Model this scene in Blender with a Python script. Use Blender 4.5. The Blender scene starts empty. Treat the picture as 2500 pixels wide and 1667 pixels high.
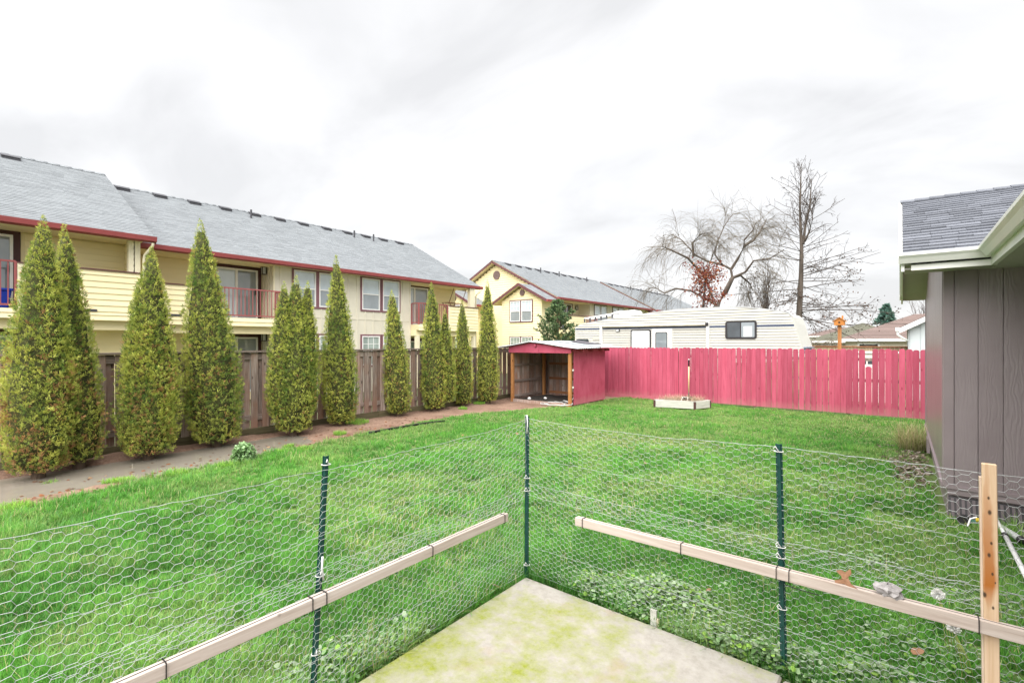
import bpy, math, random
import numpy as np
from mathutils import Vector

# ------------------------------------------------------------------ camera, sky, sun, exposure
scene = bpy.context.scene
FPX, CXP, CYP, EYE = 1178.0, 1250.0, 833.5, 2.04      # focal length and centre in photo pixels (2500 x 1667)
YAW = math.atan2(950, FPX)
cam_d = bpy.data.cameras.new('camera')
cam_d.sensor_width = 36.0
cam_d.lens = 36.0 * FPX / 2500.0
cam_d.clip_start = 0.05
cam_d.clip_end = 2000
cam = bpy.data.objects.new('camera', cam_d)
scene.collection.objects.link(cam)
cam.location = (0, 0, EYE)
cam.rotation_euler = (math.radians(90), 0, YAW)
scene.camera = cam
scene.render.resolution_x, scene.render.resolution_y = 1024, 682

SUN_EL, SUN_AZ = math.radians(60), math.radians(166)   # direction the light comes from (azimuth from +y, clockwise)
world = bpy.data.worlds.new('World')
scene.world = world
world.use_nodes = True
wt = world.node_tree
wt.nodes.clear()
def wn(t, **k):
    n = wt.nodes.new(t)
    for a, v in k.items(): setattr(n, a, v)
    return n
w_out = wn('ShaderNodeOutputWorld'); w_bg = wn('ShaderNodeBackground')
w_sky = wn('ShaderNodeTexSky', sky_type='NISHITA', sun_disc=False)
w_sky.sun_elevation = SUN_EL; w_sky.sun_rotation = SUN_AZ; w_sky.air_density = 1.0; w_sky.dust_density = 3.0
w_tc = wn('ShaderNodeTexCoord'); w_sep = wn('ShaderNodeSeparateXYZ'); wt.links.new(w_tc.outputs['Generated'], w_sep.inputs[0])
w_abs = wn('ShaderNodeMath', operation='ABSOLUTE'); wt.links.new(w_sep.outputs['Z'], w_abs.inputs[0])
w_add = wn('ShaderNodeMath', operation='ADD'); w_add.inputs[1].default_value = 0.28; wt.links.new(w_abs.outputs[0], w_add.inputs[0])
w_dx = wn('ShaderNodeMath', operation='DIVIDE'); w_dy = wn('ShaderNodeMath', operation='DIVIDE')
wt.links.new(w_sep.outputs['X'], w_dx.inputs[0]); wt.links.new(w_add.outputs[0], w_dx.inputs[1])
wt.links.new(w_sep.outputs['Y'], w_dy.inputs[0]); wt.links.new(w_add.outputs[0], w_dy.inputs[1])
w_cmb = wn('ShaderNodeCombineXYZ'); wt.links.new(w_dx.outputs[0], w_cmb.inputs[0]); wt.links.new(w_dy.outputs[0], w_cmb.inputs[1])
w_map = wn('ShaderNodeMapping'); w_map.inputs['Scale'].default_value = (1.0, 1.5, 1); w_map.inputs['Location'].default_value = (3.1, 7.7, 0)
w_map.inputs['Rotation'].default_value = (0, 0, -0.65)
wt.links.new(w_cmb.outputs[0], w_map.inputs[0])
w_n1 = wn('ShaderNodeTexNoise'); w_n1.inputs['Scale'].default_value = 1.5; w_n1.inputs['Detail'].default_value = 6; w_n1.inputs['Roughness'].default_value = 0.50
w_n1.inputs['Distortion'].default_value = 0.35
wt.links.new(w_map.outputs[0], w_n1.inputs['Vector'])
w_rmp = wn('ShaderNodeValToRGB')
w_rmp.color_ramp.elements[0].position = 0.36; w_rmp.color_ramp.elements[0].color = (0.745, 0.745, 0.75, 1)
w_rmp.color_ramp.elements[1].position = 0.66; w_rmp.color_ramp.elements[1].color = (1, 1, 1, 1)
e = w_rmp.color_ramp.elements.new(0.50); e.color = (0.865, 0.865, 0.868, 1)
wt.links.new(w_n1.outputs['Fac'], w_rmp.inputs[0])
w_mul = wn('ShaderNodeVectorMath', operation='SCALE'); w_mul.inputs['Scale'].default_value = 4.05
wt.links.new(w_rmp.outputs[0], w_mul.inputs[0])
w_mix = wn('ShaderNodeMix', data_type='RGBA'); w_mix.inputs['Factor'].default_value = 0.95
wt.links.new(w_sky.outputs[0], w_mix.inputs['A']); wt.links.new(w_mul.outputs[0], w_mix.inputs['B'])
wt.links.new(w_mix.outputs['Result'], w_bg.inputs['Color'])
w_bg.inputs['Strength'].default_value = 0.05
wt.links.new(w_bg.outputs[0], w_out.inputs['Surface'])

sun_d = bpy.data.lights.new('sun', 'SUN'); sun_d.energy = 1.5; sun_d.angle = math.radians(90); sun_d.color = (1.0, 0.97, 0.93)
sun = bpy.data.objects.new('sun', sun_d); scene.collection.objects.link(sun)
sdir = Vector((math.sin(SUN_AZ) * math.cos(SUN_EL), math.cos(SUN_AZ) * math.cos(SUN_EL), math.sin(SUN_EL)))
sun.rotation_euler = sdir.to_track_quat('Z', 'Y').to_euler()
sun.location = (0, 0, 30)

scene.render.engine = 'CYCLES'
vs = scene.view_settings
vs.view_transform = 'Standard'; vs.look = 'None'; vs.exposure = 2.55; vs.gamma = 1.0; vs.use_curve_mapping = False

# ------------------------------------------------------------------ pixel helpers (direction only; distance from what is touched)
CA, SA = math.cos(YAW), math.sin(YAW)
def ray(px, py):
    a = (px - CXP) / FPX; b = (CYP - py) / FPX
    return (a * CA - SA, a * SA + CA, b)
def gz(px, py, z=0.0):
    d = ray(px, py); t = (z - EYE) / d[2]; return (d[0] * t, d[1] * t, z)
def onx(px, py, x):
    d = ray(px, py); t = x / d[0]; return (x, d[1] * t, EYE + d[2] * t)
def ony(px, py, y):
    d = ray(px, py); t = y / d[1]; return (d[0] * t, y, EYE + d[2] * t)
def ond(px, py, t):
    d = ray(px, py); return (d[0] * t, d[1] * t, EYE + d[2] * t)

# ------------------------------------------------------------------ object helpers
COL = scene.collection
ORG = {}
def thing(name, label, cat, loc=(0, 0, 0), group=None):
    o = bpy.data.objects.new(name, None); COL.objects.link(o)
    o.empty_display_size = 0.2; o.location = loc
    o['label'] = label; o['category'] = cat
    if group: o['group'] = group
    ORG[o.name] = Vector(loc)
    return o
def tag(o, label=None, cat=None, group=None, kind=None):
    if label: o['label'] = label
    if cat: o['category'] = cat
    if group: o['group'] = group
    if kind: o['kind'] = kind
    return o
def add_obj(name, me, mat, parent=None, org=None, smooth=False):
    if mat is not None:
        me.materials.clear(); me.materials.append(mat)
    if smooth and len(me.polygons): me.polygons.foreach_set('use_smooth', [True] * len(me.polygons))
    o = bpy.data.objects.new(name, me); COL.objects.link(o)
    if parent is not None:
        o.parent = parent; ORG[o.name] = ORG[parent.name]
    else:
        org = Vector(org or (0, 0, 0)); o.location = org; ORG[o.name] = org
    return o
class MB:
    """collects verts/faces in world coordinates"""
    def __init__(s): s.v = []; s.f = []
    def box(s, x0, x1, y0, y1, z0, z1):
        b = len(s.v)
        s.v += [(x0, y0, z0), (x1, y0, z0), (x1, y1, z0), (x0, y1, z0), (x0, y0, z1), (x1, y0, z1), (x1, y1, z1), (x0, y1, z1)]
        s.f += [tuple(b + i for i in q) for q in ((0, 3, 2, 1), (4, 5, 6, 7), (0, 1, 5, 4), (1, 2, 6, 5), (2, 3, 7, 6), (3, 0, 4, 7))]
        return s
    def hexa(s, c8):
        b = len(s.v); s.v += [tuple(c) for c in c8]
        s.f += [tuple(b + i for i in q) for q in ((0, 3, 2, 1), (4, 5, 6, 7), (0, 1, 5, 4), (1, 2, 6, 5), (2, 3, 7, 6), (3, 0, 4, 7))]
        return s
    def bar(s, p, q, w, h, up=(0, 0, 1)):
        p = Vector(p); q = Vector(q); d = (q - p).normalized(); u = Vector(up)
        if abs(d.dot(u)) > 0.95: u = Vector((0, 1, 0))
        r = d.cross(u).normalized() * (w / 2); u = r.cross(d).normalized() * (h / 2)
        return s.hexa([p - r - u, p + r - u, q + r - u, q - r - u, p - r + u, p + r + u, q + r + u, q - r + u])
    def prism(s, poly, axis, a0, a1):
        """poly: list of 2-D points; axis 'x','y','z' the extrusion axis"""
        n = len(poly); b = len(s.v)
        def P(p, a):
            return {'x': (a, p[0], p[1]), 'y': (p[0], a, p[1]), 'z': (p[0], p[1], a)}[axis]
        s.v += [P(p, a0) for p in poly] + [P(p, a1) for p in poly]
        s.f.append(tuple(b + i for i in range(n))); s.f.append(tuple(b + n + i for i in reversed(range(n))))
        for i in range(n):
            j = (i + 1) % n; s.f.append((b + i, b + n + i, b + n + j, b + j))
        return s
    def tube(s, pts, r, n=8, cap=True):
        pts = [Vector(p) for p in pts]; m = len(pts); b = len(s.v)
        rr = r if isinstance(r, (list, tuple)) else [r] * m
        u = None
        for i, p in enumerate(pts):
            d = (pts[min(i + 1, m - 1)] - pts[max(i - 1, 0)]).normalized()
            if u is None:
                u = d.orthogonal().normalized()
            u = (u - d * u.dot(d)).normalized(); w = d.cross(u)
            for k in range(n):
                a = 2 * math.pi * k / n
                s.v.append(tuple(p + (u * math.cos(a) + w * math.sin(a)) * rr[i]))
        for i in range(m - 1):
            for k in range(n):
                k2 = (k + 1) % n
                s.f.append((b + i * n + k, b + i * n + k2, b + (i + 1) * n + k2, b + (i + 1) * n + k))
        if cap:
            s.f.append(tuple(b + k for k in reversed(range(n)))); s.f.append(tuple(b + (m - 1) * n + k for k in range(n)))
        return s
    def face(s, pts):
        b = len(s.v); s.v += [tuple(p) for p in pts]; s.f.append(tuple(range(b, b + len(pts)))); return s
    def build(s, name, mat, parent=None, org=None, smooth=False, bevel=0):
        o0 = ORG[parent.name] if parent is not None else Vector(org or (0, 0, 0))
        me = bpy.data.meshes.new(name)
        me.from_pydata([(x - o0.x, y - o0.y, z - o0.z) for x, y, z in s.v], [], s.f)
        me.update()
        o = add_obj(name, me, mat, parent, org, smooth)
        if bevel:
            m = o.modifiers.new('bevel', 'BEVEL'); m.width = bevel; m.segments = 1; m.limit_method = 'ANGLE'
        return o
def np_mesh(name, V, F, mat, cols=None, parent=None, org=None, smooth=False):
    """V (n,3) array in world coords, F (m,k) array of equal-size faces or a list of such arrays"""
    if not isinstance(F, list): F = [F]
    o0 = ORG[parent.name] if parent is not None else Vector(org or (0, 0, 0))
    me = bpy.data.meshes.new(name)
    V = np.asarray(V, np.float32) - np.array(o0, np.float32)
    me.vertices.add(len(V)); me.vertices.foreach_set('co', V.ravel())
    loops = np.concatenate([f.ravel() for f in F]).astype(np.int32)
    tot = np.concatenate([np.full(len(f), f.shape[1], np.int32) for f in F])
    start = np.concatenate([[0], np.cumsum(tot)[:-1]]).astype(np.int32)
    me.loops.add(len(loops)); me.loops.foreach_set('vertex_index', loops)
    me.polygons.add(len(tot)); me.polygons.foreach_set('loop_start', start); me.polygons.foreach_set('loop_total', tot)
    if smooth: me.polygons.foreach_set('use_smooth', np.ones(len(tot), bool))
    if cols is not None:
        ca = me.color_attributes.new('Col', 'FLOAT_COLOR', 'POINT')
        c4 = np.ones((len(V), 4), np.float32); c4[:, :3] = cols
        ca.data.foreach_set('color', c4.ravel())
    me.update(); me.validate()
    return add_obj(name, me, mat, parent, org)

# ------------------------------------------------------------------ smooth value noise for numpy
def vnoise(x, y, seed=0):
    x = np.asarray(x, float); y = np.asarray(y, float)
    xi = np.floor(x).astype(np.int64); yi = np.floor(y).astype(np.int64); xf = x - xi; yf = y - yi
    def h(a, b):
        n = (a * 374761393 + b * 668265263 + seed * 69069) & 0x7fffffff
        n = ((n ^ (n >> 13)) * 1274126177) & 0x7fffffff
        return ((n ^ (n >> 16)) & 0xffff) / 65535.0
    u = xf * xf * (3 - 2 * xf); v = yf * yf * (3 - 2 * yf)
    return (h(xi, yi) * (1 - u) + h(xi + 1, yi) * u) * (1 - v) + (h(xi, yi + 1) * (1 - u) + h(xi + 1, yi + 1) * u) * v
def fbm(x, y, seed=0, o=4):
    r = 0; a = 0.5; t = 0
    for i in range(o):
        r = r + a * vnoise(np.asarray(x) * 2 ** i, np.asarray(y) * 2 ** i, seed + i); t += a; a *= 0.5
    return r / t

# ------------------------------------------------------------------ materials
def new_mat(name):
    m = bpy.data.materials.new(name); m.use_nodes = True
    nt = m.node_tree; b = nt.nodes['Principled BSDF']
    return m, nt, b
def coords(nt, scale=(1, 1, 1), jitter=True):
    tc = nt.nodes.new('ShaderNodeTexCoord'); mp = nt.nodes.new('ShaderNodeMapping')
    mp.inputs['Scale'].default_value = scale
    src = tc.outputs['Object']
    if jitter:
        oi = nt.nodes.new('ShaderNodeObjectInfo'); ml = nt.nodes.new('ShaderNodeVectorMath'); ml.operation = 'SCALE'
        cb = nt.nodes.new('ShaderNodeCombineXYZ')
        for i in range(3): nt.links.new(oi.outputs['Random'], cb.inputs[i])
        ml.inputs['Scale'].default_value = 61.0; nt.links.new(cb.outputs[0], ml.inputs[0])
        ad = nt.nodes.new('ShaderNodeVectorMath'); ad.operation = 'ADD'
        nt.links.new(src, ad.inputs[0]); nt.links.new(ml.outputs[0], ad.inputs[1]); src = ad.outputs[0]
    nt.links.new(src, mp.inputs[0])
    return mp.outputs[0]
def noise(nt, vec, scale, detail=4, rough=0.55, dist=0.0):
    n = nt.nodes.new('ShaderNodeTexNoise'); n.inputs['Scale'].default_value = scale; n.inputs['Detail'].default_value = detail
    n.inputs['Roughness'].default_value = rough; n.inputs['Distortion'].default_value = dist
    nt.links.new(vec, n.inputs['Vector']); return n.outputs['Fac']
def ramp(nt, fac, stops):
    r = nt.nodes.new('ShaderNodeValToRGB'); el = r.color_ramp.elements
    while len(el) < len(stops): el.new(0.5)
    for e, (p, c) in zip(el, stops):
        e.position = p; e.color = tuple(c) + (1,) if len(c) == 3 else c
    nt.links.new(fac, r.inputs[0]); return r.outputs[0]
def mixc(nt, fac, a, b, blend='MIX'):
    m = nt.nodes.new('ShaderNodeMix'); m.data_type = 'RGBA'; m.blend_type = blend
    for sock, v in ((m.inputs['Factor'], fac), (m.inputs['A'], a), (m.inputs['B'], b)):
        if isinstance(v, (int, float)): sock.default_value = v
        elif isinstance(v, (tuple, list)): sock.default_value = tuple(v) + ((1,) if len(v) == 3 else ())
        else: nt.links.new(v, sock)
    return m.outputs['Result']
def bump(nt, b, h, strength, dist=0.01):
    n = nt.nodes.new('ShaderNodeBump'); n.inputs['Strength'].default_value = strength; n.inputs['Distance'].default_value = dist
    nt.links.new(h, n.inputs['Height']); nt.links.new(n.outputs[0], b.inputs['Normal'])
def objval(nt, col, lo, hi):
    """multiply a colour by a per-object random value"""
    oi = nt.nodes.new('ShaderNodeObjectInfo'); mr = nt.nodes.new('ShaderNodeMapRange')
    mr.inputs['To Min'].default_value = lo; mr.inputs['To Max'].default_value = hi
    nt.links.new(oi.outputs['Random'], mr.inputs['Value'])
    v = nt.nodes.new('ShaderNodeVectorMath'); v.operation = 'SCALE'
    nt.links.new(col, v.inputs[0]); nt.links.new(mr.outputs[0], v.inputs['Scale'])
    return v.outputs[0]
def plain(name, c, rough=0.6, var=0.12, scale=3.0, stretch=(1, 1, 1), bmp=0.0, bscale=30.0, orand=0.0, metal=0.0, spec=0.3, detail=5, bdist=0.01, tint=None):
    """painted / mineral surface: two noise octaves of tone variation, a little relief"""
    m, nt, b = new_mat(name)
    v = coords(nt, stretch)
    f = noise(nt, v, scale, detail, 0.6)
    lo = tuple(x * (1 - var) for x in c); hi = tuple(min(1, x * (1 + var)) for x in c)
    if tint: lo = tint
    col = ramp(nt, f, [(0.3, lo), (0.7, hi)])
    if orand: col = objval(nt, col, 1 - orand, 1 + orand)
    nt.links.new(col, b.inputs['Base Color'])
    b.inputs['Roughness'].default_value = rough; b.inputs['Metallic'].default_value = metal
    b.inputs['Specular IOR Level'].default_value = spec
    if bmp: bump(nt, b, noise(nt, v, bscale, 4, 0.6), bmp, bdist)
    return m
def wood(name, c_lo, c_mid, c_hi, grain=(9, 9, 0.55), orand=0.18, rough=0.75, knots=True, bmp=0.4, tint=None):
    m, nt, b = new_mat(name)
    v = coords(nt, grain)
    f = noise(nt, v, 2.2, 6, 0.62, 1.2)
    col = ramp(nt, f, [(0.28, c_lo), (0.5, c_mid), (0.75, c_hi)])
    f2 = noise(nt, coords(nt, (0.8, 0.8, 0.8)), 1.6, 3)
    if tint: col = mixc(nt, ramp(nt, f2, [(0.42, (0, 0, 0)), (0.68, (1, 1, 1))]), col, tint)
    if orand: col = objval(nt, col, 1 - orand, 1 + orand)
    if knots:
        vk = nt.nodes.new('ShaderNodeTexVoronoi'); vk.inputs['Scale'].default_value = 1.0; nt.links.new(coords(nt, (5.5, 5.5, 1.9)), vk.inputs['Vector'])
        k = ramp(nt, vk.outputs['Distance'], [(0.05, (1, 1, 1)), (0.11, (0, 0, 0))])
        col = mixc(nt, k, col, tuple(x * 0.35 for x in c_lo))
    nt.links.new(col, b.inputs['Base Color'])
    b.inputs['Roughness'].default_value = rough; b.inputs['Specular IOR Level'].default_value = 0.2
    bump(nt, b, f, bmp, 0.006)
    return m
def leafy(name, trans=0.35, rough=0.6, hv=0.12, mult=1.0, noise_scale=0.0):
    """foliage coloured by the mesh's Col attribute, part of the light passing through"""
    m = bpy.data.materials.new(name); m.use_nodes = True; nt = m.node_tree; nt.nodes.clear()
    out = nt.nodes.new('ShaderNodeOutputMaterial')
    at = nt.nodes.new('ShaderNodeAttribute'); at.attribute_name = 'Col'
    d = nt.nodes.new('ShaderNodeBsdfPrincipled'); d.inputs['Roughness'].default_value = rough; d.inputs['Specular IOR Level'].default_value = 0.25
    t = nt.nodes.new('ShaderNodeBsdfTranslucent'); mx = nt.nodes.new('ShaderNodeMixShader'); mx.inputs[0].default_value = trans
    col = at.outputs['Color']
    if mult != 1.0:
        s = nt.nodes.new('ShaderNodeVectorMath'); s.operation = 'SCALE'; s.inputs['Scale'].default_value = mult
        nt.links.new(col, s.inputs[0]); col = s.outputs[0]
    nt.links.new(col, d.inputs['Base Color']); nt.links.new(col, t.inputs['Color'])
    nt.links.new(d.outputs[0], mx.inputs[1]); nt.links.new(t.outputs[0], mx.inputs[2]); nt.links.new(mx.outputs[0], out.inputs['Surface'])
    return m

MAT = {}
M = MAT
M['siding'] = plain('yellow_siding', (0.88, 0.78, 0.49), 0.55, 0.05, 1.5, orand=0.02, bmp=0.08, bscale=60, stretch=(1, 0.25, 1))
M['trim_red'] = plain('red_trim', (0.27, 0.06, 0.06), 0.5, 0.10, 2.0, orand=0.03)
M['trim_mauve'] = plain('mauve_trim', (0.135, 0.055, 0.06), 0.5, 0.10, 2.0)
M['trim_window'] = plain('window_trim_mauve', (0.215, 0.10, 0.12), 0.5, 0.10, 2.0)
M['trim_brown'] = plain('brown_trim', (0.075, 0.032, 0.032), 0.5, 0.10, 2.0)
M['beige'] = plain('beige_board', (0.70, 0.66, 0.55), 0.6, 0.05, 1.5, orand=0.02)
M['white'] = plain('white_vinyl', (0.80, 0.80, 0.79), 0.4, 0.03, 4.0)
M['cream'] = plain('cream_paint', (0.80, 0.74, 0.55), 0.5, 0.05, 3.0)
M['soffit'] = plain('soffit_paint', (0.80, 0.70, 0.44), 0.6, 0.05, 3.0)
M['rail_red'] = plain('rail_red', (0.33, 0.10, 0.10), 0.45, 0.08, 6.0)
M['black'] = plain('black_plastic', (0.012, 0.012, 0.013), 0.4, 0.2, 10.0)
M['dark_metal'] = plain('dark_metal', (0.035, 0.032, 0.035), 0.45, 0.2, 10.0)
M['vent_grey'] = plain('vent_grey', (0.07, 0.07, 0.08), 0.5, 0.2, 10.0)
M['vent_mauve'] = plain('vent_mauve', (0.24, 0.17, 0.16), 0.6, 0.08, 3.0)

def shingle_mat(name, c_lo, c_mid, c_hi, orand=0.0):
    m, nt, b = new_mat(name)
    v = coords(nt, (1, 1, 1), jitter=bool(orand))
    at = nt.nodes.new('ShaderNodeAttribute'); at.attribute_name = 'Col'
    g = noise(nt, v, 90.0, 2, 0.7); w = noise(nt, v, 0.5, 4, 0.6)
    col = ramp(nt, g, [(0.3, c_lo), (0.5, c_mid), (0.72, c_hi)])
    col = mixc(nt, ramp(nt, w, [(0.35, (0, 0, 0)), (0.7, (0.35, 0.35, 0.35))]), col, tuple(x * 0.72 for x in c_mid))
    if orand: col = objval(nt, col, 1 - orand, 1 + orand)
    else: col = mixc(nt, 1.0, col, at.outputs['Color'], 'MULTIPLY')
    nt.links.new(col, b.inputs['Base Color']); b.inputs['Roughness'].default_value = 0.9; b.inputs['Specular IOR Level'].default_value = 0.15
    bump(nt, b, g, 0.5, 0.004)
    return m
M['shingle_grey'] = shingle_mat('grey_shingle', (0.19, 0.205, 0.22), (0.27, 0.29, 0.31), (0.36, 0.38, 0.40))
M['shingle_brown'] = shingle_mat('brown_shingle', (0.17, 0.125, 0.115), (0.25, 0.19, 0.175), (0.33, 0.26, 0.24))
M['shingle_moss'] = shingle_mat('mossy_shingle', (0.13, 0.13, 0.10), (0.19, 0.19, 0.15), (0.25, 0.25, 0.19))
M['shingle_house'] = shingle_mat('slate_grey_shingle', (0.085, 0.090, 0.106), (0.148, 0.157, 0.182), (0.222, 0.236, 0.265), orand=0.16)

def glass_mat(name, c, streak=0.12):
    m, nt, b = new_mat(name)
    f = noise(nt, coords(nt, (1.2, 1.2, 0.7)), 1.6, 3)
    nt.links.new(ramp(nt, f, [(0.3, tuple(x * (1 - streak) for x in c)), (0.7, tuple(min(1, x * (1 + streak)) for x in c))]), b.inputs['Base Color'])
    b.inputs['Roughness'].default_value = 0.04; b.inputs['Specular IOR Level'].default_value = 0.9; b.inputs['Coat Weight'].default_value = 0.6; b.inputs['Coat Roughness'].default_value = 0.02
    return m
M['glass_light'] = glass_mat('glass_sky_tint_over_blind', (0.50, 0.58, 0.64))  # pale blue base: sky reflection painted in, together with the white blinds
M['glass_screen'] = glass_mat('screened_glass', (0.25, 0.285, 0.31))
M['glass_dark'] = glass_mat('dark_glass', (0.05, 0.06, 0.07), 0.4)
M['glass_green'] = glass_mat('curtained_glass', (0.30, 0.36, 0.33))
M['blind'] = plain('blind_white', (0.62, 0.65, 0.66), 0.6, 0.05, 4)

M['old_wood'] = wood('weathered_fence_wood', (0.14, 0.097, 0.08), (0.32, 0.25, 0.22), (0.53, 0.47, 0.43), orand=0.30, tint=(0.32, 0.18, 0.13))
M['old_wood_h'] = wood('weathered_rail_wood', (0.14, 0.10, 0.08), (0.27, 0.21, 0.185), (0.44, 0.38, 0.345), grain=(9, 0.55, 9), orand=0.2, knots=False)
M['kick_wood'] = wood('damp_kickboard_wood', (0.06, 0.055, 0.03), (0.12, 0.105, 0.06), (0.19, 0.16, 0.10), grain=(9, 0.55, 9), orand=0.15, knots=False)
def red_mat(name, orand, grain):
    m, nt, b = new_mat(name)
    v = coords(nt, grain)
    f = noise(nt, v, 2.0, 6, 0.65, 0.8)
    col = ramp(nt, f, [(0.22, (0.25, 0.034, 0.062)), (0.42, (0.40, 0.070, 0.118)), (0.8, (0.50, 0.108, 0.172))])
    vk = nt.nodes.new('ShaderNodeTexVoronoi'); nt.links.new(coords(nt, (5.5, 5.5, 1.7)), vk.inputs['Vector']); vk.inputs['Scale'].default_value = 1.0
    col = mixc(nt, ramp(nt, vk.outputs['Distance'], [(0.04, (0.8, 0.8, 0.8)), (0.10, (0, 0, 0))]), col, (0.20, 0.02, 0.035))
    f2 = noise(nt, coords(nt, (1, 1, 1)), 0.9, 4)
    col = mixc(nt, ramp(nt, f2, [(0.5, (0, 0, 0)), (0.8, (0.45, 0.45, 0.45))]), col, (0.30, 0.03, 0.06))
    col = objval(nt, col, 1 - orand, 1 + orand)
    # rain-splashed, faded foot of the boards
    sz = nt.nodes.new('ShaderNodeSeparateXYZ'); tz = nt.nodes.new('ShaderNodeTexCoord'); nt.links.new(tz.outputs['Object'], sz.inputs[0])
    sa = nt.nodes.new('ShaderNodeMath'); sa.operation = 'MULTIPLY_ADD'; sa.inputs[1].default_value = 0.5; nt.links.new(noise(nt, coords(nt, (3, 3, 2)), 2.0, 4), sa.inputs[0]); nt.links.new(sz.outputs['Z'], sa.inputs[2])
    col = mixc(nt, ramp(nt, sa.outputs[0], [(0.22, (0.6, 0.6, 0.6)), (0.52, (0, 0, 0))]), col, (0.44, 0.19, 0.20))
    nt.links.new(col, b.inputs['Base Color']); b.inputs['Roughness'].default_value = 0.7; b.inputs['Specular IOR Level'].default_value = 0.2
    bump(nt, b, f, 0.45, 0.005)
    return m
M['red_board'] = red_mat('crimson_fence_paint', 0.19, (9, 9, 0.5))
M['red_panel'] = red_mat('crimson_panel_paint', 0.03, (1.2, 1.2, 0.5))
M['cedar'] = wood('orange_cedar_post', (0.30, 0.12, 0.04), (0.42, 0.19, 0.07), (0.52, 0.27, 0.12), orand=0.1, bmp=0.2)
M['cedar_h'] = wood('orange_cedar_rail', (0.17, 0.07, 0.035), (0.27, 0.12, 0.06), (0.36, 0.18, 0.09), grain=(0.6, 0.6, 9), orand=0.2, bmp=0.2, knots=False)
M['grey_box'] = wood('silvered_planter_wood', (0.36, 0.35, 0.32), (0.50, 0.49, 0.45), (0.62, 0.61, 0.57), grain=(0.8, 0.8, 9), orand=0.06, bmp=0.25)
M['pine'] = wood('bare_pine', (0.52, 0.40, 0.31), (0.62, 0.50, 0.40), (0.71, 0.60, 0.50), grain=(14, 14, 0.7), orand=0.05, bmp=0.12, rough=0.7)
M['pine_y'] = wood('bare_pine_rail_a', (0.40, 0.33, 0.285), (0.50, 0.43, 0.385), (0.60, 0.54, 0.50), grain=(14, 0.7, 14), orand=0.03, bmp=0.15, rough=0.7)
M['pine_x'] = wood('bare_pine_rail_b', (0.40, 0.325, 0.28), (0.50, 0.425, 0.375), (0.60, 0.535, 0.49), grain=(0.7, 14, 14), orand=0.03, bmp=0.15, rough=0.7)

# ================================================================== GROUND
EDGE = np.array([(-8, -8.2), (0.65, -8.39), (1.02, -8.58), (1.65, -8.75), (2.6, -8.95), (3.4, -9.0), (4.1, -9.25), (4.9, -9.2), (6.16, -9.41),
                 (7.8, -9.6), (9.2, -9.71), (10.5, -9.56), (11.9, -8.95), (13.1, -8.22), (18, -8.05)])
PUD = np.array([(-8, -8.6), (0.69, -8.98), (0.93, -9.16), (1.83, -9.20), (2.76, -9.17), (3.55, -9.27), (4.55, -9.32), (5.5, -9.7), (6.2, -10.3), (18, -10.6)])
def edge_x(y): return np.interp(y, EDGE[:, 0], EDGE[:, 1]) + 0.22 * (fbm(np.asarray(y) * 1.7, 0.3, 5) - 0.5)
def ground_h(x, y):
    x = np.asarray(x, float); y = np.asarray(y, float)
    lawn = -0.035 + 0.05 * (fbm(x * 0.5, y * 0.5, 11, 3) - 0.5)
    dirt = -0.02 + 0.10 * (fbm(x * 1.3, y * 1.3, 3, 4) - 0.5) + 0.03 * (fbm(x * 6, y * 6, 8, 3) - 0.5)
    pe = np.interp(y, PUD[:, 0], PUD[:, 1])
    inside = np.clip((pe - x) / 0.35, -1, 1) * 0.5 + 0.5
    inside = inside * np.clip((x + 10.75) / 0.25, 0, 1) * np.clip((5.9 - y) / 1.2, 0, 1)
    dirt = dirt - 0.095 * inside * inside * (3 - 2 * inside)
    k = np.clip((x - edge_x(y)) / 0.12 + 0.5, 0, 1)
    near_slab = np.clip((0.25 - np.maximum(-2.56 - x, y - 3.35)) / 0.2, 0, 1)
    return (dirt * (1 - k) + lawn * k) * (1 - near_slab) + np.minimum(-0.03, lawn) * near_slab
def soil_mat(name, stops, bscale=14, rough=0.9, big=1.1):
    m, nt, b = new_mat(name)
    v = coords(nt, (1, 1, 1), False)
    f = noise(nt, v, big, 6, 0.65, 0.5); g = noise(nt, v, 26.0, 4, 0.7)
    mx = nt.nodes.new('ShaderNodeMath'); mx.operation = 'MULTIPLY_ADD'; mx.inputs[1].default_value = 0.45; nt.links.new(g, mx.inputs[0])
    ml = nt.nodes.new('ShaderNodeMath'); ml.operation = 'MULTIPLY'; ml.inputs[1].default_value = 0.6; nt.links.new(f, ml.inputs[0]); nt.links.new(ml.outputs[0], mx.inputs[2])
    nt.links.new(ramp(nt, mx.outputs[0], stops), b.inputs['Base Color'])
    b.inputs['Roughness'].default_value = rough; b.inputs['Specular IOR Level'].default_value = 0.25
    bump(nt, b, g, 0.8, 0.02)
    return m
M['dirt'] = soil_mat('bare_earth', [(0.36, (0.11, 0.062, 0.043)), (0.5, (0.22, 0.138, 0.10)), (0.66, (0.32, 0.215, 0.16))])
M['lawn_soil'] = soil_mat('lawn_floor', [(0.36, (0.07, 0.10, 0.03)), (0.52, (0.11, 0.17, 0.045)), (0.66, (0.17, 0.21, 0.08))])
M['far_ground'] = soil_mat('far_ground', [(0.36, (0.06, 0.08, 0.035)), (0.52, (0.10, 0.12, 0.055)), (0.66, (0.17, 0.16, 0.10))], big=0.2)
mb = MB(); mb.face([(-700, -700, -0.16), (700, -700, -0.16), (700, 900, -0.16), (-700, 900, -0.16)])
tag(mb.build('ground', M['far_ground']), kind='structure')
GX = np.arange(-11.6, 8.01, 0.08); GY = np.arange(-5.0, 17.01, 0.08)
gx, gy = np.meshgrid(GX, GY); gzv = ground_h(gx, gy)
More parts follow.
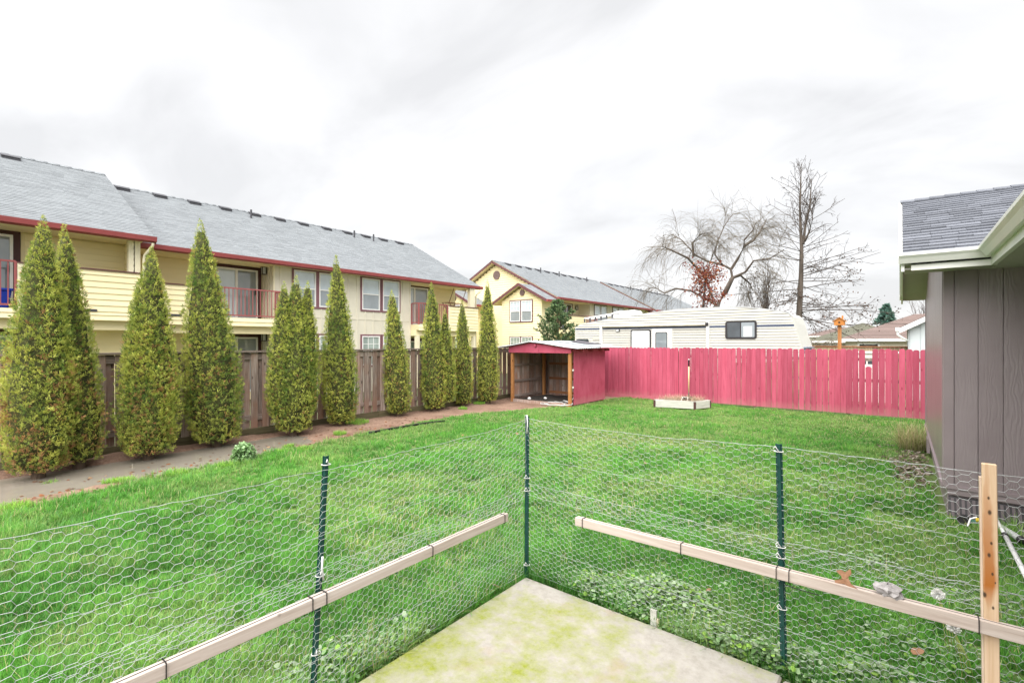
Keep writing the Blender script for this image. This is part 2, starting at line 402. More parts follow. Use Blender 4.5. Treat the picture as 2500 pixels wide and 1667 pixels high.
Vg = np.stack([gx.ravel(), gy.ravel(), gzv.ravel()], 1); nx = len(GX)
ii, jj = np.meshgrid(np.arange(len(GX) - 1), np.arange(len(GY) - 1))
q = (jj * nx + ii).ravel(); Fq = np.stack([q, q + 1, q + 1 + nx, q + nx], 1)
cxq = Vg[Fq].mean(1); is_lawn = cxq[:, 0] > edge_x(cxq[:, 1])
def sub_mesh(name, mask, mat):
    F = Fq[mask]; u, inv = np.unique(F, return_inverse=True)
    return tag(np_mesh(name, Vg[u], inv.reshape(F.shape), mat, smooth=True), kind='structure')
sub_mesh('lawn', is_lawn, M['lawn_soil'])
sub_mesh('dirt_strip', ~is_lawn, M['dirt'])
# muddy puddle
m, nt, b = new_mat('muddy_water')
f = noise(nt, coords(nt, (1, 0.5, 1), False), 1.1, 4)
nt.links.new(ramp(nt, f, [(0.3, (0.205, 0.18, 0.145)), (0.7, (0.27, 0.245, 0.205))]), b.inputs['Base Color'])
b.inputs['Roughness'].default_value = 0.05; b.inputs['Specular IOR Level'].default_value = 0.45; b.inputs['IOR'].default_value = 1.33
bump(nt, b, noise(nt, coords(nt, (1, 1, 1), False), 3.0, 2), 0.05, 0.02)
M['puddle'] = m
py_ = np.linspace(-4.9, 6.2, 60); pts = [(-11.0, y, -0.052) for y in py_] + [(float(np.interp(y, PUD[:, 0], PUD[:, 1])) + 0.45, y, -0.052) for y in py_[::-1]]
mb = MB(); mb.face(pts); tag(mb.build('puddle', M['puddle']), kind='structure')

# concrete patio
m, nt, b = new_mat('mossy_concrete')
v = coords(nt, (1, 1, 1), False)
f = noise(nt, v, 1.7, 8, 0.72); fine = noise(nt, v, 60, 4, 0.9); mid = noise(nt, v, 14, 8, 0.78)
base = ramp(nt, mid, [(0.3, (0.26, 0.24, 0.21)), (0.5, (0.33, 0.31, 0.28)), (0.75, (0.395, 0.375, 0.345))])
base = mixc(nt, ramp(nt, fine, [(0.33, (0.6, 0.6, 0.6)), (0.44, (0, 0, 0))]), base, (0.30, 0.27, 0.21))
brn = noise(nt, v, 3.1, 4, 0.6)
base = mixc(nt, ramp(nt, brn, [(0.58, (0, 0, 0)), (0.75, (0.55, 0.55, 0.55))]), base, (0.30, 0.22, 0.13))
ml = nt.nodes.new('ShaderNodeMath'); ml.operation = 'MULTIPLY_ADD'; ml.inputs[1].default_value = 0.30; nt.links.new(mid, ml.inputs[0]); nt.links.new(f, ml.inputs[2])
# damp hollow towards the left edge keeps most of the moss
mv = nt.nodes.new('ShaderNodeVectorMath'); mv.operation = 'DISTANCE'; nt.links.new(v, mv.inputs[0]); mv.inputs[1].default_value = (-1.95, 2.45, 0.0)
mr_ = nt.nodes.new('ShaderNodeMapRange'); mr_.inputs['From Min'].default_value = 0.15; mr_.inputs['From Max'].default_value = 1.5; mr_.inputs['To Min'].default_value = 0.085; mr_.inputs['To Max'].default_value = -0.075; nt.links.new(mv.outputs['Value'], mr_.inputs['Value'])
ms_ = nt.nodes.new('ShaderNodeMath'); ms_.operation = 'ADD'; nt.links.new(ml.outputs[0], ms_.inputs[0]); nt.links.new(mr_.outputs[0], ms_.inputs[1])
mossf = ramp(nt, ms_.outputs[0], [(0.605, (0, 0, 0)), (0.70, (0.42, 0.42, 0.42)), (0.82, (0.95, 0.95, 0.95))])
grn = ramp(nt, fine, [(0.3, (0.14, 0.165, 0.012)), (0.7, (0.265, 0.295, 0.035))])
nt.links.new(mixc(nt, mossf, base, grn), b.inputs['Base Color']); b.inputs['Roughness'].default_value = 0.9; b.inputs['Specular IOR Level'].default_value = 0.2
bump(nt, b, fine, 0.5, 0.004)
M['concrete'] = m
mb = MB(); mb.box(-2.53, -0.565, -1.6, 3.325, -0.10, 0.008); tag(mb.build('patio_slab', M['concrete'], bevel=0.012), kind='structure')
mb = MB(); mb.box(-0.553, 4.5, -1.6, 3.30, -0.10, 0.002); tag(mb.build('patio_slab', M['concrete'], bevel=0.012), kind='structure')

mb = MB(); mb.box(1.0, 5.39, 3.312, 7.58, -0.10, 0.0); tag(mb.build('patio_slab', M['concrete'], bevel=0.012), kind='structure')  # out-of-view slab added under the porch to cut green bounce on the soffit

# ================================================================== generic building pieces
def shingles(E0, E1, S, expo, tabw, seed, lift=0.012):
    """courses of single tabs on a rectangular roof plane: eave E0->E1, slope vector S"""
    r = np.random.default_rng(seed)
    E0 = np.array(E0, float); E1 = np.array(E1, float); S = np.array(S, float)
    L = np.linalg.norm(E1 - E0); H = np.linalg.norm(S); u = (E1 - E0) / L; s = S / H; n = np.cross(u, s)
    if n[2] < 0: n = -n
    V = []; F = []; C = []; base = 0
    nc = int(math.ceil(H / expo))
    for c in range(nc):
        cuts = [0.0, r.uniform(0.3, 1) * tabw]
        while cuts[-1] < L: cuts.append(cuts[-1] + tabw * r.uniform(0.55, 1.35))
        cuts = np.minimum(np.array(cuts), L); a = cuts[:-1]; bb = cuts[1:]; k = bb - a > 0.01; a = a[k]; bb = bb[k]; m_ = len(a)
        h0 = c * expo - r.uniform(0, 0.022, m_) * (c > 0); h1 = np.full(m_, min((c + 1) * expo + 0.01, H)); lf = lift * r.uniform(0.55, 1.25, m_)
        P = lambda t, h, l: E0 + np.outer(t, u) + np.outer(h, s) + np.outer(l, n)
        z = np.zeros(m_)
        vv = np.stack([P(a, h0, lf), P(bb, h0, lf), P(bb, h1, z + 0.001), P(a, h1, z + 0.001), P(a, h0, z - 0.002), P(bb, h0, z - 0.002)], 1)
        V.append(vv.reshape(-1, 3)); idx = base + np.arange(m_)[:, None] * 6
        F.append(np.concatenate([idx + np.array([0, 1, 2, 3]), idx + np.array([4, 5, 1, 0])])); base += m_ * 6
        C.append(np.repeat(r.uniform(0.91, 1.09, m_), 6)[:, None] * np.ones(3))
    return np.concatenate(V), np.concatenate(F), np.concatenate(C)
def wallbox(mb, axis, c, a0, a1, z0, z1, d0, d1):
    if axis == 'x': mb.box(c + d0, c + d1, a0, a1, z0, z1)
    elif axis == 'y': mb.box(a0, a1, c - d1, c - d0, z0, z1)
    return mb
def lap(root, axis, c, a0, a1, z0, z1, expo, mat, single=True, poly=None):
    """horizontal lap siding boards; poly(z)->(a0,a1) clips for gables"""
    z = z0; whole = MB()
    while z < z1 - 0.02:
        zt = min(z + expo, z1); aa = poly((z + zt) / 2) if poly else (a0, a1)
        if aa[1] - aa[0] > 0.05:
            mb = MB() if single else whole
            if axis == 'x': mb.hexa([(c, aa[0], z), (c + 0.034, aa[0], z), (c + 0.034, aa[1], z), (c, aa[1], z), (c, aa[0], zt), (c + 0.010, aa[0], zt), (c + 0.010, aa[1], zt), (c, aa[1], zt)])
            else: mb.hexa([(aa[0], c - 0.034, z), (aa[1], c - 0.034, z), (aa[1], c, z), (aa[0], c, z), (aa[0], c - 0.010, zt), (aa[1], c - 0.010, zt), (aa[1], c, zt), (aa[0], c, zt)])
            if single: mb.build('siding_board', mat, root)
        z = zt
    if not single: tag(whole.build('lap_siding', mat, root), kind='stuff')
def battens(root, axis, c, a0, a1, z0, z1, pitch, mat, skips=()):
    a = a0 + pitch / 2
    while a < a1:
        segs = [(z0, z1)]
        for s0, s1, t0, t1 in skips:
            if s0 - 0.03 < a < s1 + 0.03: segs = [g for g0, g1 in segs for g in ((g0, min(g1, t0)), (max(g0, t1), g1)) if g[1] - g[0] > 0.05]
        for g0, g1 in segs: wallbox(MB(), axis, c, a - 0.022, a + 0.022, g0, g1, 0.0, 0.022).build('batten', mat, root)
        a += pitch
def window(root, axis, c, a0, a1, z0, z1, trim, grid=None, upper='glass_light', lower='glass_screen', hung=True, tw=0.075, shade=False):
    mb = MB()
    f = 0.05
    for (p0, p1, q0, q1) in ((a0, a1, z1 - f, z1), (a0, a1, z0, z0 + f), (a0, a0 + f, z0 + f, z1 - f), (a1 - f, a1, z0 + f, z1 - f)): wallbox(mb, axis, c, p0, p1, q0, q1, 0.002, 0.045)
    zm = (z0 + z1) / 2
    if hung: wallbox(mb, axis, c, a0 + f, a1 - f, zm - 0.025, zm + 0.025, 0.002, 0.035)
    if grid:
        gxn, gzn, top_only = grid; lo = zm + 0.025 if (hung and top_only) else z0 + f
        for i in range(1, gxn):
            a = a0 + f + (a1 - a0 - 2 * f) * i / gxn; wallbox(mb, axis, c, a - 0.011, a + 0.011, lo, z1 - f, 0.002, 0.022)
        for i in range(1, gzn):
            z = lo + (z1 - f - lo) * i / gzn; wallbox(mb, axis, c, a0 + f, a1 - f, z - 0.011, z + 0.011, 0.004, 0.020)
    w = mb.build('window', M['white'], root)
    if hung:
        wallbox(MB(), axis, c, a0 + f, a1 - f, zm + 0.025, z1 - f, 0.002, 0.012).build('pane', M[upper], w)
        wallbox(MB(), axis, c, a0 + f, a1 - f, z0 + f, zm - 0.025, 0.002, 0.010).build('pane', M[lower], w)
    else:
        wallbox(MB(), axis, c, a0 + f, a1 - f, z0 + f, z1 - f, 0.002, 0.012).build('pane', M[upper], w)
    if trim:
        mb = MB(); t = tw
        for (p0, p1, q0, q1) in ((a0 - t, a1 + t, z1, z1 + t), (a0 - t, a1 + t, z0 - t, z0), (a0 - t, a0, z0, z1), (a1, a1 + t, z0, z1)): wallbox(mb, axis, c, p0, p1, q0, q1, 0.0, 0.035)
        mb.build('window_trim', trim, w)
    return w
def sliding_door(root, axis, c, a0, a1, z0, z1, trim, mats=('glass_light', 'glass_screen'), tw=0.14):
    mb = MB(); f = 0.06
    for (p0, p1, q0, q1) in ((a0, a1, z1 - f, z1), (a0, a1, z0, z0 + 0.08), (a0, a0 + f, z0 + 0.08, z1 - f), (a1 - f, a1, z0 + 0.08, z1 - f)): wallbox(mb, axis, c, p0, p1, q0, q1, 0.002, 0.06)
    am = (a0 + a1) / 2; wallbox(mb, axis, c, am - 0.04, am + 0.04, z0 + 0.08, z1 - f, 0.002, 0.055)
    d = mb.build('sliding_door', M['white'], root)
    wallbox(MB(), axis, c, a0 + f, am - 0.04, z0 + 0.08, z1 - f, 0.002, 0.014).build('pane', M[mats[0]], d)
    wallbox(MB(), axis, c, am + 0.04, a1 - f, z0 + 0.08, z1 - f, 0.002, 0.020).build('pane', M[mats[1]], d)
    wallbox(MB(), axis, c, a1 - f - 0.05, a1 - f - 0.02, z0 + 0.95, z0 + 1.15, 0.06, 0.09).build('door_handle', M['dark_metal'], d)
    mb = MB()
    for (p0, p1, q0, q1) in ((a0 - tw, a1 + tw, z1, z1 + tw), (a0 - tw, a0, z0, z1), (a1, a1 + tw, z0, z1)): wallbox(mb, axis, c, p0, p1, q0, q1, 0.0, 0.04)
    mb.build('door_trim', trim, d)
    return d
def railing(root, p, q, z0, z1, mat, pitch=0.125, th=0.022):
    p = Vector((p[0], p[1], 0)); q = Vector((q[0], q[1], 0)); L = (q - p).length; d = (q - p) / L
    mb = MB()
    for z in (z0 + 0.09, z1): mb.bar((p.x, p.y, z), (q.x, q.y, z), 0.045, 0.045)
    for e_ in (p, q): mb.bar((e_.x, e_.y, z0), (e_.x, e_.y, z1), 0.05, 0.05)
    r = mb.build('railing', mat, root)
    n = max(2, int(L / pitch))
    for i in range(1, n):
        s = p + d * (L * i / n); MB().bar((s.x, s.y, z0 + 0.11), (s.x, s.y, z1 - 0.022), th, th).build('baluster', mat, r)
    return r
def lantern(root, x, y, z, facing):
    mb = MB(); dx, dy = facing; cx, cy = x + dx * 0.10, y + dy * 0.10
    mb.box(x - 0.05 if not dx else x, x + 0.05 if not dx else x + 0.03 * dx, y - 0.05 if not dy else min(y, y + 0.03 * dy), y + 0.05 if not dy else max(y, y + 0.03 * dy), z - 0.08, z + 0.10)
    mb.box(cx - 0.085, cx + 0.085, cy - 0.085, cy + 0.085, z + 0.13, z + 0.16); mb.box(cx - 0.075, cx + 0.075, cy - 0.075, cy + 0.075, z - 0.15, z - 0.13)
    for sx in (-1, 1):
        for sy in (-1, 1): mb.box(cx + sx * 0.07 - 0.01, cx + sx * 0.07 + 0.01, cy + sy * 0.07 - 0.01, cy + sy * 0.07 + 0.01, z - 0.13, z + 0.13)
    l = mb.build('wall_lantern', M['dark_metal'], root)
    MB().box(cx - 0.055, cx + 0.055, cy - 0.055, cy + 0.055, z - 0.12, z + 0.12).build('lamp_glass', M['blind'], l)

def roof_vent(root, p, slope_x):
    """low box vent on a slope facing +x"""
    x, y, z = p; z += 0.05; mb = MB()
    mb.box(x - 0.1, x + 0.1, y - 0.2, y + 0.2, z - 0.25, z)
    mb.hexa([(x - 0.16, y - 0.18, z + 0.02), (x + 0.16, y - 0.18, z - 0.14), (x + 0.16, y + 0.22, z - 0.14), (x - 0.16, y + 0.22, z + 0.02),
             (x - 0.16, y - 0.22, z + 0.11), (x + 0.16, y - 0.22, z - 0.02), (x + 0.16, y + 0.22, z - 0.02), (x - 0.16, y + 0.22, z + 0.11)])
    mb.hexa([(x - 0.18, y - 0.22, z + 0.10), (x + 0.18, y - 0.22, z - 0.04), (x + 0.18, y + 0.22, z - 0.04), (x - 0.18, y + 0.22, z + 0.10),
             (x - 0.18, y - 0.22, z + 0.12), (x + 0.18, y - 0.22, z - 0.02), (x + 0.18, y + 0.22, z - 0.02), (x - 0.18, y + 0.22, z + 0.12)])
    mb.build('roof_vent', M['vent_grey'], root)
def gable_roof(root, xe, ze, xr, zr, y0, y1, seed, shmat, detail=True, expo=0.14):
    """ridge along y; front slope eave at (xe,ze), ridge (xr,zr), mirrored behind"""
    xb = 2 * xr - xe; t = 0.14
    mb = MB()
    mb.prism([(xe, ze - 0.02), (xr, zr - 0.02), (xb, ze - 0.02), (xb, ze - t), (xr, zr - t - 0.03), (xe, ze - t)], 'y', y0, y1)
    roof = mb.build('roof', M['soffit'], root)
    V, F, C = shingles((xe + 0.02, y0, ze), (xe + 0.02, y1, ze), (xr - xe - 0.02, 0, zr - ze), expo, 0.30, seed)
    V2, F2, C2 = shingles((xb, y1, ze), (xb, y0, ze), (xr - xb, 0, zr - ze), 0.28, 0.9, seed + 1)
    s = np_mesh('roof_shingles', np.concatenate([V, V2]), np.concatenate([F, F2 + len(V)]), shmat, np.concatenate([C, C2]), roof); tag(s, kind='stuff')
    rc = MB()
    n = int((y1 - y0) / 0.3)
    for i in range(n):
        a = y0 + (y1 - y0) * i / n; b_ = y0 + (y1 - y0) * (i + 1) / n - 0.004
        rc.hexa([(xr - 0.15, a, zr - 0.065), (xr, a, zr + 0.022), (xr, b_, zr + 0.016), (xr - 0.15, b_, zr - 0.07), (xr - 0.15, a, zr - 0.05), (xr, a, zr + 0.036), (xr, b_, zr + 0.03), (xr - 0.15, b_, zr - 0.055)])
        rc.hexa([(xr, a, zr + 0.022), (xr + 0.15, a, zr - 0.065), (xr + 0.15, b_, zr - 0.07), (xr, b_, zr + 0.016), (xr, a, zr + 0.036), (xr + 0.15, a, zr - 0.05), (xr + 0.15, b_, zr - 0.055), (xr, b_, zr + 0.03)])
    cm = np.array(rc.v); o = np_mesh('ridge_caps', cm, np.array(rc.f), shmat, np.full((len(cm), 3), 0.85), roof); tag(o, kind='stuff')
    # fascia / gutter along the front eave, rake boards on both gable ends
    g = MB(); g.prism([(xe, ze + 0.01), (xe + 0.13, ze + 0.01), (xe + 0.12, ze - 0.12), (xe, ze - 0.16)], 'y', y0 - 0.02, y1 + 0.02); g.build('eave_gutter', M['trim_red'], roof)
    for yy in (y0 - 0.03, y1):
        for xs in (xe, xb):
            mb = MB(); mb.hexa([(xs, yy, ze - 0.19), (xr, yy, zr - 0.19), (xr, yy + 0.03, zr - 0.19), (xs, yy + 0.03, ze - 0.19), (xs, yy, ze - 0.03), (xr, yy, zr - 0.03), (xr, yy + 0.03, zr - 0.03), (xs, yy + 0.03, ze - 0.03)])
            mb.build('rake_board', M['trim_mauve'], roof)
    return roof

# ================================================================== APARTMENT BLOCK beside the yard
apt = thing('apartment_building', 'long yellow two storey apartment block behind the row of cypresses', 'building', (-17.6, 8, 0))
XE, ZE, XR, ZR = -17.66, 4.97, -23.43, 8.0
WW, WR, BF = -18.2, -19.2, -17.6          # window wall, recessed wall, balcony front
roof = gable_roof(apt, XE, ZE, XR, ZR, 4.05, 19.25, 21, M['shingle_grey'])
roofA = gable_roof(apt, -16.72, 5.02, -22.5, 8.08, -9.0, 4.36, 23, M['shingle_grey'])
for px, py in ((298, 455), (390, 473), (474, 491), (550, 507), (622, 521), (683, 533), (740, 545), (797, 558), (848, 568), (893, 577), (935, 586), (975, 594)):
    p = onx(px, py, XR + 0.38); roof_vent(roof, (XR + 0.38, p[1], ZR - 0.19), 1)
roof_vent(roofA, (-22.12, onx(25, 377, -22.12)[1], 7.87), 1)
for px, y0_, y1_ in ((613, 525, 540), (865, 575, 590), (912, 572, 583)):
    xx = XR + 0.9; p = onx(px, y1_, xx); h = onx(px, y0_, xx)[2]; MB().tube([(xx, p[1], ZR - 0.55), (xx, p[1], max(h, ZR - 0.1))], 0.045, 8).build('vent_pipe', M['vent_grey'], roof)
# core volumes
mb = MB(); mb.box(-28.4, WW - 0.002, 8.45, 14.88, -0.15, 4.86); mb.build('window_wall', M['beige'], apt)
mb = MB(); mb.box(-28.4, WR - 0.002, 4.1, 8.45, -0.15, 4.86); mb.build('recessed_wall', M['siding'], apt)
mb = MB(); mb.box(-28.4, WR - 0.002, 14.88, 18.8, -0.15, 4.86); mb.build('recessed_wall', M['siding'], apt)
mb = MB(); mb.box(-27.6, -18.0, -8.6, 4.1, -0.15, 4.9); mb.build('recessed_wall', M['siding'], apt)
mb = MB(); mb.prism([(-28.4, 4.86), (-18.4, 4.86), (-23.4, 7.75)], 'y', 4.4, 18.8); mb.build('gable_wall', M['siding'], apt)
# soffits
mb = MB(); mb.box(-19.3, -17.72, 4.1, 18.9, 4.865, 4.885); mb.build('soffit', M['soffit'], apt)
mb = MB(); mb.box(-18.1, -16.8, -8.6, 4.15, 4.905, 4.925); mb.build('soffit', M['soffit'], apt)
# lap siding on recessed walls (upper storey and below)
lap(apt, 'x', WR, 4.12, 6.55, 2.86, 4.86, 0.165, M['siding']); lap(apt, 'x', WR, 4.12, 6.55, 0.3, 2.55, 0.165, M['siding'])
lap(apt, 'x', WR, 16.98, 18.75, 2.86, 4.86, 0.165, M['siding'])
lap(apt, 'x', -18.0, 1.84, 3.96, 2.88, 4.9, 0.165, M['siding']); lap(apt, 'x', -18.0, 1.84, 4.05, 0.5, 2.6, 0.165, M['siding'])
lap(apt, 'y', 3.96, -18.0, -17.02, 4.0, 4.9, 0.165, M['siding'])
# board and batten returns and window wall
mb = MB(); mb.box(-18.24, -18.19, 8.41, 8.47, 0, 4.86); mb.build('corner_board', M['cream'], apt)
a = -19.1
while a < -18.3:
    wallbox(MB(), 'y', 8.45, a - 0.02, a + 0.02, 2.86, 4.86, 0.0, 0.02).build('batten', M['beige'], apt)
    wallbox(MB(), 'y', 8.45, a - 0.02, a + 0.02, 0.2, 2.55, 0.0, 0.02).build('batten', M['beige'], apt); a += 0.2
UW = [(9.18, 10.07), (10.21, 11.10), (12.19, 13.10), (13.27, 14.18)]
for a0, a1 in UW:
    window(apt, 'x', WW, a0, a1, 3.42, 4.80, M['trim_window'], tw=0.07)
    window(apt, 'x', WW, a0, a1, 1.0, 2.28, M['trim_window'], grid=(3, 4, False), upper='glass_green', hung=False, tw=0.07)
sk = [(9.10, 11.18, 3.34, 4.88), (12.11, 14.26, 3.34, 4.88), (9.10, 11.18, 0.92, 2.36), (12.11, 14.26, 0.92, 2.36)]
battens(apt, 'x', WW, 8.47, 14.86, 0.1, 4.86, 0.41, M['beige'], sk)
mb = MB(); mb.box(WW, WW + 0.015, 8.47, 14.86, 2.98, 3.03); mb.build('band_board', M['beige'], apt)
# balconies
def balcony(y0, y1, par, rail, bf, wr, zd0=2.57, zd1=2.84, ztop=3.84, ret=None, col=None):
    mb = MB(); mb.box(wr, bf - 0.03, y0, y1, zd0 + 0.01, zd1); b = mb.build('balcony_deck', M['soffit'], apt)
    lap(apt, 'x', bf - 0.03, y0, y1, zd0, zd1, 0.14, M['siding'])
    MB().box(wr, bf - 0.2, y0, y1, zd0 - 0.26, zd0 + 0.01).build('balcony_beam', M['siding'], apt)
    MB().box(bf - 0.16, bf - 0.03, par[0], par[1], zd1, ztop - 0.03).build('parapet', M['siding'], apt)
    lap(apt, 'x', bf - 0.03, par[0], par[1], zd1, ztop - 0.03, 0.165, M['siding'])
    MB().box(bf - 0.19, bf + 0.03, par[0], par[1], ztop - 0.03, ztop).build('parapet_cap', M['trim_mauve'], apt)
    MB().box(bf - 0.17, bf + 0.004, *( (par[0], par[0] + 0.10) if par[0] > rail[0] else (par[1] - 0.1, par[1])), zd1, ztop - 0.03).build('corner_board', M['cream'], apt)
    railing(apt, (bf - 0.05, rail[0]), (bf - 0.05, rail[1]), zd1, ztop + 0.01, M['rail_red'])
    if ret: railing(apt, (bf - 0.10, ret), (WW + 0.03, ret), zd1, ztop + 0.01, M['rail_red'])
    if col: MB().box(bf - 0.22, bf - 0.02, col[0], col[1], ztop, 4.9).build('column', M['cream'], apt)
balcony(4.15, 8.50, (4.15, 6.40), (6.42, 8.47), BF, WR, ret=8.47)
balcony(14.88, 18.95, (16.77, 18.95), (14.92, 16.75), BF, WR, ret=14.92, col=(18.36, 18.70))
balcony(-8.6, 4.10, (1.61, 4.10), (-2.4, 1.58), -17.0, -18.0, 2.62, 2.86, 4.01, col=(3.82, 4.09))
for yy in (4.15, 8.40): MB().box(-17.95, -17.75, yy, yy + 0.12, -0.15, 2.32).build('column', M['cream'], apt)
for yy in (14.9, 18.75): MB().box(-17.95, -17.75, yy, yy + 0.15, -0.15, 2.32).build('column', M['cream'], apt)
for yy in (-4.0, 3.9): MB().box(-17.4, -17.2, yy, yy + 0.15, -0.15, 2.37).build('column', M['cream'], apt)
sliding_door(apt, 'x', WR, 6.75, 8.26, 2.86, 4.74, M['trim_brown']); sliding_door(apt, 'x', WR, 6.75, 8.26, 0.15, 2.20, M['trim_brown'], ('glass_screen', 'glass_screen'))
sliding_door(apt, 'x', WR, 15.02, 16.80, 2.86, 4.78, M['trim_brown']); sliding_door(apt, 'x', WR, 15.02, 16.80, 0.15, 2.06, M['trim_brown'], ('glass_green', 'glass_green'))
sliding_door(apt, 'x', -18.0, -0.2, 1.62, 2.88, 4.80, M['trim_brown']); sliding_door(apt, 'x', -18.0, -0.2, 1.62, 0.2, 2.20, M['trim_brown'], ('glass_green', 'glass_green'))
lantern(apt, -18.82, 8.43, 4.72, (0, -1)); lantern(apt, -18.82, 8.43, 2.20, (0, -1))
# downspouts and the slot vents in the parapets
MB().tube([(-16.68, 4.30, 4.86), (-16.70, 4.30, 4.78), (-16.92, 4.17, 4.52), (-16.96, 4.16, 4.4), (-16.96, 4.16, 2.4)], 0.038, 8).build('downspout', M['cream'], apt, smooth=True)
MB().tube([(-17.56, 19.12, 4.82), (-17.58, 19.1, 4.72), (-17.75, 18.98, 4.55), (-17.8, 18.97, 4.4), (-17.8, 18.97, 0)], 0.038, 8).build('downspout', M['cream'], apt, smooth=True)
p = onx(223, 757, -17.0); MB().box(-17.01, -16.985, p[1] - 0.24, p[1] + 0.12, p[2] - 0.03, p[2] + 0.03).build('slot_vent', M['vent_grey'], apt)
p = onx(430, 769, -17.6); MB().box(-17.61, -17.585, p[1] - 0.2, p[1] + 0.15, p[2] - 0.03, p[2] + 0.03).build('slot_vent', M['vent_grey'], apt)
# things on the balconies
M['blue'] = plain('blue_plastic', (0.015, 0.05, 0.42), 0.4, 0.15, 3)
bin_ = thing('storage_bin', 'blue plastic storage bin behind the balcony railing of the apartment block', 'storage bin', (-17.45, 1.05, 2.865))
mb = MB(); mb.hexa([(-17.66, 0.55, 2.865), (-17.30, 0.55, 2.865), (-17.30, 1.48, 2.865), (-17.66, 1.48, 2.865), (-17.70, 0.5, 3.30), (-17.26, 0.5, 3.30), (-17.26, 1.54, 3.30), (-17.70, 1.54, 3.30)]); mb.build('body', M['blue'], bin_, bevel=0.02)
MB().box(-17.72, -17.24, 0.47, 1.57, 3.30, 3.36).build('lid', M['blue'], bin_, bevel=0.015)
rk = thing('drying_rack', 'folding wooden drying rack standing on the far apartment balcony', 'drying rack', (-18.3, 17.4, 2.845))
M['rack'] = plain('rack_wood', (0.20, 0.09, 0.06), 0.5, 0.15, 6)
p1 = onx(1096, 724, -18.2); p2 = onx(1122, 727, -18.2)
for dx in (-0.25, 0.25):
    x = -18.35 + dx
    MB().bar((x, p1[1] - 0.1, 2.85), (x, p2[1] + 0.05, 4.05), 0.03, 0.03).build('leg', M['rack'], rk); MB().bar((x + 0.03, p2[1] + 0.1, 2.85), (x + 0.03, p1[1] - 0.1, 4.05), 0.03, 0.03).build('leg', M['rack'], rk)
for k in range(5):
    y = p1[1] - 0.1 + (p2[1] - p1[1] + 0.15) * k / 4; MB().bar((-18.62, y, 4.05), (-18.08, y, 4.05), 0.022, 0.022).build('rung', M['rack'], rk)
for yy in (p1[1] - 0.1, p2[1] + 0.05): MB().bar((-18.35, yy + 0.25, 4.05), (-18.5, yy + 0.75, 4.85), 0.025, 0.025).build('arm', M['rack'], rk)

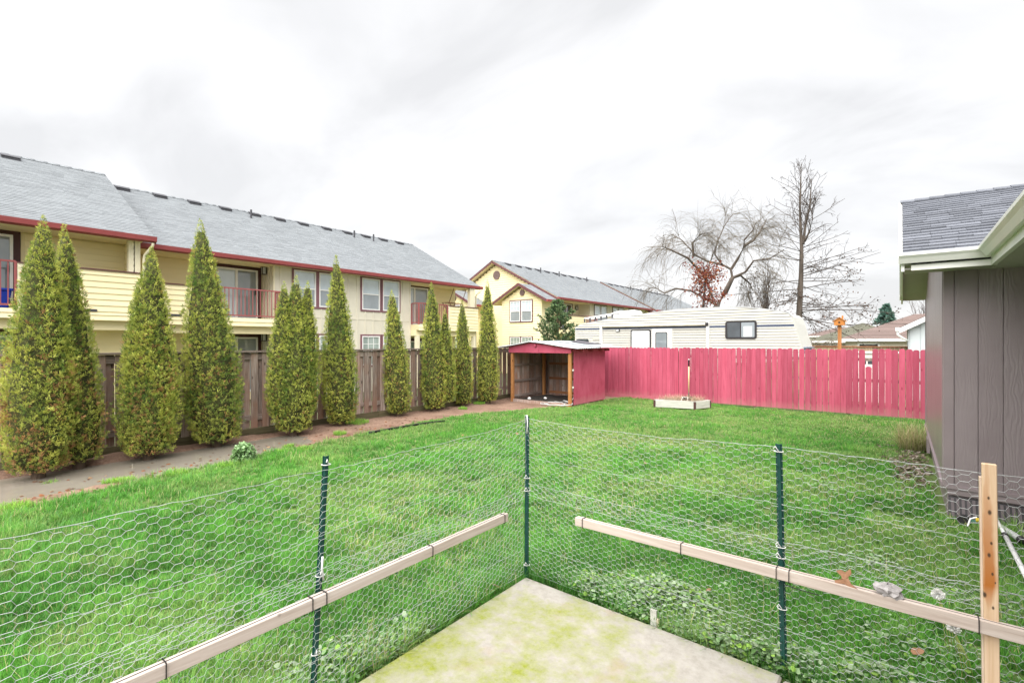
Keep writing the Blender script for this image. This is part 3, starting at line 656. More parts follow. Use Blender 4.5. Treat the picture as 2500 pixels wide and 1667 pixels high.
# ================================================================== the two further apartment blocks
def far_apartment(y0, y1, label, seed, detail=True):
    a = thing('apartment_building', label, 'building', (-18, (y0 + y1) / 2, 0))
    rf = gable_roof(a, XE, ZE, XR, ZR, y0 - 0.4, y1, seed, M['shingle_grey'], expo=0.2)
    MB().box(-28.6, WR, y0 + 0.02, y1 - 0.4, -0.15, 4.86).build('recessed_wall', M['siding'], a)
    MB().prism([(-28.6, 4.86), (-18.2, 4.86), (-23.4, 7.66)], 'y', y0 + 0.02, y1 - 0.4).build('gable_wall', M['siding'], a)
    MB().box(WR, WW, y0 + 4.8, y1 - 0.4, -0.15, 4.86).build('window_wall', M['beige'], a)
    MB().box(-19.3, -17.72, y0, y1 - 0.1, 4.865, 4.885).build('soffit', M['soffit'], a)
    def clip(z):
        if z < 4.86: return (-28.6, -18.2)
        h = (z - 4.86) * (5.2 / 2.85); return (-28.6 + h, -18.2 - h)
    lap(a, 'y', y0 + 0.02, 0, 0, 1.4, 7.6, 0.165, M['siding'], False, clip)
    def vent(x, z, r, y):
        mb = MB(); n = 24
        mb.prism([(x + r * math.cos(t * 2 * math.pi / n), z + r * math.sin(t * 2 * math.pi / n)) for t in range(n)], 'y', y - 0.05, y); v = mb.build('gable_vent', M['vent_mauve'], a)
        k = -0.8
        while k < 0.85:
            hw = r * math.sqrt(1 - k * k) * 0.92; MB().hexa([(x - hw, y - 0.055, z + k * r), (x + hw, y - 0.055, z + k * r), (x + hw, y - 0.05, z + k * r), (x - hw, y - 0.05, z + k * r), (x - hw, y - 0.085, z + k * r - 0.03), (x + hw, y - 0.085, z + k * r - 0.03), (x + hw, y - 0.05, z + k * r - 0.02), (x - hw, y - 0.05, z + k * r - 0.02)]).build('louvre', M['vent_mauve'], v); k += 0.26
    vent(-23.3, 6.94, 0.33, y0)
    for (xl, xr_) in ((-21.52, -18.15), (-28.0, -24.6)):
        xc = (xl + xr_) / 2; yb = y0 - 1.5
        MB().prism([(xl, -0.15), (xr_, -0.15), (xr_, 4.78), (xc, 5.66), (xl, 4.78)], 'y', yb, y0 + 0.03).build('bay_wall', M['siding'], a)
        lap(a, 'y', yb, 0, 0, 1.4, 5.55, 0.165, M['siding'], False, lambda z, xl=xl, xr_=xr_: (xl, xr_) if z < 4.78 else (xl + (z - 4.78) * 1.9, xr_ - (z - 4.78) * 1.9))
        for sx, xe2 in ((1, xr_ + 0.62), (-1, xl - 0.62)):
            V, F, C = shingles((xe2, yb - 0.35, 4.72), (xe2, y0, 4.72), (xc - xe2, 0, 1.2), 0.2, 0.3, seed + 7)
            tag(np_mesh('bay_roof_shingles', V, F, M['shingle_grey'], C, a), kind='stuff')
            MB().hexa([(xe2, yb - 0.35, 4.60), (xc, yb - 0.35, 5.80), (xc, y0, 5.80), (xe2, y0, 4.60), (xe2, yb - 0.35, 4.71), (xc, yb - 0.35, 5.91), (xc, y0, 5.91), (xe2, y0, 4.71)]).build('bay_roof', M['soffit'], a)
            MB().hexa([(xe2, yb - 0.38, 4.55), (xc, yb - 0.38, 5.74), (xc, yb - 0.352, 5.74), (xe2, yb - 0.352, 4.55), (xe2, yb - 0.38, 4.74), (xc, yb - 0.38, 5.94), (xc, yb - 0.352, 5.94), (xe2, yb - 0.352, 4.74)]).build('rake_board', M['trim_mauve'], a)
            MB().box(min(xe2, xe2 + sx * 0.1), max(xe2, xe2 + sx * 0.1), yb - 0.38, y0, 4.58, 4.73).build('eave_gutter', M['trim_red'], a)
        wc = xc
        for (p0, p1) in ((wc - 0.92, wc - 0.05), (wc + 0.05, wc + 0.92)):
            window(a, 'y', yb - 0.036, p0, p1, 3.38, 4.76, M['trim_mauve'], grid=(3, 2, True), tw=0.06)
            window(a, 'y', yb - 0.036, p0, p1, 1.0, 2.34, M['trim_mauve'], grid=(3, 4, False), upper='glass_green', hung=False, tw=0.06)
        vent(xc + 0.1, 5.30, 0.2, yb - 0.02)
    # long side facing the lane: balcony, windows
    MB().box(WR, BF - 0.03, y0 + 0.2, y0 + 4.8, 2.58, 2.84).build('balcony_deck', M['siding'], a)
    MB().box(BF - 0.16, BF - 0.03, y0 + 0.6, y0 + 3.2, 2.60, 3.82).build('parapet', M['siding'], a)
    lap(a, 'x', BF - 0.03, y0 + 0.6, y0 + 3.2, 2.60, 3.82, 0.165, M['siding'], False)
    MB().box(BF - 0.19, BF + 0.03, y0 + 0.6, y0 + 3.2, 3.82, 3.86).build('parapet_cap', M['trim_mauve'], a)
    railing(a, (BF - 0.05, y0 + 3.2), (BF - 0.05, y0 + 4.85), 2.84, 3.86, M['rail_red'], 0.16, 0.03)
    MB().box(WR, WR + 0.03, y0 + 3.9, y0 + 4.8, 2.86, 4.86).build('return_panel', M['beige'], a)
    sliding_door(a, 'x', WR, y0 + 2.3, y0 + 3.75, 2.86, 4.80, M['trim_brown'], ('glass_dark', 'glass_dark'))
    lantern(a, WR + 0.03, y0 + 4.35, 4.55, (1, 0))
    yy = y0 + 5.46
    while yy < y1 - 2.5:
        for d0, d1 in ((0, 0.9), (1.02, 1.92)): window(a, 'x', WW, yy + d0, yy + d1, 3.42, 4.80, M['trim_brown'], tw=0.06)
        yy += 3.0
    battens(a, 'x', WW, y0 + 4.9, min(y1 - 0.5, y0 + 12), 0.1, 4.86, 0.41, M['beige'], [(y0 + 5.4 + 3 * k, y0 + 7.45 + 3 * k, 3.3, 4.87) for k in range(4)])
    yy = y0 + 1.0
    while yy < y1 - 1.5:
        roof_vent(rf, (XR + 0.38, yy, ZR - 0.19), 1); yy += 1.28
    for yy in (y0 + 4.5, y0 + 7.2, y0 + 11.8):
        if yy < y1: MB().tube([(XR + 0.9, yy, ZR - 0.6), (XR + 0.9, yy, ZR - 0.05)], 0.05, 6).build('vent_pipe', M['vent_grey'], rf)
    return a
far_apartment(27.1, 42.3, 'yellow apartment gable with two stacked window pairs behind the spiky evergreen', 31)
far_apartment(43.6, 62.0, 'farthest apartment block, its gable peak showing over the roof before it', 41)

# ================================================================== GREY HOUSE with porch roof
m, nt, b = new_mat('embossed_grey_siding')
v = coords(nt, (1, 1, 0.22))
wv = nt.nodes.new('ShaderNodeTexWave'); wv.wave_type = 'BANDS'; wv.bands_direction = 'X'
wv.inputs['Scale'].default_value = 9.0; wv.inputs['Distortion'].default_value = 22.0; wv.inputs['Detail'].default_value = 3.0; wv.inputs['Detail Scale'].default_value = 1.0
av = nt.nodes.new('ShaderNodeVectorMath'); av.operation = 'ADD'; sw = nt.nodes.new('ShaderNodeSeparateXYZ'); cw = nt.nodes.new('ShaderNodeCombineXYZ'); sm_ = nt.nodes.new('ShaderNodeMath')
nt.links.new(v, sw.inputs[0]); nt.links.new(sw.outputs[0], sm_.inputs[0]); nt.links.new(sw.outputs[1], sm_.inputs[1]); nt.links.new(sm_.outputs[0], cw.inputs[0]); nt.links.new(sw.outputs[2], cw.inputs[2])
nt.links.new(cw.outputs[0], wv.inputs['Vector'])
fn = noise(nt, coords(nt, (1, 1, 1)), 1.4, 4)
nt.links.new(ramp(nt, fn, [(0.3, (0.25, 0.205, 0.218)), (0.7, (0.295, 0.248, 0.262))]), b.inputs['Base Color'])
b.inputs['Roughness'].default_value = 0.33; b.inputs['Specular IOR Level'].default_value = 0.5
msk = nt.nodes.new('ShaderNodeMath'); msk.operation = 'MULTIPLY'; nt.links.new(wv.outputs['Fac'], msk.inputs[0])
nt.links.new(ramp(nt, noise(nt, coords(nt, (2.2, 2.2, 0.7)), 1.5, 2), [(0.35, (0.1, 0.1, 0.1)), (0.6, (1, 1, 1))]), msk.inputs[1])
bump(nt, b, msk.outputs[0], 0.26, 0.007)
M['house_siding'] = m
M['house_trim'] = plain('grey_house_trim', (0.275, 0.228, 0.24), 0.36, 0.06, 3.0, bmp=0.15, bscale=25)
M['house_white'] = plain('white_gutter_paint', (0.78, 0.78, 0.75), 0.4, 0.04, 2.0)
M['house_soffit'] = plain('porch_ceiling_paint', (0.42, 0.40, 0.38), 0.6, 0.05, 3.0)
M['vent_slat'] = plain('dull_vent_slat', (0.12, 0.10, 0.105), 0.6, 0.1, 4)
house = thing('grey_house', 'grey brown sided house with white gutters and slate shingle roof', 'house', (0.4, 7.74, 0))
MB().box(0.43, 6.0, 7.77, 13.07, 0.34, 2.92).build('wall', M['house_trim'], house)
MB().prism([(7.77, 2.92), (13.07, 2.92), (10.42, 4.02)], 'x', 0.43, 6.0).build('gable_wall', M['house_trim'], house)
x = 0.492
while x < 3.0:
    MB().box(x, x + 0.199, 7.738, 7.772, 0.33, 2.92).build('siding_panel', M['house_siding'], house); x += 0.205
MB().box(0.392, 0.488, 7.728, 7.80, 0.32, 2.92).build('corner_board', M['house_trim'], house, bevel=0.004)
MB().box(0.385, 0.44, 7.802, 7.88, 0.32, 2.92).build('corner_board', M['house_trim'], house, bevel=0.004)
y = 7.885
while y < 13.0:
    y1 = min(y + 0.199, 13.02)
    zt = 2.92 + max(0, min((y + y1) / 2 - 7.77, 13.07 - (y + y1) / 2)) * 0.415 - 0.03
    MB().box(0.398, 0.432, y, y1, 0.33, zt).build('siding_panel', M['house_siding'], house); y += 0.205
MB().box(0.385, 0.44, 13.022, 13.10, 0.32, 2.92).build('corner_board', M['house_trim'], house, bevel=0.004)
MB().box(0.372, 0.400, 7.80, 13.08, 0.30, 0.345).build('drip_board', M['house_trim'], house)
MB().box(0.40, 3.2, 7.722, 7.76, 0.295, 0.332).build('drip_board', M['house_trim'], house)
MB().box(0.43, 6.0, 7.77, 13.05, -0.15, 0.34).build('skirting', M['house_trim'], house)
# ribbed crawl space vent along the foot of the front wall
v_ = MB().hexa([(0.44, 7.60, -0.03), (2.6, 7.60, -0.03), (2.6, 7.77, -0.03), (0.44, 7.77, -0.03), (0.44, 7.74, 0.20), (2.6, 7.74, 0.20), (2.6, 7.77, 0.20), (0.44, 7.77, 0.20)]).build('vent_panel', M['dark_metal'], house)
x = 0.46
while x < 2.3:
    MB().hexa([(x, 7.585, -0.03), (x + 0.026, 7.585, -0.03), (x + 0.026, 7.61, -0.03), (x, 7.61, -0.03), (x, 7.728, 0.19), (x + 0.026, 7.728, 0.19), (x + 0.026, 7.75, 0.19), (x, 7.75, 0.19)]).build('vent_slat', M['vent_slat'], v_); x += 0.046
MB().box(0.43, 2.7, 7.735, 7.772, 0.225, 0.29).build('skirting_trim', M['house_trim'], house)
# roof
HE, HZ, HRY, HRZ, HX0 = 7.25, 3.045, 10.42, 4.37, 0.0
hroof = MB().prism([(HE, HZ - 0.015), (HRY, HRZ - 0.015), (2 * HRY - HE, HZ - 0.015), (2 * HRY - HE, HZ - 0.12), (HRY, HRZ - 0.14), (HE, HZ - 0.12)], 'x', HX0 + 0.03, 6.6).build('roof', M['house_soffit'], house)
sl = math.hypot(HRY - HE, HRZ - HZ); su = Vector((0, HRY - HE, HRZ - HZ)) / sl; sn = Vector((0, -(HRZ - HZ), HRY - HE)) / sl
rs = random.Random(4); nC = int(sl / 0.148)
for c in range(nC + 1):
    s0 = c * 0.148; s1 = min(s0 + 0.16, sl)
    x = HX0 + 0.01 - rs.uniform(0, 0.2)
    while x < 1.75:
        x1 = x + rs.uniform(0.24, 0.34); xa = max(x, HX0 + 0.01) + 0.003; l = rs.uniform(0.014, 0.024); dd = rs.uniform(0, 0.012)
        if x1 - xa > 0.03:
            E = lambda xx, s, h: tuple(Vector((xx, HE, HZ)) + su * s + sn * h)
            MB().hexa([E(xa, s0 - dd, 0), E(x1, s0 - dd, 0), E(x1, s1, -0.003), E(xa, s1, -0.003), E(xa, s0 - dd, l), E(x1, s0 - dd, l), E(x1, s1, 0.002), E(xa, s1, 0.002)]).build('shingle', M['shingle_house'], hroof)
        x = x1
V, F, C = shingles((1.9, HE, HZ), (6.6, HE, HZ), tuple(su * sl), 0.148, 0.3, 9); V2, F2, C2 = shingles((6.6, 2 * HRY - HE, HZ), (HX0, 2 * HRY - HE, HZ), (0, -(HRY - HE), HRZ - HZ), 0.148, 0.3, 10)
tag(np_mesh('roof_shingles', np.concatenate([V, V2]), np.concatenate([F, F2 + len(V)]), M['shingle_house'], np.concatenate([C, C2]), hroof), kind='stuff')
x = HX0 - 0.01
while x < 3.0:
    mb = MB()
    for sg in (-1, 1): mb.hexa([(x, HRY, HRZ + 0.022), (x, HRY + sg * 0.14, HRZ - 0.035), (x + 0.2, HRY + sg * 0.14, HRZ - 0.045), (x + 0.2, HRY, HRZ + 0.012), (x, HRY, HRZ + 0.034), (x, HRY + sg * 0.14, HRZ - 0.022), (x + 0.2, HRY + sg * 0.14, HRZ - 0.034), (x + 0.2, HRY, HRZ + 0.022)])
    mb.build('ridge_cap', M['shingle_house'], hroof); x += 0.185
# rakes, gutters, soffit
for sg in (1, -1):
    ye = HE if sg == 1 else 2 * HRY - HE
    MB().hexa([(HX0, ye, HZ - 0.19), (HX0 + 0.03, ye, HZ - 0.19), (HX0 + 0.03, HRY, HRZ - 0.19), (HX0, HRY, HRZ - 0.19), (HX0, ye, HZ - 0.012), (HX0 + 0.03, ye, HZ - 0.012), (HX0 + 0.03, HRY, HRZ - 0.012), (HX0, HRY, HRZ - 0.012)]).build('rake_board', M['house_white'], hroof)
    MB().hexa([(HX0 - 0.025, ye, HZ - 0.10), (HX0 - 0.002, ye, HZ - 0.10), (HX0 - 0.002, HRY, HRZ - 0.10), (HX0 - 0.025, HRY, HRZ - 0.10), (HX0 - 0.025, ye, HZ + 0.0), (HX0 - 0.002, ye, HZ + 0.0), (HX0 - 0.002, HRY, HRZ + 0.0), (HX0 - 0.025, HRY, HRZ + 0.0)]).build('rake_trim', M['house_white'], hroof)
gp = lambda o0, o1: [(o0, HZ + 0.012), (o0, HZ - 0.095), (o0 + (o1 - o0) * 0.45, HZ - 0.105), (o0 + (o1 - o0) * 0.75, HZ - 0.05), (o1, HZ - 0.02), (o1, HZ + 0.012), (o1 - (o1 - o0) * 0.12, HZ + 0.012), (o1 - (o1 - o0) * 0.12, HZ - 0.01), (o0 + (o1 - o0) * 0.1, HZ - 0.01), (o0 + (o1 - o0) * 0.1, HZ + 0.012)]
MB().prism(gp(HE - 0.002, HE - 0.112), 'x', HX0 - 0.02, 0.749).build('gutter', M['house_white'], house)
MB().prism(gp(0.750, 0.640), 'y', -1.8, HE - 0.113).build('gutter', M['house_white'], house)
MB().box(HX0 + 0.09, 0.80, HE + 0.0, HE + 0.035, HZ - 0.185, HZ - 0.10).build('fascia', M['house_white'], house)
MB().box(0.752, 0.792, -1.8, HE - 0.001, HZ - 0.185, HZ - 0.022).build('fascia', M['house_white'], house)
MB().box(HX0 + 0.03, 0.79, HE + 0.04, 7.725, HZ - 0.17, HZ - 0.15).build('soffit', M['house_soffit'], house)
MB().box(HX0 - 0.03, 0.3, 2 * HRY - HE + 0.002, 2 * HRY - HE + 0.11, HZ - 0.10, HZ + 0.012).build('gutter', M['house_white'], house)
MB().hexa([(0.793, -1.8, 2.87), (5.5, -1.8, 2.87), (5.5, 7.735, 2.87), (0.793, 7.735, 2.87), (0.793, -1.8, 3.03), (5.5, -1.8, 3.5), (5.5, 8.3, 3.5), (0.793, 7.24, 3.03)]).build('porch_roof', M['house_soffit'], house)
for yy in (-1.6,): MB().box(0.82, 0.96, yy, yy + 0.14, 0.0, 2.875).build('porch_post', M['house_white'], house)
MB().box(5.4, 5.5, -1.7, 7.70, 0.0, 2.875).build('unseen_porch_wall', M['house_trim'], house)
MB().box(1.0, 5.39, -1.75, -1.62, 0.0, 2.868).build('unseen_porch_wall', M['house_trim'], house)  # unseen wall, added behind to keep light off the porch's front wall
# rotted notch fragment of trim at the foot of the side wall
MB().box(0.36, 0.40, 11.35, 11.75, 0.05, 0.30).build('foot_block', M['house_trim'], house)

# ================================================================== LEFT WOODEN FENCE (board on board)
lf = thing('wooden_fence', 'weathered brown board fence standing behind the cypress row', 'fence', (-11.15, 7, 0))
LX, LY0, LY1 = -11.15, -4.0, 16.3
MB().box(LX - 0.09, LX + 0.05, LY0, LY1, 1.80, 1.835).build('cap_board', M['old_wood_h'], lf)
for z0, z1 in ((1.64, 1.77), (0.30, 0.42)):
    yy = LY0
    while yy < LY1: MB().box(LX - 0.05, LX - 0.012, yy, min(yy + 2.4, LY1) - 0.006, z0, z1).build('rail', M['old_wood_h'], lf); yy += 2.4
yy = LY0
while yy < LY1: MB().box(LX - 0.045, LX + 0.012, yy, min(yy + 2.4, LY1) - 0.006, -0.10, 0.13).build('kickboard', M['kick_wood'], lf); yy += 2.4
yy = LY0 + 0.1
while yy < LY1: MB().box(LX - 0.14, LX - 0.052, yy, yy + 0.09, -0.15, 1.79).build('post', M['old_wood'], lf); yy += 2.4
rf_ = random.Random(8)
brd = []
for k in range(5):
    w = 0.14; me = bpy.data.meshes.new('board'); mb = MB(); z0 = 0.131; z1 = 1.795
    mb.hexa([(0, -w / 2, z0), (0.019, -w / 2, z0), (0.019, w / 2, z0), (0, w / 2, z0), (0, -w / 2 + rf_.uniform(-.006, .006), z1), (0.019, -w / 2 + rf_.uniform(-.006, .006), z1), (0.019, w / 2, z1), (0, w / 2, z1)])
    me.from_pydata(mb.v, [], mb.f); me.materials.append(M['old_wood']); brd.append(me)
yy = LY0 + 0.08; k = 0
while yy < LY1 - 0.05:
    for off, xx in ((0.0, LX - 0.011), (0.131, LX - 0.072)):
        o = bpy.data.objects.new('board', brd[rf_.randrange(5)]); COL.objects.link(o); o.parent = lf
        o.location = (xx - LX + rf_.uniform(-.003, .003), yy + off - 7 + rf_.uniform(-.008, .008), rf_.uniform(-0.004, 0.002)); o.rotation_euler = (rf_.uniform(-.004, .004), 0, rf_.uniform(-.02, .02)); ORG[o.name] = ORG[lf.name]
    yy += 0.262

# ================================================================== RED PICKET FENCE
rfn = thing('red_fence', 'crimson painted dog eared picket fence across the end of the lawn', 'fence', (-4, 16.45, 0))
RY = 16.45
pk = []
for k in range(6):
    w = 0.068; c = rf_.uniform(0.034, 0.046); h = 1.83
    prof = [(-w, 0.03), (w, 0.03), (w, h - c), (w - c * 0.35, h - c * 0.35), (w - c, h), (-w + c, h), (-w + c * 0.35, h - c * 0.35), (-w, h - c)]
    mb = MB(); mb.prism(prof, 'y', -0.010, 0.010); me = bpy.data.meshes.new('picket'); me.from_pydata(mb.v, [], mb.f); me.materials.append(M['red_board']); pk.append(me)
x = -11.02; wide = {-6.9: 0.02}
rp = random.Random(12)
while x < 3.2:
    o = bpy.data.objects.new('picket', pk[rp.randrange(6)]); COL.objects.link(o); o.parent = rfn; ORG[o.name] = ORG[rfn.name]
    sc = 1.35 / 1.83 if -0.83 < x < -0.69 else 1.0 + rp.uniform(-0.010, 0.008)
    o.location = (x + 4, rp.uniform(-0.006, 0.006), 0); o.scale = (rp.uniform(0.97, 1.02), 1, sc); o.rotation_euler = (0, rp.uniform(-0.006, 0.006), rp.uniform(-0.03, 0.03))
    gap = rp.choice([0.003, 0.004, 0.005, 0.008, 0.012, 0.016]) if x > -6.2 else rp.choice([0.0015, 0.002, 0.003, 0.006])
    x += 0.136 + gap
for z0 in (0.22, 0.92, 1.50):
    xx = -11.0
    while xx < 3.2: MB().box(xx, min(xx + 2.4, 3.25) - 0.005, RY + 0.012, RY + 0.05, z0, z0 + 0.088).build('rail', M['old_wood_h'], rfn); xx += 2.4
xx = -10.8
while xx < 3.2: MB().box(xx, xx + 0.09, RY + 0.051, RY + 0.14, -0.15, 1.70).build('post', M['old_wood'], rfn); xx += 2.4
MB().box(-11.0, -6.6, RY - 0.024, RY - 0.011, -0.12, 0.10).build('kickboard', M['red_board'], rfn)

# ================================================================== SHED
M['tin'] = plain('corrugated_tin', (0.62, 0.66, 0.68), 0.35, 0.12, 2.0, metal=0.5, spec=0.5)
shed = thing('open_shed', 'small open fronted red shed with corrugated tin roof', 'shed', (-9.3, 14.1, 0))
for xx, yy in ((-10.56, 13.02), (-8.22, 13.02), (-10.52, 14.86), (-8.24, 15.1)): MB().box(xx, xx + 0.095, yy, yy + 0.095, -0.10, 1.72).build('post', M['cedar'], shed, bevel=0.004)
AX, AZ = -9.62, 2.03
rz = lambda x: AZ - (x - AX) * 0.115 if x > AX else AZ - (AX - x) * 0.145
MB().prism([(-10.62, 1.66), (-9.35, 1.66), (-9.35, rz(-9.35) - 0.03), (AX, AZ - 0.03), (-10.62, rz(-10.62) - 0.03)], 'y', 12.985, 13.015).build('gable_board', M['red_panel'], shed)
MB().prism([(-9.345, 1.665), (-8.09, 1.665), (-8.09, rz(-8.09) - 0.03), (-9.345, rz(-9.345) - 0.03)], 'y', 12.980, 13.010).build('gable_board', M['red_panel'], shed)
MB().box(-9.50, -9.42, 12.93, 12.982, 1.87, 1.95).build('ridge_beam_end', M['red_panel'], shed)
for zz in (0,): MB().box(-8.128, -8.105, 13.20, 15.26, 0.02, 1.70).build('side_panel', M['red_panel'], shed)
for yy in (13.45, 14.1, 14.75, 15.2): MB().box(-8.9, -7.92, yy, yy + 0.045, 1.715, 1.80).build('rafter', M['red_board'], shed)
MB().box(-8.13, -8.09, 13.12, 15.3, 1.703, 1.79).build('top_plate', M['red_board'], shed)
yy = 13.12
while yy < 15.15:
    MB().box(-10.585, -10.567, yy, yy + 0.137, 0.05, 1.74).build('wall_board', M['old_wood'], shed); yy += 0.14
xx = -10.56
while xx < -8.2:
    MB().box(xx, xx + 0.137, 15.20, 15.218, 0.04, 1.80).build('wall_board', M['old_wood'], shed); xx += 0.14
for z0 in (0.10, 0.62, 1.17):
    MB().box(-10.566, -10.53, 13.12, 14.85, z0, z0 + 0.085).build('wall_rail', M['old_wood_h'], shed); MB().box(-10.42, -8.25, 15.163, 15.199, z0, z0 + 0.085).build('wall_rail', M['cedar_h'], shed)
MB().box(-10.46, -8.24, 13.03, 13.09, -0.04, 0.06).build('sill', M['old_wood'], shed)
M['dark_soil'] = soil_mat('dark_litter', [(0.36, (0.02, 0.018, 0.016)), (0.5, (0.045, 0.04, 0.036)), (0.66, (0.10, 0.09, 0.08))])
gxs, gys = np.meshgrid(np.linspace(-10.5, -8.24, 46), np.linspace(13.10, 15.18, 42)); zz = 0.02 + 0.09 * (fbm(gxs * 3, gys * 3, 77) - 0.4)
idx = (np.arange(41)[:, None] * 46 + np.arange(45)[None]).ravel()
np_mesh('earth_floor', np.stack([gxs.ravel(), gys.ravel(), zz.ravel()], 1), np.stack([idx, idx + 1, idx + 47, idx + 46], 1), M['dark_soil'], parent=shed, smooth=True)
# corrugated sheets: two on the right slope, two on the left
def tin(x0, x1, y0, y1, dz, n=0.055, amp=0.016, mat='tin'):
    ys = np.arange(y0, y1 + 0.001, n / 4); xs = np.linspace(x0, x1, 5)
    X, Y = np.meshgrid(xs, ys); Z = np.vectorize(rz)(X) + dz + amp * np.sin(Y * 2 * np.pi / n) + 0.01 * np.sin(X * 3 + Y * 1.3)
    Vt = np.stack([X.ravel(), Y.ravel(), Z.ravel()], 1); Vb = Vt - (0, 0, 0.004); nx_ = 5; ny_ = len(ys)
    i_ = (np.arange(ny_ - 1)[:, None] * nx_ + np.arange(nx_ - 1)[None]).ravel()
    T = np.stack([i_, i_ + 1, i_ + 1 + nx_, i_ + nx_], 1)
    return np_mesh('tin_sheet', np.concatenate([Vt, Vb]), np.concatenate([T, T[:, ::-1] + len(Vt)]), M[mat], parent=shed, smooth=True)
tin(AX - 0.02, -7.74, 12.86, 14.3, 0.012, 0.11); tin(AX - 0.02, -7.70, 14.22, 15.80, 0.028, 0.11)
tin(-11.02, AX - 0.02, 12.86, 14.3, 0.012, 0.11); tin(-11.02, AX - 0.02, 14.22, 15.75, 0.028, 0.11)
M['tar'] = plain('torn_tar_paper', (0.10, 0.095, 0.11), 0.8, 0.3, 4.0)
mb = MB(); mb.hexa([(-9.3, 14.9, rz(-9.3) + 0.055), (-8.45, 14.7, rz(-8.45) + 0.055), (-8.40, 15.6, rz(-8.4) + 0.06), (-9.5, 15.72, rz(-9.5) + 0.06), (-9.3, 14.9, rz(-9.3) + 0.062), (-8.45, 14.7, rz(-8.45) + 0.062), (-8.40, 15.6, rz(-8.4) + 0.067), (-9.5, 15.72, rz(-9.5) + 0.067)]); mb.build('tar_paper', M['tar'], shed)
for z0 in (0.55, 1.10): MB().box(-8.127, -8.10, 13.125, 13.175, z0, z0 + 0.06).build('hinge_bracket', M['white'], shed)
# hose coil at the shed mouth
M['hose'] = plain('pale_hose', (0.52, 0.53, 0.53), 0.45, 0.1, 5)
hs = thing('garden_hose', 'pale grey hose coiled loosely at the shed mouth', 'hose', (-8.6, 13.0, 0))
mb = MB(); pts = []
for i in range(120):
    t = i / 119; an = t * 4.3 * math.pi + 0.6; rr = 0.36 + 0.13 * math.sin(t * 9) ; pts.append((-8.62 + rr * 1.15 * math.cos(an), 12.95 + rr * 0.8 * math.sin(an), 0.02 + 0.02 * (i % 7) / 7 + 0.03 * t + 0.05 * max(0, math.sin(an)) * t))
pts += [(-8.22, 13.1, 0.10), (-8.15, 13.22, 0.22), (-8.17, 13.3, 0.30)]
mb.tube(pts, 0.013, 6); mb.build('coil', M['hose'], hs, smooth=True)
MB().tube([pts[0], (pts[0][0] + 0.06, pts[0][1] - 0.01, 0.025)], 0.017, 8).build('hose_end', M['dark_metal'], hs)
# litter in the shed
for k, (xx, yy) in enumerate(((-10.0, 13.35), (-9.6, 13.75))):
    bm = MB(); n = 7; rr = random.Random(k)
    ring = [[(xx + 0.06 * math.cos(a_) * s_ * rr.uniform(.6, 1.3), yy + 0.05 * math.sin(a_) * s_ * rr.uniform(.6, 1.3), 0.05 + zz_) for a_ in [2 * math.pi * i / n for i in range(n)]] for s_, zz_ in ((0.8, 0), (1, 0.03), (0.5, 0.07))]
    b0 = 0; bm.v = sum(ring, []); bm.f = [(r_ * n + i, r_ * n + (i + 1) % n, (r_ + 1) * n + (i + 1) % n, (r_ + 1) * n + i) for r_ in range(2) for i in range(n)] + [tuple(2 * n + i for i in range(n))]
    tag(bm.build('paper_scrap', M['white'], None, (xx, yy, 0)), ('crumpled white paper scrap inside the open shed' if k == 0 else 'smaller white scrap farther inside the open shed'), 'litter')

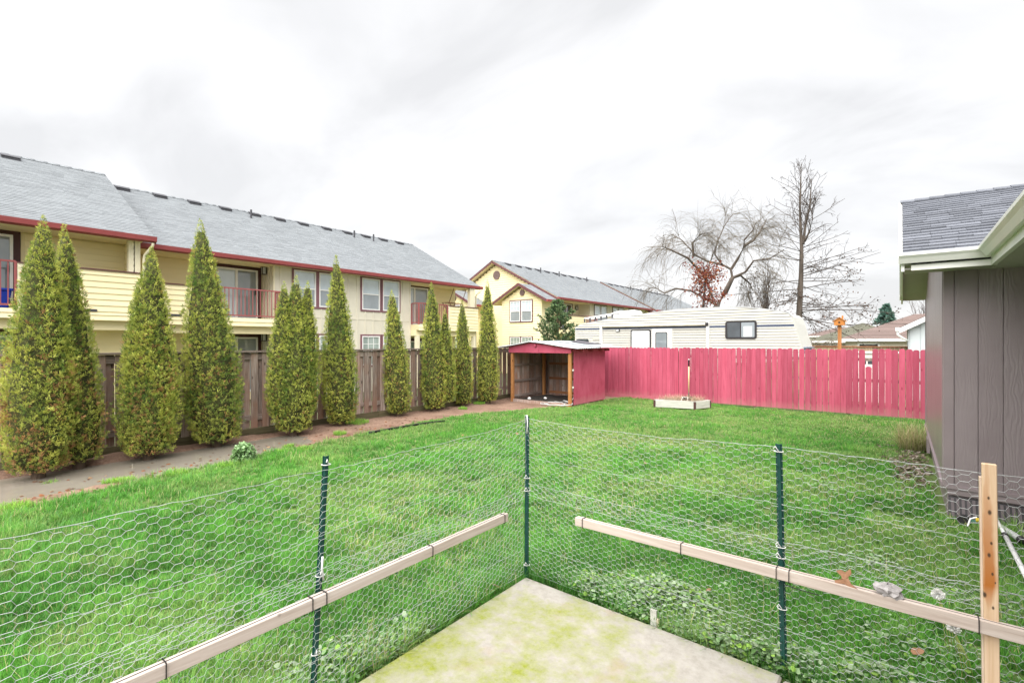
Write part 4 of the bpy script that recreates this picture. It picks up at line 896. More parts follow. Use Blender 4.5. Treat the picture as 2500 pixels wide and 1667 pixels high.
# ================================================================== PLANTER with shovel
pl = thing('planter_box', 'low silvered wooden planter box full of dry straw weeds', 'planter', (-5.2, 15.1, 0))
A_, B_, C_ = Vector((-5.99, 14.53, 0)), Vector((-4.86, 14.84, 0)), Vector((-4.60, 15.45, 0)); D_ = A_ + C_ - B_
for p, q in ((A_, B_), (B_, C_), (C_, D_), (D_, A_)):
    MB().bar((p.x, p.y, 0.115), (q.x, q.y, 0.115), 0.038, 0.23).build('side_board', M['grey_box'], pl, bevel=0.003)
for p in (A_, B_, C_, D_): MB().box(p.x - 0.03, p.x + 0.03, p.y - 0.03, p.y + 0.03, -0.08, 0.215).build('corner_post', M['trim_brown'], pl)
MB().face([(p.x, p.y, 0.16) for p in (A_, B_, C_, D_)]).build('soil', M['dirt'], pl)
M['straw'] = leafy('dry_straw', 0.2, 0.8)
def blades_mesh(name, P, length, width, lean, cols, mat, rng, parent=None, curve=0.5, org=None, segs=2, upright=0.35, az=None):
    """P (n,3) roots -> tapering bent blades; lean scales sideways reach"""
    n = len(P); az = rng.uniform(0, 2 * np.pi, n) if az is None else az; L = length * np.ones(n); W = width * np.ones(n)
    d = np.stack([np.cos(az), np.sin(az), np.zeros(n)], 1); s = np.stack([-np.sin(az), np.cos(az), np.zeros(n)], 1)
    ln = lean * rng.uniform(upright, 1.0, n)
    V = []; ks = np.linspace(0, 1, segs + 1)
    for k in ks[:-1]:
        c = P + d * (L * ln * (k ** (1 + curve)))[:, None] + np.array([0, 0, 1.0]) * (L * np.sqrt(np.maximum(0.05, 1 - (ln * 0.9) ** 2)) * k)[:, None]
        w = s * (W * (1 - 0.45 * k) / 2)[:, None]; V += [c - w, c + w]
    tip = P + d * (L * ln)[:, None] + np.array([0, 0, 1.0]) * (L * np.sqrt(np.maximum(0.05, 1 - (ln * 0.9) ** 2)) * (1 - 0.18 * ln))[:, None]
    V.append(tip); nv = len(V); V = np.stack(V, 1).reshape(-1, 3); b0 = np.arange(n)[:, None] * nv
    F = [b0 + np.array([2 * i, 2 * i + 1, 2 * i + 3, 2 * i + 2]) for i in range(segs - 1)]
    fl = []
    if F: fl.append(np.concatenate(F))
    fl.append(b0 + np.array([nv - 3, nv - 2, nv - 1]))
    shade = np.concatenate([np.linspace(0.62, 1.0, segs).repeat(2), [1.12]])  # roots darkened: self-shadow between blades put into the colour
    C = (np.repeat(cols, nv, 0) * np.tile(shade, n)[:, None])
    return np_mesh(name, V, fl, mat, C, parent, org)
rg = np.random.default_rng(5)
uv = rg.uniform(0.05, 0.95, (1500, 2)); P = np.array(A_)[None] + uv[:, :1] * np.array(B_ - A_)[None] + uv[:, 1:] * np.array(D_ - A_)[None]; P[:, 2] = 0.15
c = np.array([0.55, 0.42, 0.30])[None] * rg.uniform(0.6, 1.2, (1500, 1))
tag(blades_mesh('dry_weeds', P, rg.uniform(0.08, 0.34, 1500), 0.006, 0.75, c, M['straw'], rg, pl), kind='stuff')
M['pale_wood'] = wood('varnished_shaft', (0.55, 0.42, 0.20), (0.68, 0.55, 0.30), (0.76, 0.64, 0.40), grain=(20, 20, 0.8), orand=0, knots=False, bmp=0.05, rough=0.35)
M['steel'] = plain('worn_steel', (0.10, 0.075, 0.06), 0.5, 0.35, 8, metal=0.4)
sx, sy = -5.17, 15.22
sh = thing('shovel', 'shovel with pale shaft and black grip stuck upright in the planter', 'shovel', (sx, sy, 0.16))
MB().tube([(sx, sy, 0.42), (sx, sy, 1.26)], [0.019, 0.019], 10).build('shaft', M['pale_wood'], sh, smooth=True)
MB().tube([(sx, sy, 1.26), (sx, sy, 1.28), (sx, sy, 1.45), (sx, sy, 1.47)], [0.020, 0.024, 0.024, 0.018], 10).build('grip', M['black'], sh, smooth=True)
MB().tube([(sx, sy, 1.47), (sx, sy, 1.492)], [0.023, 0.02], 10).build('end_cap', M['white'], sh)
MB().tube([(sx, sy, 0.28), (sx, sy, 0.45)], [0.026, 0.021], 10).build('socket', M['steel'], sh, smooth=True)
mb = MB(); cols_ = 7; rows_ = 6
for th_ in (0, 0.004):
    for r_ in range(rows_):
        t = r_ / (rows_ - 1); hw = 0.115 * (1 if t < 0.6 else math.sqrt(max(0.02, 1 - ((t - 0.6) / 0.4) ** 2)))
        for k in range(cols_):
            u_ = k / (cols_ - 1) * 2 - 1; mb.v.append((sx + u_ * hw, sy - 0.03 * (1 - u_ * u_) + th_, 0.33 - 0.27 * t))
for th_ in range(2):
    for r_ in range(rows_ - 1):
        for k in range(cols_ - 1):
            i_ = th_ * rows_ * cols_ + r_ * cols_ + k; mb.f.append((i_, i_ + 1, i_ + cols_ + 1, i_ + cols_))
mb.build('blade', M['steel'], sh, smooth=True)
# dark open tray with pale rims lying in the planter against the shovel
tr = thing('plastic_tray', 'black tray with pale rims tipped over in the planter beside the shovel', 'tray', (-5.05, 15.0, 0.2))
u_ = (B_ - A_).normalized(); w_ = Vector((-u_.y, u_.x, 0)); o_ = Vector((-5.30, 14.85, 0.17))
def tp(a, b_, c_): return tuple(o_ + u_ * a + w_ * b_ + Vector((0, 0, c_)))
MB().hexa([tp(0, 0, 0), tp(0.34, 0.0, 0), tp(0.40, 0.30, 0), tp(0.02, 0.30, 0), tp(0.05, 0.05, 0.15), tp(0.22, 0.05, 0.14), tp(0.22, 0.28, 0.14), tp(0.05, 0.28, 0.15)]).build('shell', M['black'], tr)
for a0, a1 in ((0.0, 0.05), (0.20, 0.20)): MB().bar(tp(a0, -0.012, 0), tp(a1 + 0.01, 0.04, 0.155), 0.03, 0.012).build('rim', M['white'], tr)
MB().bar(tp(0.05, 0.05, 0.158), tp(0.23, 0.06, 0.148), 0.02, 0.01).build('rim', M['white'], tr)

# ================================================================== TRAVEL TRAILER behind the red fence
M['rv'] = plain('trailer_skin', (0.52, 0.515, 0.47), 0.4, 0.05, 0.7, stretch=(0.4, 1, 3))
M['rv_roof'] = plain('trailer_roof_edge', (0.42, 0.43, 0.44), 0.5, 0.15, 2.0)
M['rv_blue'] = plain('trailer_stripe', (0.03, 0.045, 0.10), 0.4, 0.1, 3)
M['rv_white'] = plain('trailer_white', (0.80, 0.80, 0.79), 0.4, 0.03, 3)
M['awning'] = plain('awning_vinyl', (0.72, 0.71, 0.64), 0.5, 0.14, 1.2, tint=(0.50, 0.44, 0.33))
RVY = 19.5
cp = lambda cx_, cy_: (1400 + cx_ * 0.2551, 700 + cy_ * 0.2551)
top = [(20, 388), (60, 366), (380, 306), (650, 268), (850, 238), (1020, 218), (1300, 205), (1640, 196), (1820, 217), (1990, 240), (2055, 252), (2095, 287), (2118, 350), (2150, 460), (2195, 590)]
prof = [tuple(ony(*cp(*t), RVY)[i] for i in (0, 2)) for t in top]
xl, xr_ = prof[0][0], prof[-1][0]
rv = thing('travel_trailer', 'cream ribbed travel trailer parked behind the red fence', 'trailer', (-7, 20.7, 0))
body = [(xl - 0.05, 0.55)] + [(xl - 0.02, prof[0][1])] + prof[1:] + [(xr_ + 0.06, 1.45), (xr_ - 0.5, 1.30), (-4.9, 1.25), (-5.0, 0.55)]
RVB = 21.95
MB().prism(body, 'y', RVY, RVB).build('body', M['rv'], rv)
def span(z):
    xs = []
    for (x0, z0), (x1, z1) in zip(body, body[1:] + body[:1]):
        if (z0 - z) * (z1 - z) < 0: xs.append(x0 + (x1 - x0) * (z - z0) / (z1 - z0))
    return (min(xs), max(xs)) if len(xs) >= 2 else None
mb = MB(); z = 0.62
while z < 3.28:
    a, b_ = span(z + 0.01), span(z + 0.082)
    if a and b_:
        lo = max(a[0], b_[0]) + 0.02; 
        mb.hexa([(a[0] + 0.02, RVY - 0.034, z), (a[1] - 0.03, RVY - 0.034, z), (a[1] - 0.03, RVY, z), (a[0] + 0.02, RVY, z), (b_[0] + 0.02, RVY - 0.020, z + 0.086), (b_[1] - 0.03, RVY - 0.020, z + 0.086), (b_[1] - 0.03, RVY, z + 0.086), (b_[0] + 0.02, RVY, z + 0.086)])
    z += 0.105
mb.build('ribbed_side', M['rv'], rv)
mb = MB()
for (x0, z0), (x1, z1) in zip(prof[1:11], prof[2:12]): mb.bar((x0, RVY + 0.01, z0 + 0.012), (x1, RVY + 0.01, z1 + 0.012), 0.06, 0.045)
mb.build('roof_edge', M['rv_roof'], rv)
zs = 2.635
xa = xl + 0.02; xb_ = ony(*cp(2112, 362), RVY)[0]
MB().box(xa, xb_, RVY - 0.040, RVY - 0.017, zs - 0.028, zs + 0.012).build('stripe', M['rv_blue'], rv)
M['rv_blue2'] = plain('trailer_stripe_light', (0.16, 0.20, 0.30), 0.4, 0.1, 3)
MB().box(xa, xb_, RVY - 0.039, RVY - 0.017, zs - 0.055, zs - 0.034).build('stripe', M['rv_blue2'], rv)
def rvx(cx_, cy_=500): return ony(*cp(cx_, cy_), RVY)[0]
def rvz(cx_, cy_): return ony(*cp(cx_, cy_), RVY)[2]
def rounded(x0, x1, z0, z1, r, n=4):
    P = []
    for cx_, cz_, a0 in ((x1 - r, z1 - r, 0), (x0 + r, z1 - r, 90), (x0 + r, z0 + r, 180), (x1 - r, z0 + r, 270)):
        for k in range(n + 1): a_ = math.radians(a0 + 90 * k / n); P.append((cx_ + r * math.cos(a_), cz_ + r * math.sin(a_)))
    return P
def rv_window(c0, c1, r0, r1, glass, bottom=None, slider=False):
    x0, x1, zt = rvx(c0, r0), rvx(c1, r0), rvz((c0 + c1) / 2, r0); zb = bottom or rvz((c0 + c1) / 2, r1)
    w = MB().prism(rounded(x0, x1, zb, zt, 0.08), 'y', RVY - 0.060, RVY - 0.012).build('window', M['dark_metal'], rv)
    if slider:
        xm = (x0 + x1) / 2
        MB().prism(rounded(x0 + 0.07, xm - 0.02, zb + 0.06, zt - 0.06, 0.03), 'y', RVY - 0.068, RVY - 0.05).build('pane', M['glass_dark'], w)
        MB().prism(rounded(xm + 0.02, x1 - 0.07, zb + 0.06, zt - 0.06, 0.03), 'y', RVY - 0.066, RVY - 0.05).build('pane', M['glass_screen'], w)
        MB().box(xm + 0.10, x1 - 0.15, RVY - 0.072, RVY - 0.067, zb + 0.08, zt - 0.2).build('blind', M['blind'], w)
    else:
        MB().prism(rounded(x0 + 0.05, x1 - 0.05, zb + 0.05, zt - 0.05, 0.05), 'y', RVY - 0.068, RVY - 0.05).build('pane', M[glass], w)
rv_window(1457, 1757, 328, 498, 'glass_dark', slider=True)
rv_window(553, 745, 410, 560, 'blind', bottom=1.55)
x0, x1, zt = rvx(752), rvx(948), rvz(850, 402)
dr = MB().box(x0, x1, RVY - 0.052, RVY - 0.014, 0.75, zt).build('door', M['rv_white'], rv, bevel=0.01)
MB().prism(rounded(rvx(795), rvx(897), 1.45, rvz(850, 440), 0.06), 'y', RVY - 0.062, RVY - 0.05).build('door_window', M['glass_screen'], dr)
MB().prism(rounded(rvx(795) - 0.03, rvx(897) + 0.03, 1.42, rvz(850, 440) + 0.03, 0.07), 'y', RVY - 0.058, RVY - 0.0505).build('door_window_frame', M['dark_metal'], dr)
MB().box(x1 - 0.12, x1 - 0.06, RVY - 0.08, RVY - 0.04, 1.3, 1.42).build('handle', M['dark_metal'], dr)
for c0, c1 in ((262, 284), (1276, 1304)):
    MB().box(rvx(c0), rvx(c1), RVY - 0.10, RVY - 0.018, 0.9, rvz(c0, 330 if c0 > 1000 else 372)).build('awning_arm', M['rv_white'], rv)
za = rvz(280, 372); zb2 = rvz(1270, 352)
MB().tube([(rvx(285), RVY - 0.10, zs + 0.075), (rvx(1272), RVY - 0.10, zs + 0.075)], 0.055, 12).build('awning_roll', M['awning'], rv, smooth=True)
MB().box(rvx(1272), rvx(1300), RVY - 0.15, RVY - 0.02, zs + 0.02, zs + 0.14).build('awning_end', M['dark_metal'], rv)
MB().box(rvx(412), rvx(446), RVY - 0.06, RVY - 0.017, rvz(430, 430), rvz(430, 406)).build('porch_light', M['dark_metal'], rv); MB().box(rvx(416), rvx(440), RVY - 0.075, RVY - 0.06, rvz(430, 427), rvz(430, 409)).build('lamp_lens', M['blind'], rv)
MB().box(rvx(192), rvx(258), RVY - 0.05, RVY - 0.017, rvz(220, 510), rvz(220, 478)).build('vent_cover', M['rv'], rv)
MB().prism(rounded(rvx(30), rvx(150), rvz(90, 600), rvz(90, 500), 0.08), 'y', RVY - 0.04, RVY - 0.012).build('window', M['glass_dark'], rv)
# roof air conditioner, ladder-like roof rack
acx0, acx1 = ony(1499, 775, 20.6)[0], ony(1560, 768, 20.6)[0]; acz = ony(1530, 760, 20.6)[2]
MB().prism([(acx0, acz - 0.30), (acx0, acz - 0.08), (acx0 + 0.25, acz), (acx1 - 0.1, acz + 0.03), (acx1, acz - 0.06), (acx1, acz - 0.28)], 'y', 20.3, 21.0).build('air_conditioner', M['rv_white'], rv, bevel=0.03)
for k in range(9): MB().box(acx0 + 0.08 + k * 0.06, acx0 + 0.105 + k * 0.06, 20.29, 20.305, acz - 0.16, acz - 0.06).build('grille_slot', M['vent_grey'], rv)
rx0, rx1 = ony(1432, 787, 20.4)[0], ony(1499, 777, 20.4)[0]
rz0, rz1 = prof[2][1], prof[3][1]
for yy in (20.2, 20.9): MB().bar((rx0, yy, rz0 + 0.10), (rx1, yy, rz0 + 0.27), 0.05, 0.04).build('roof_rail', M['rv_white'], rv)
for k in range(6): 
    t = k / 5; MB().bar((rx0 + (rx1 - rx0) * t, 20.2, rz0 + 0.10 + 0.17 * t), (rx0 + (rx1 - rx0) * t, 20.9, rz0 + 0.10 + 0.17 * t), 0.05, 0.05).build('roof_bar', M['rv_white'], rv); MB().box(rx0 + (rx1 - rx0) * t - 0.03, rx0 + (rx1 - rx0) * t + 0.03, 20.2, 20.25, rz0 - 0.1, rz0 + 0.08 + 0.17 * t).build('roof_bracket', M['vent_grey'], rv)
for k, zz in enumerate((1.62, 1.72, 1.80)):
    MB().box(xr_ + 0.01 + 0.03 * k - 0.09, xr_ + 0.07 + 0.01 * k, RVY + 0.2, RVB - 0.2, zz, zz + 0.04).build('nose_stripe', M['rv_blue2' if k else 'rv_blue'], rv)
for xx in (-8.2, -7.3):
    for y0_, y1_ in ((RVY - 0.01, RVY + 0.2), (RVB - 0.2, RVB + 0.01)):
        w = MB().tube([(xx, y0_, 0.22), (xx, y0_ + 0.02, 0.22), (xx, y1_ - 0.02, 0.22), (xx, y1_, 0.22)], [0.30, 0.36, 0.36, 0.30], 20).build('wheel', M['black'], rv); MB().tube([(xx, y0_ - 0.01, 0.22), (xx, y1_ + 0.01, 0.22)], 0.19, 14).build('rim', M['tin'], w)

# ================================================================== BIRDHOUSE
bx, by = ony(2050, 850, 17.3)[:2]; zt = ony(2050, 777, 17.3)[2]; hb = ony(2050, 794, 17.3)[2]
bh = thing('birdhouse', 'orange wooden birdhouse on a post rising behind the red fence', 'birdhouse', (bx, by, -0.15))
M['orange'] = plain('orange_stain', (0.52, 0.20, 0.045), 0.6, 0.12, 3)
MB().box(bx - 0.045, bx + 0.045, by - 0.045, by + 0.045, -0.15, hb).build('post', M['cedar'], bh)
w = 0.13; ze_ = hb + 0.135; zt = max(zt, ze_ + 0.10)
MB().prism([(bx - w, hb), (bx + w, hb), (bx + w, ze_), (bx, zt - 0.012), (bx - w, ze_)], 'y', by - 0.13, by + 0.13).build('box', M['orange'], bh)
for sg in (-1, 1):
    MB().hexa([(bx, by - 0.16, zt - 0.012), (bx + sg * (w + 0.04), by - 0.16, ze_ - 0.04), (bx + sg * (w + 0.04), by + 0.16, ze_ - 0.04), (bx, by + 0.16, zt - 0.012), (bx, by - 0.16, zt + 0.006), (bx + sg * (w + 0.04), by - 0.16, ze_ - 0.02), (bx + sg * (w + 0.04), by + 0.16, ze_ - 0.02), (bx, by + 0.16, zt + 0.006)]).build('roof_board', M['cedar'], bh)
MB().box(bx + 0.05, bx + 0.09, by - 0.03, by + 0.03, zt - 0.05, zt + 0.05).build('chimney', M['orange'], bh)
MB().tube([(bx, by - 0.14, hb + 0.08), (bx, by - 0.129, hb + 0.08)], 0.025, 10).build('entrance', M['black'], bh)

# ================================================================== NEIGHBOURING HOUSES to the right
M['pale_blue'] = plain('pale_blue_siding', (0.55, 0.60, 0.62), 0.6, 0.05, 2)
M['cream_wall'] = plain('cream_wall', (0.55, 0.50, 0.42), 0.7, 0.05, 1)
M['tan_wood'] = wood('tan_fence_wood', (0.30, 0.20, 0.12), (0.42, 0.30, 0.20), (0.50, 0.40, 0.30), orand=0.15, knots=False)
def hip_house(label, x0, x1, y0, y1, ze, zr, shm, wallm, hipd=None, rot=0.0, ground=-0.16):
    hp = hipd if hipd is not None else (y1 - y0) / 2
    h = thing('neighbour_house', label, 'house', ((x0 + x1) / 2, (y0 + y1) / 2, ground))
    MB().box(x0 + 0.4, x1 - 0.4, y0 + 0.4, y1 - 0.4, ground, ze - 0.05).build('wall', wallm, h)
    ym = (y0 + y1) / 2; 
    E = [np.array(p, float) for p in ((x0, y0, ze), (x1, y0, ze), (x1, y1, ze), (x0, y1, ze), (x0 + hp, ym, zr), (x1 - hp, ym, zr))]
    V = np.array(E); tri = np.array([[0, 4, 3], [1, 2, 5]]); qd = np.array([[0, 1, 5, 4], [2, 3, 4, 5]])
    rr = np_mesh('roof', V, [tri, qd], shm, np.ones((6, 3)), h)
    mb = MB(); mb.box(x0 - 0.02, x1 + 0.02, y0 - 0.08, y0, ze - 0.17, ze + 0.01); mb.box(x0 - 0.08, x0, y0 - 0.08, y1, ze - 0.17, ze + 0.01); mb.box(x1, x1 + 0.08, y0 - 0.08, y1, ze - 0.17, ze + 0.01); mb.build('gutter', M['white'], h)
    MB().box(x0, x1, y0, y1, ze - 0.06, ze - 0.03).build('soffit', M['cream_wall'], h)
    # rows of shingle courses on the side that shows
    V_, F_, C_2 = [], [], []
    n = 22; r = np.random.default_rng(7)
    for k in range(n):
        t0, t1 = k / n, (k + 1) / n
        for (a, b_, c_, d_, nn) in ((E[0], E[1], E[5], E[4], (0, -1, 0)), (E[3], E[0], E[4], E[4], (-1, 0, 0))):
            p0 = a + (d_ - a) * t0; p1 = b_ + (c_ - b_) * t0; p2 = b_ + (c_ - b_) * t1; p3 = a + (d_ - a) * t1
            o = np.array(nn) * 0.02 + np.array([0, 0, 0.03]); o2 = np.array([0, 0, 0.008]); b0 = len(V_)
            V_ += [p0 + o, p1 + o, p2 + o2, p3 + o2, p0, p1]; F_ += [[b0, b0 + 1, b0 + 2, b0 + 3], [b0 + 4, b0 + 5, b0 + 1, b0]]; C_2 += [np.ones(3) * r.uniform(0.86, 1.1)] * 6
    tag(np_mesh('shingle_courses', np.array(V_), np.array(F_), shm, np.array(C_2), rr), kind='stuff')
    window(h, 'y', y0 + 0.39, x0 + 1.2, x0 + 2.4, ze - 1.3, ze - 0.35, M['white'], upper='glass_dark', hung=False)
    return h
c = ond(2045, 828, 36); hip_house('low cream house under a brown hip roof behind the red fence', c[0], c[0] + 13, c[1] + 1, c[1] + 10, 2.22, 4.15, M['shingle_brown'], M['cream_wall'])
c = ond(1968, 832, 44); hip_house('grey roofed house half hidden by bare branches', c[0], c[0] + 8, c[1], c[1] + 8, 2.10, 3.75, M['shingle_moss'], M['cream_wall'])
c = ond(2030, 805, 75); hip_house('farthest house with a long low brown roof', c[0] - 4, c[0] + 12, c[1], c[1] + 9, 2.9, 4.3, M['shingle_brown'], M['cream_wall'])
# pale blue outbuilding with a gutter and rising eave
p0 = ony(2196, 800, 23.0); p1 = ony(2262, 770, 23.0); pw = ony(2218, 830, 23.0)
ob = thing('outbuilding', 'pale blue boarded outbuilding with white gutter beyond the red fence', 'outbuilding', (pw[0] + 2, 25, -0.16))
sl_ = (p1[2] - p0[2]) / (p1[0] - p0[0]); xr2 = pw[0] + 3.2; zr_ = p0[2] + sl_ * (xr2 - p0[0])
MB().prism([(pw[0], -0.16), (2 * xr2 - pw[0], -0.16), (2 * xr2 - pw[0], p0[2]), (xr2, zr_ - 0.2), (pw[0], p0[2] + sl_ * (pw[0] - p0[0]) - 0.15)], 'y', 23.35, 29).build('wall', M['pale_blue'], ob)
x = pw[0] + 0.05
while x < pw[0] + 2.6:
    zz = p0[2] + sl_ * (x - p0[0]) - 0.18; MB().box(x, x + 0.285, 23.325, 23.35, -0.1, zz).build('wall_board', M['pale_blue'], ob); x += 0.30
for sg in (1, -1):
    xe2 = p0[0] if sg == 1 else 2 * xr2 - p0[0]
    MB().hexa([(xe2, 23.0, p0[2] - 0.10), (xr2, 23.0, zr_ - 0.10), (xr2, 29.3, zr_ - 0.10), (xe2, 29.3, p0[2] - 0.10), (xe2, 23.0, p0[2]), (xr2, 23.0, zr_), (xr2, 29.3, zr_), (xe2, 29.3, p0[2])]).build('roof', M['vent_grey'], ob)
    MB().hexa([(xe2, 22.96, p0[2] - 0.20), (xr2, 22.96, zr_ - 0.20), (xr2, 22.995, zr_ - 0.20), (xe2, 22.995, p0[2] - 0.20), (xe2, 22.96, p0[2] - 0.02), (xr2, 22.96, zr_ - 0.02), (xr2, 22.995, zr_ - 0.02), (xe2, 22.995, p0[2] - 0.02)]).build('rake_board', M['white'], ob)
MB().box(p0[0] - 0.12, p0[0], 22.95, 29.3, p0[2] - 0.12, p0[2] + 0.01).build('gutter', M['white'], ob)
MB().tube([(p0[0] - 0.05, 23.05, p0[2] - 0.12), (p0[0] - 0.05, 23.05, p0[2] - 0.25), (p0[0] + 0.1, 23.15, p0[2] - 0.4), (pw[0] - 0.03, 23.3, p0[2] - 0.47)], 0.045, 8).build('downspout', M['white'], ob, smooth=True)
# tan fence and white-walled garage seen through the gap of the short picket
tf = thing('tan_fence', 'plain tan board fence running behind the birdhouse', 'fence', (0, 24, 0))
q0 = ony(1975, 846, 25.5); q1 = ony(2225, 846, 25.5); x = q0[0] - 0.6
while x < q1[0] + 1.5:
    MB().box(x, x + 0.14, 25.5, 25.52, -0.16, 1.80).build('picket', M['tan_wood'], tf); x += 0.146
MB().box(q0[0] - 0.6, q1[0] + 1.6, 25.44, 25.56, 1.80, 1.84).build('cap_board', M['cedar_h'], tf)
M['wall_white'] = plain('white_wall', (0.74, 0.71, 0.67), 0.6, 0.05, 1)
gr = ony(2112, 860, 21.8)
gs = thing('garden_cabinet', 'white low cabinet with dark panes showing where a picket is missing', 'cabinet', (gr[0], 21.9, -0.16))
MB().box(gr[0] - 0.45, gr[0] + 0.9, 21.8, 22.4, -0.16, 1.62).build('body', M['wall_white'], gs); MB().box(gr[0] - 0.52, gr[0] + 0.97, 21.72, 22.5, 1.62, 1.67).build('lid', M['white'], gs)
for k in range(2): MB().box(gr[0] - 0.12 + 0.2 * k, gr[0] + 0.03 + 0.2 * k, 21.785, 21.80, 1.22, 1.44).build('pane', M['glass_dark'], gs)

# ================================================================== CYPRESS ROW
M['leaf_cyp'] = leafy('cypress_foliage', 0.25, 0.55, mult=2.3)
M['core'] = plain('shaded_dead_foliage', (0.055, 0.058, 0.02), 0.9, 0.5, 6.0, bmp=0.8, bscale=30, bdist=0.03)  # dead interior, coloured extra dark so crown gaps read as shaded recesses
M['bark'] = plain('brown_bark', (0.10, 0.07, 0.05), 0.9, 0.35, 5.0, stretch=(1, 1, 0.2), bmp=0.8, bscale=25, bdist=0.02)
def cyp_prof(t): return np.where(t < 0.16, 0.72 + 0.28 * np.sin(np.clip(t / 0.16, 0, 1) * np.pi / 2), (1 - np.clip((t - 0.16) / 0.84, 0, 1) ** 1.85) + 0.02)
def sprays(cx, cy, z0, H, R, rng, dens, brown, lean=(0, 0), size=0.062):
    n = int(3.3 * dens * math.pi * R * H * 0.75)
    t = rng.uniform(0, 1, n * 3); keep = rng.uniform(0, 1, n * 3) < cyp_prof(t) * 0.9 + 0.1; t = t[keep][:n]; n = len(t)
    az = rng.uniform(0, 2 * np.pi, n)
    lump = 1 + 0.34 * (fbm(az * 2.2 + cx * 7, t * H * 2.3 + cy * 3, int(abs(cx * 100)), 3) - 0.5) + 0.22 * (vnoise(az * 6, t * H * 5.5, 5) - 0.5)
    rr = R * cyp_prof(t) * lump * rng.uniform(0.76, 1.04, n)
    out = np.stack([np.cos(az), np.sin(az), np.zeros(n)], 1)
    P = np.stack([cx + lean[0] * t + out[:, 0] * rr, cy + lean[1] * t + out[:, 1] * rr, z0 + t * H], 1)
    up = np.array([0, 0, 1.0])
    g = out * rng.uniform(0.15, 0.75, (n, 1)) + up * rng.uniform(0.5, 1.2, (n, 1)) + rng.normal(0, 0.30, (n, 3)); g /= np.linalg.norm(g, axis=1)[:, None]
    ref = np.cross(up, out) * rng.normal(0, 1, (n, 1)) + out * rng.normal(0, 0.8, (n, 1)) + rng.normal(0, 0.3, (n, 3))
    s = ref - g * (ref * g).sum(1)[:, None]; s /= np.linalg.norm(s, axis=1)[:, None]
    nn = np.cross(g, s); L = size * rng.uniform(0.6, 1.35, n) * np.clip(0.55 + (1 - t) * 2.2, 0.55, 1.0)
    # colour
    pat = fbm(az * 1.4 + cx * 3, t * H * 1.3, 17 + int(cy * 10), 3); rnd = rng.uniform(0, 1, n)
    green = np.array([0.055, 0.100, 0.022]); yel = np.array([0.28, 0.29, 0.062]); rust = np.array([0.21, 0.115, 0.05]); dk = np.array([0.055, 0.095, 0.022])
    cl_ = vnoise(az * R * 14 + cx * 31, t * H * 13, 23); m_ = np.clip(pat * 1.3 - 0.62 + cl_ * 1.05 + rnd * 0.22, 0, 1)[:, None]
    c = green * (1 - m_) + yel * m_
    isd = rng.uniform(0, 1, n) < 0.12; c[isd] = dk
    pb = brown * np.clip((fbm(az * 2.2 + 9, t * H * 2.4, 29 + int(cx * 10), 3) - 0.47) * 6, 0, 0.55) * np.clip(1.3 - t * 1.7, 0.12, 1.0)
    isb = rng.uniform(0, 1, n) < pb; c[isb] = rust * rng.uniform(0.7, 1.2, (isb.sum(), 1))
    c *= rng.uniform(0.85, 1.15, (n, 1))
    V = []; nk = 4; md = (nk - 1) / 2
    for k in range(nk):
        a = (k - md) / md * 0.85 + rng.normal(0, 0.16, n); st = 0.10 + 0.5 * (1 - abs(k - md) / md)
        d = g * np.cos(a)[:, None] + s * np.sin(a)[:, None]; e = -g * np.sin(a)[:, None] + s * np.cos(a)[:, None]
        l = L * (0.62 + 0.25 * (1 - abs(k - md) / md)) * rng.uniform(0.8, 1.15, n); r0 = P + g * (L * st * 0.6)[:, None]
        bend = nn * (l * rng.normal(0, 0.22, n))[:, None]; w = (l * 0.115)[:, None]
        V += [r0, r0 + d * (l * 0.5)[:, None] + e * w + bend * 0.3, r0 + d * l[:, None] + bend, r0 + d * (l * 0.5)[:, None] - e * w + bend * 0.3]
    V = np.stack(V, 1); nv = V.shape[1]
    F = (np.arange(n)[:, None, None] * nv + np.arange(nk)[None, :, None] * 4 + np.arange(4)[None, None]).reshape(-1, 4)
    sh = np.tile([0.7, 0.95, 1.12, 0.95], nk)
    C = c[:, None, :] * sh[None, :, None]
    return V.reshape(-1, 3), F, C.reshape(-1, 3)
def cypress(base, leaders, label, seed, brown, dens=620, size=0.060):
    rng = np.random.default_rng(seed)
    t = thing('cypress', label, 'tree', (base[0], base[1], -0.03), 'cypresses along the wooden fence')
    VV, FF, CC = [], [], []; b0 = 0; core = MB()
    for (dx, dy, z0, H, R, lx, ly) in leaders:
        V, F, C = sprays(base[0] + dx, base[1] + dy, z0, H, R, rng, dens, brown, (lx, ly), size)
        VV.append(V); FF.append(F + b0); CC.append(C); b0 += len(V)
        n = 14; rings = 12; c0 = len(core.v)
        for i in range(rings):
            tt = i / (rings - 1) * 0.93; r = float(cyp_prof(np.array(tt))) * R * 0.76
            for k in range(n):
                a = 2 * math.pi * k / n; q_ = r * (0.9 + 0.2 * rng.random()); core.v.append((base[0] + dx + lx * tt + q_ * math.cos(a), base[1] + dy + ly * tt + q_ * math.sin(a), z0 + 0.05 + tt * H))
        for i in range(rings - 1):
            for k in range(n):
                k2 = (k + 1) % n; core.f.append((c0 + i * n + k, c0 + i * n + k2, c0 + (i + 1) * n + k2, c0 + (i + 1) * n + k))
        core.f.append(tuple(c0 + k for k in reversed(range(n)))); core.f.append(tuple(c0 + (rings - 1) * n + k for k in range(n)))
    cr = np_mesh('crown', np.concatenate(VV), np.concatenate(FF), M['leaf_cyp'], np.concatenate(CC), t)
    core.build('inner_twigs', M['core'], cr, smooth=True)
    MB().tube([(base[0], base[1], -0.12), (base[0], base[1], 0.5)], [0.09, 0.06], 10).build('trunk', M['bark'], t)
    return t
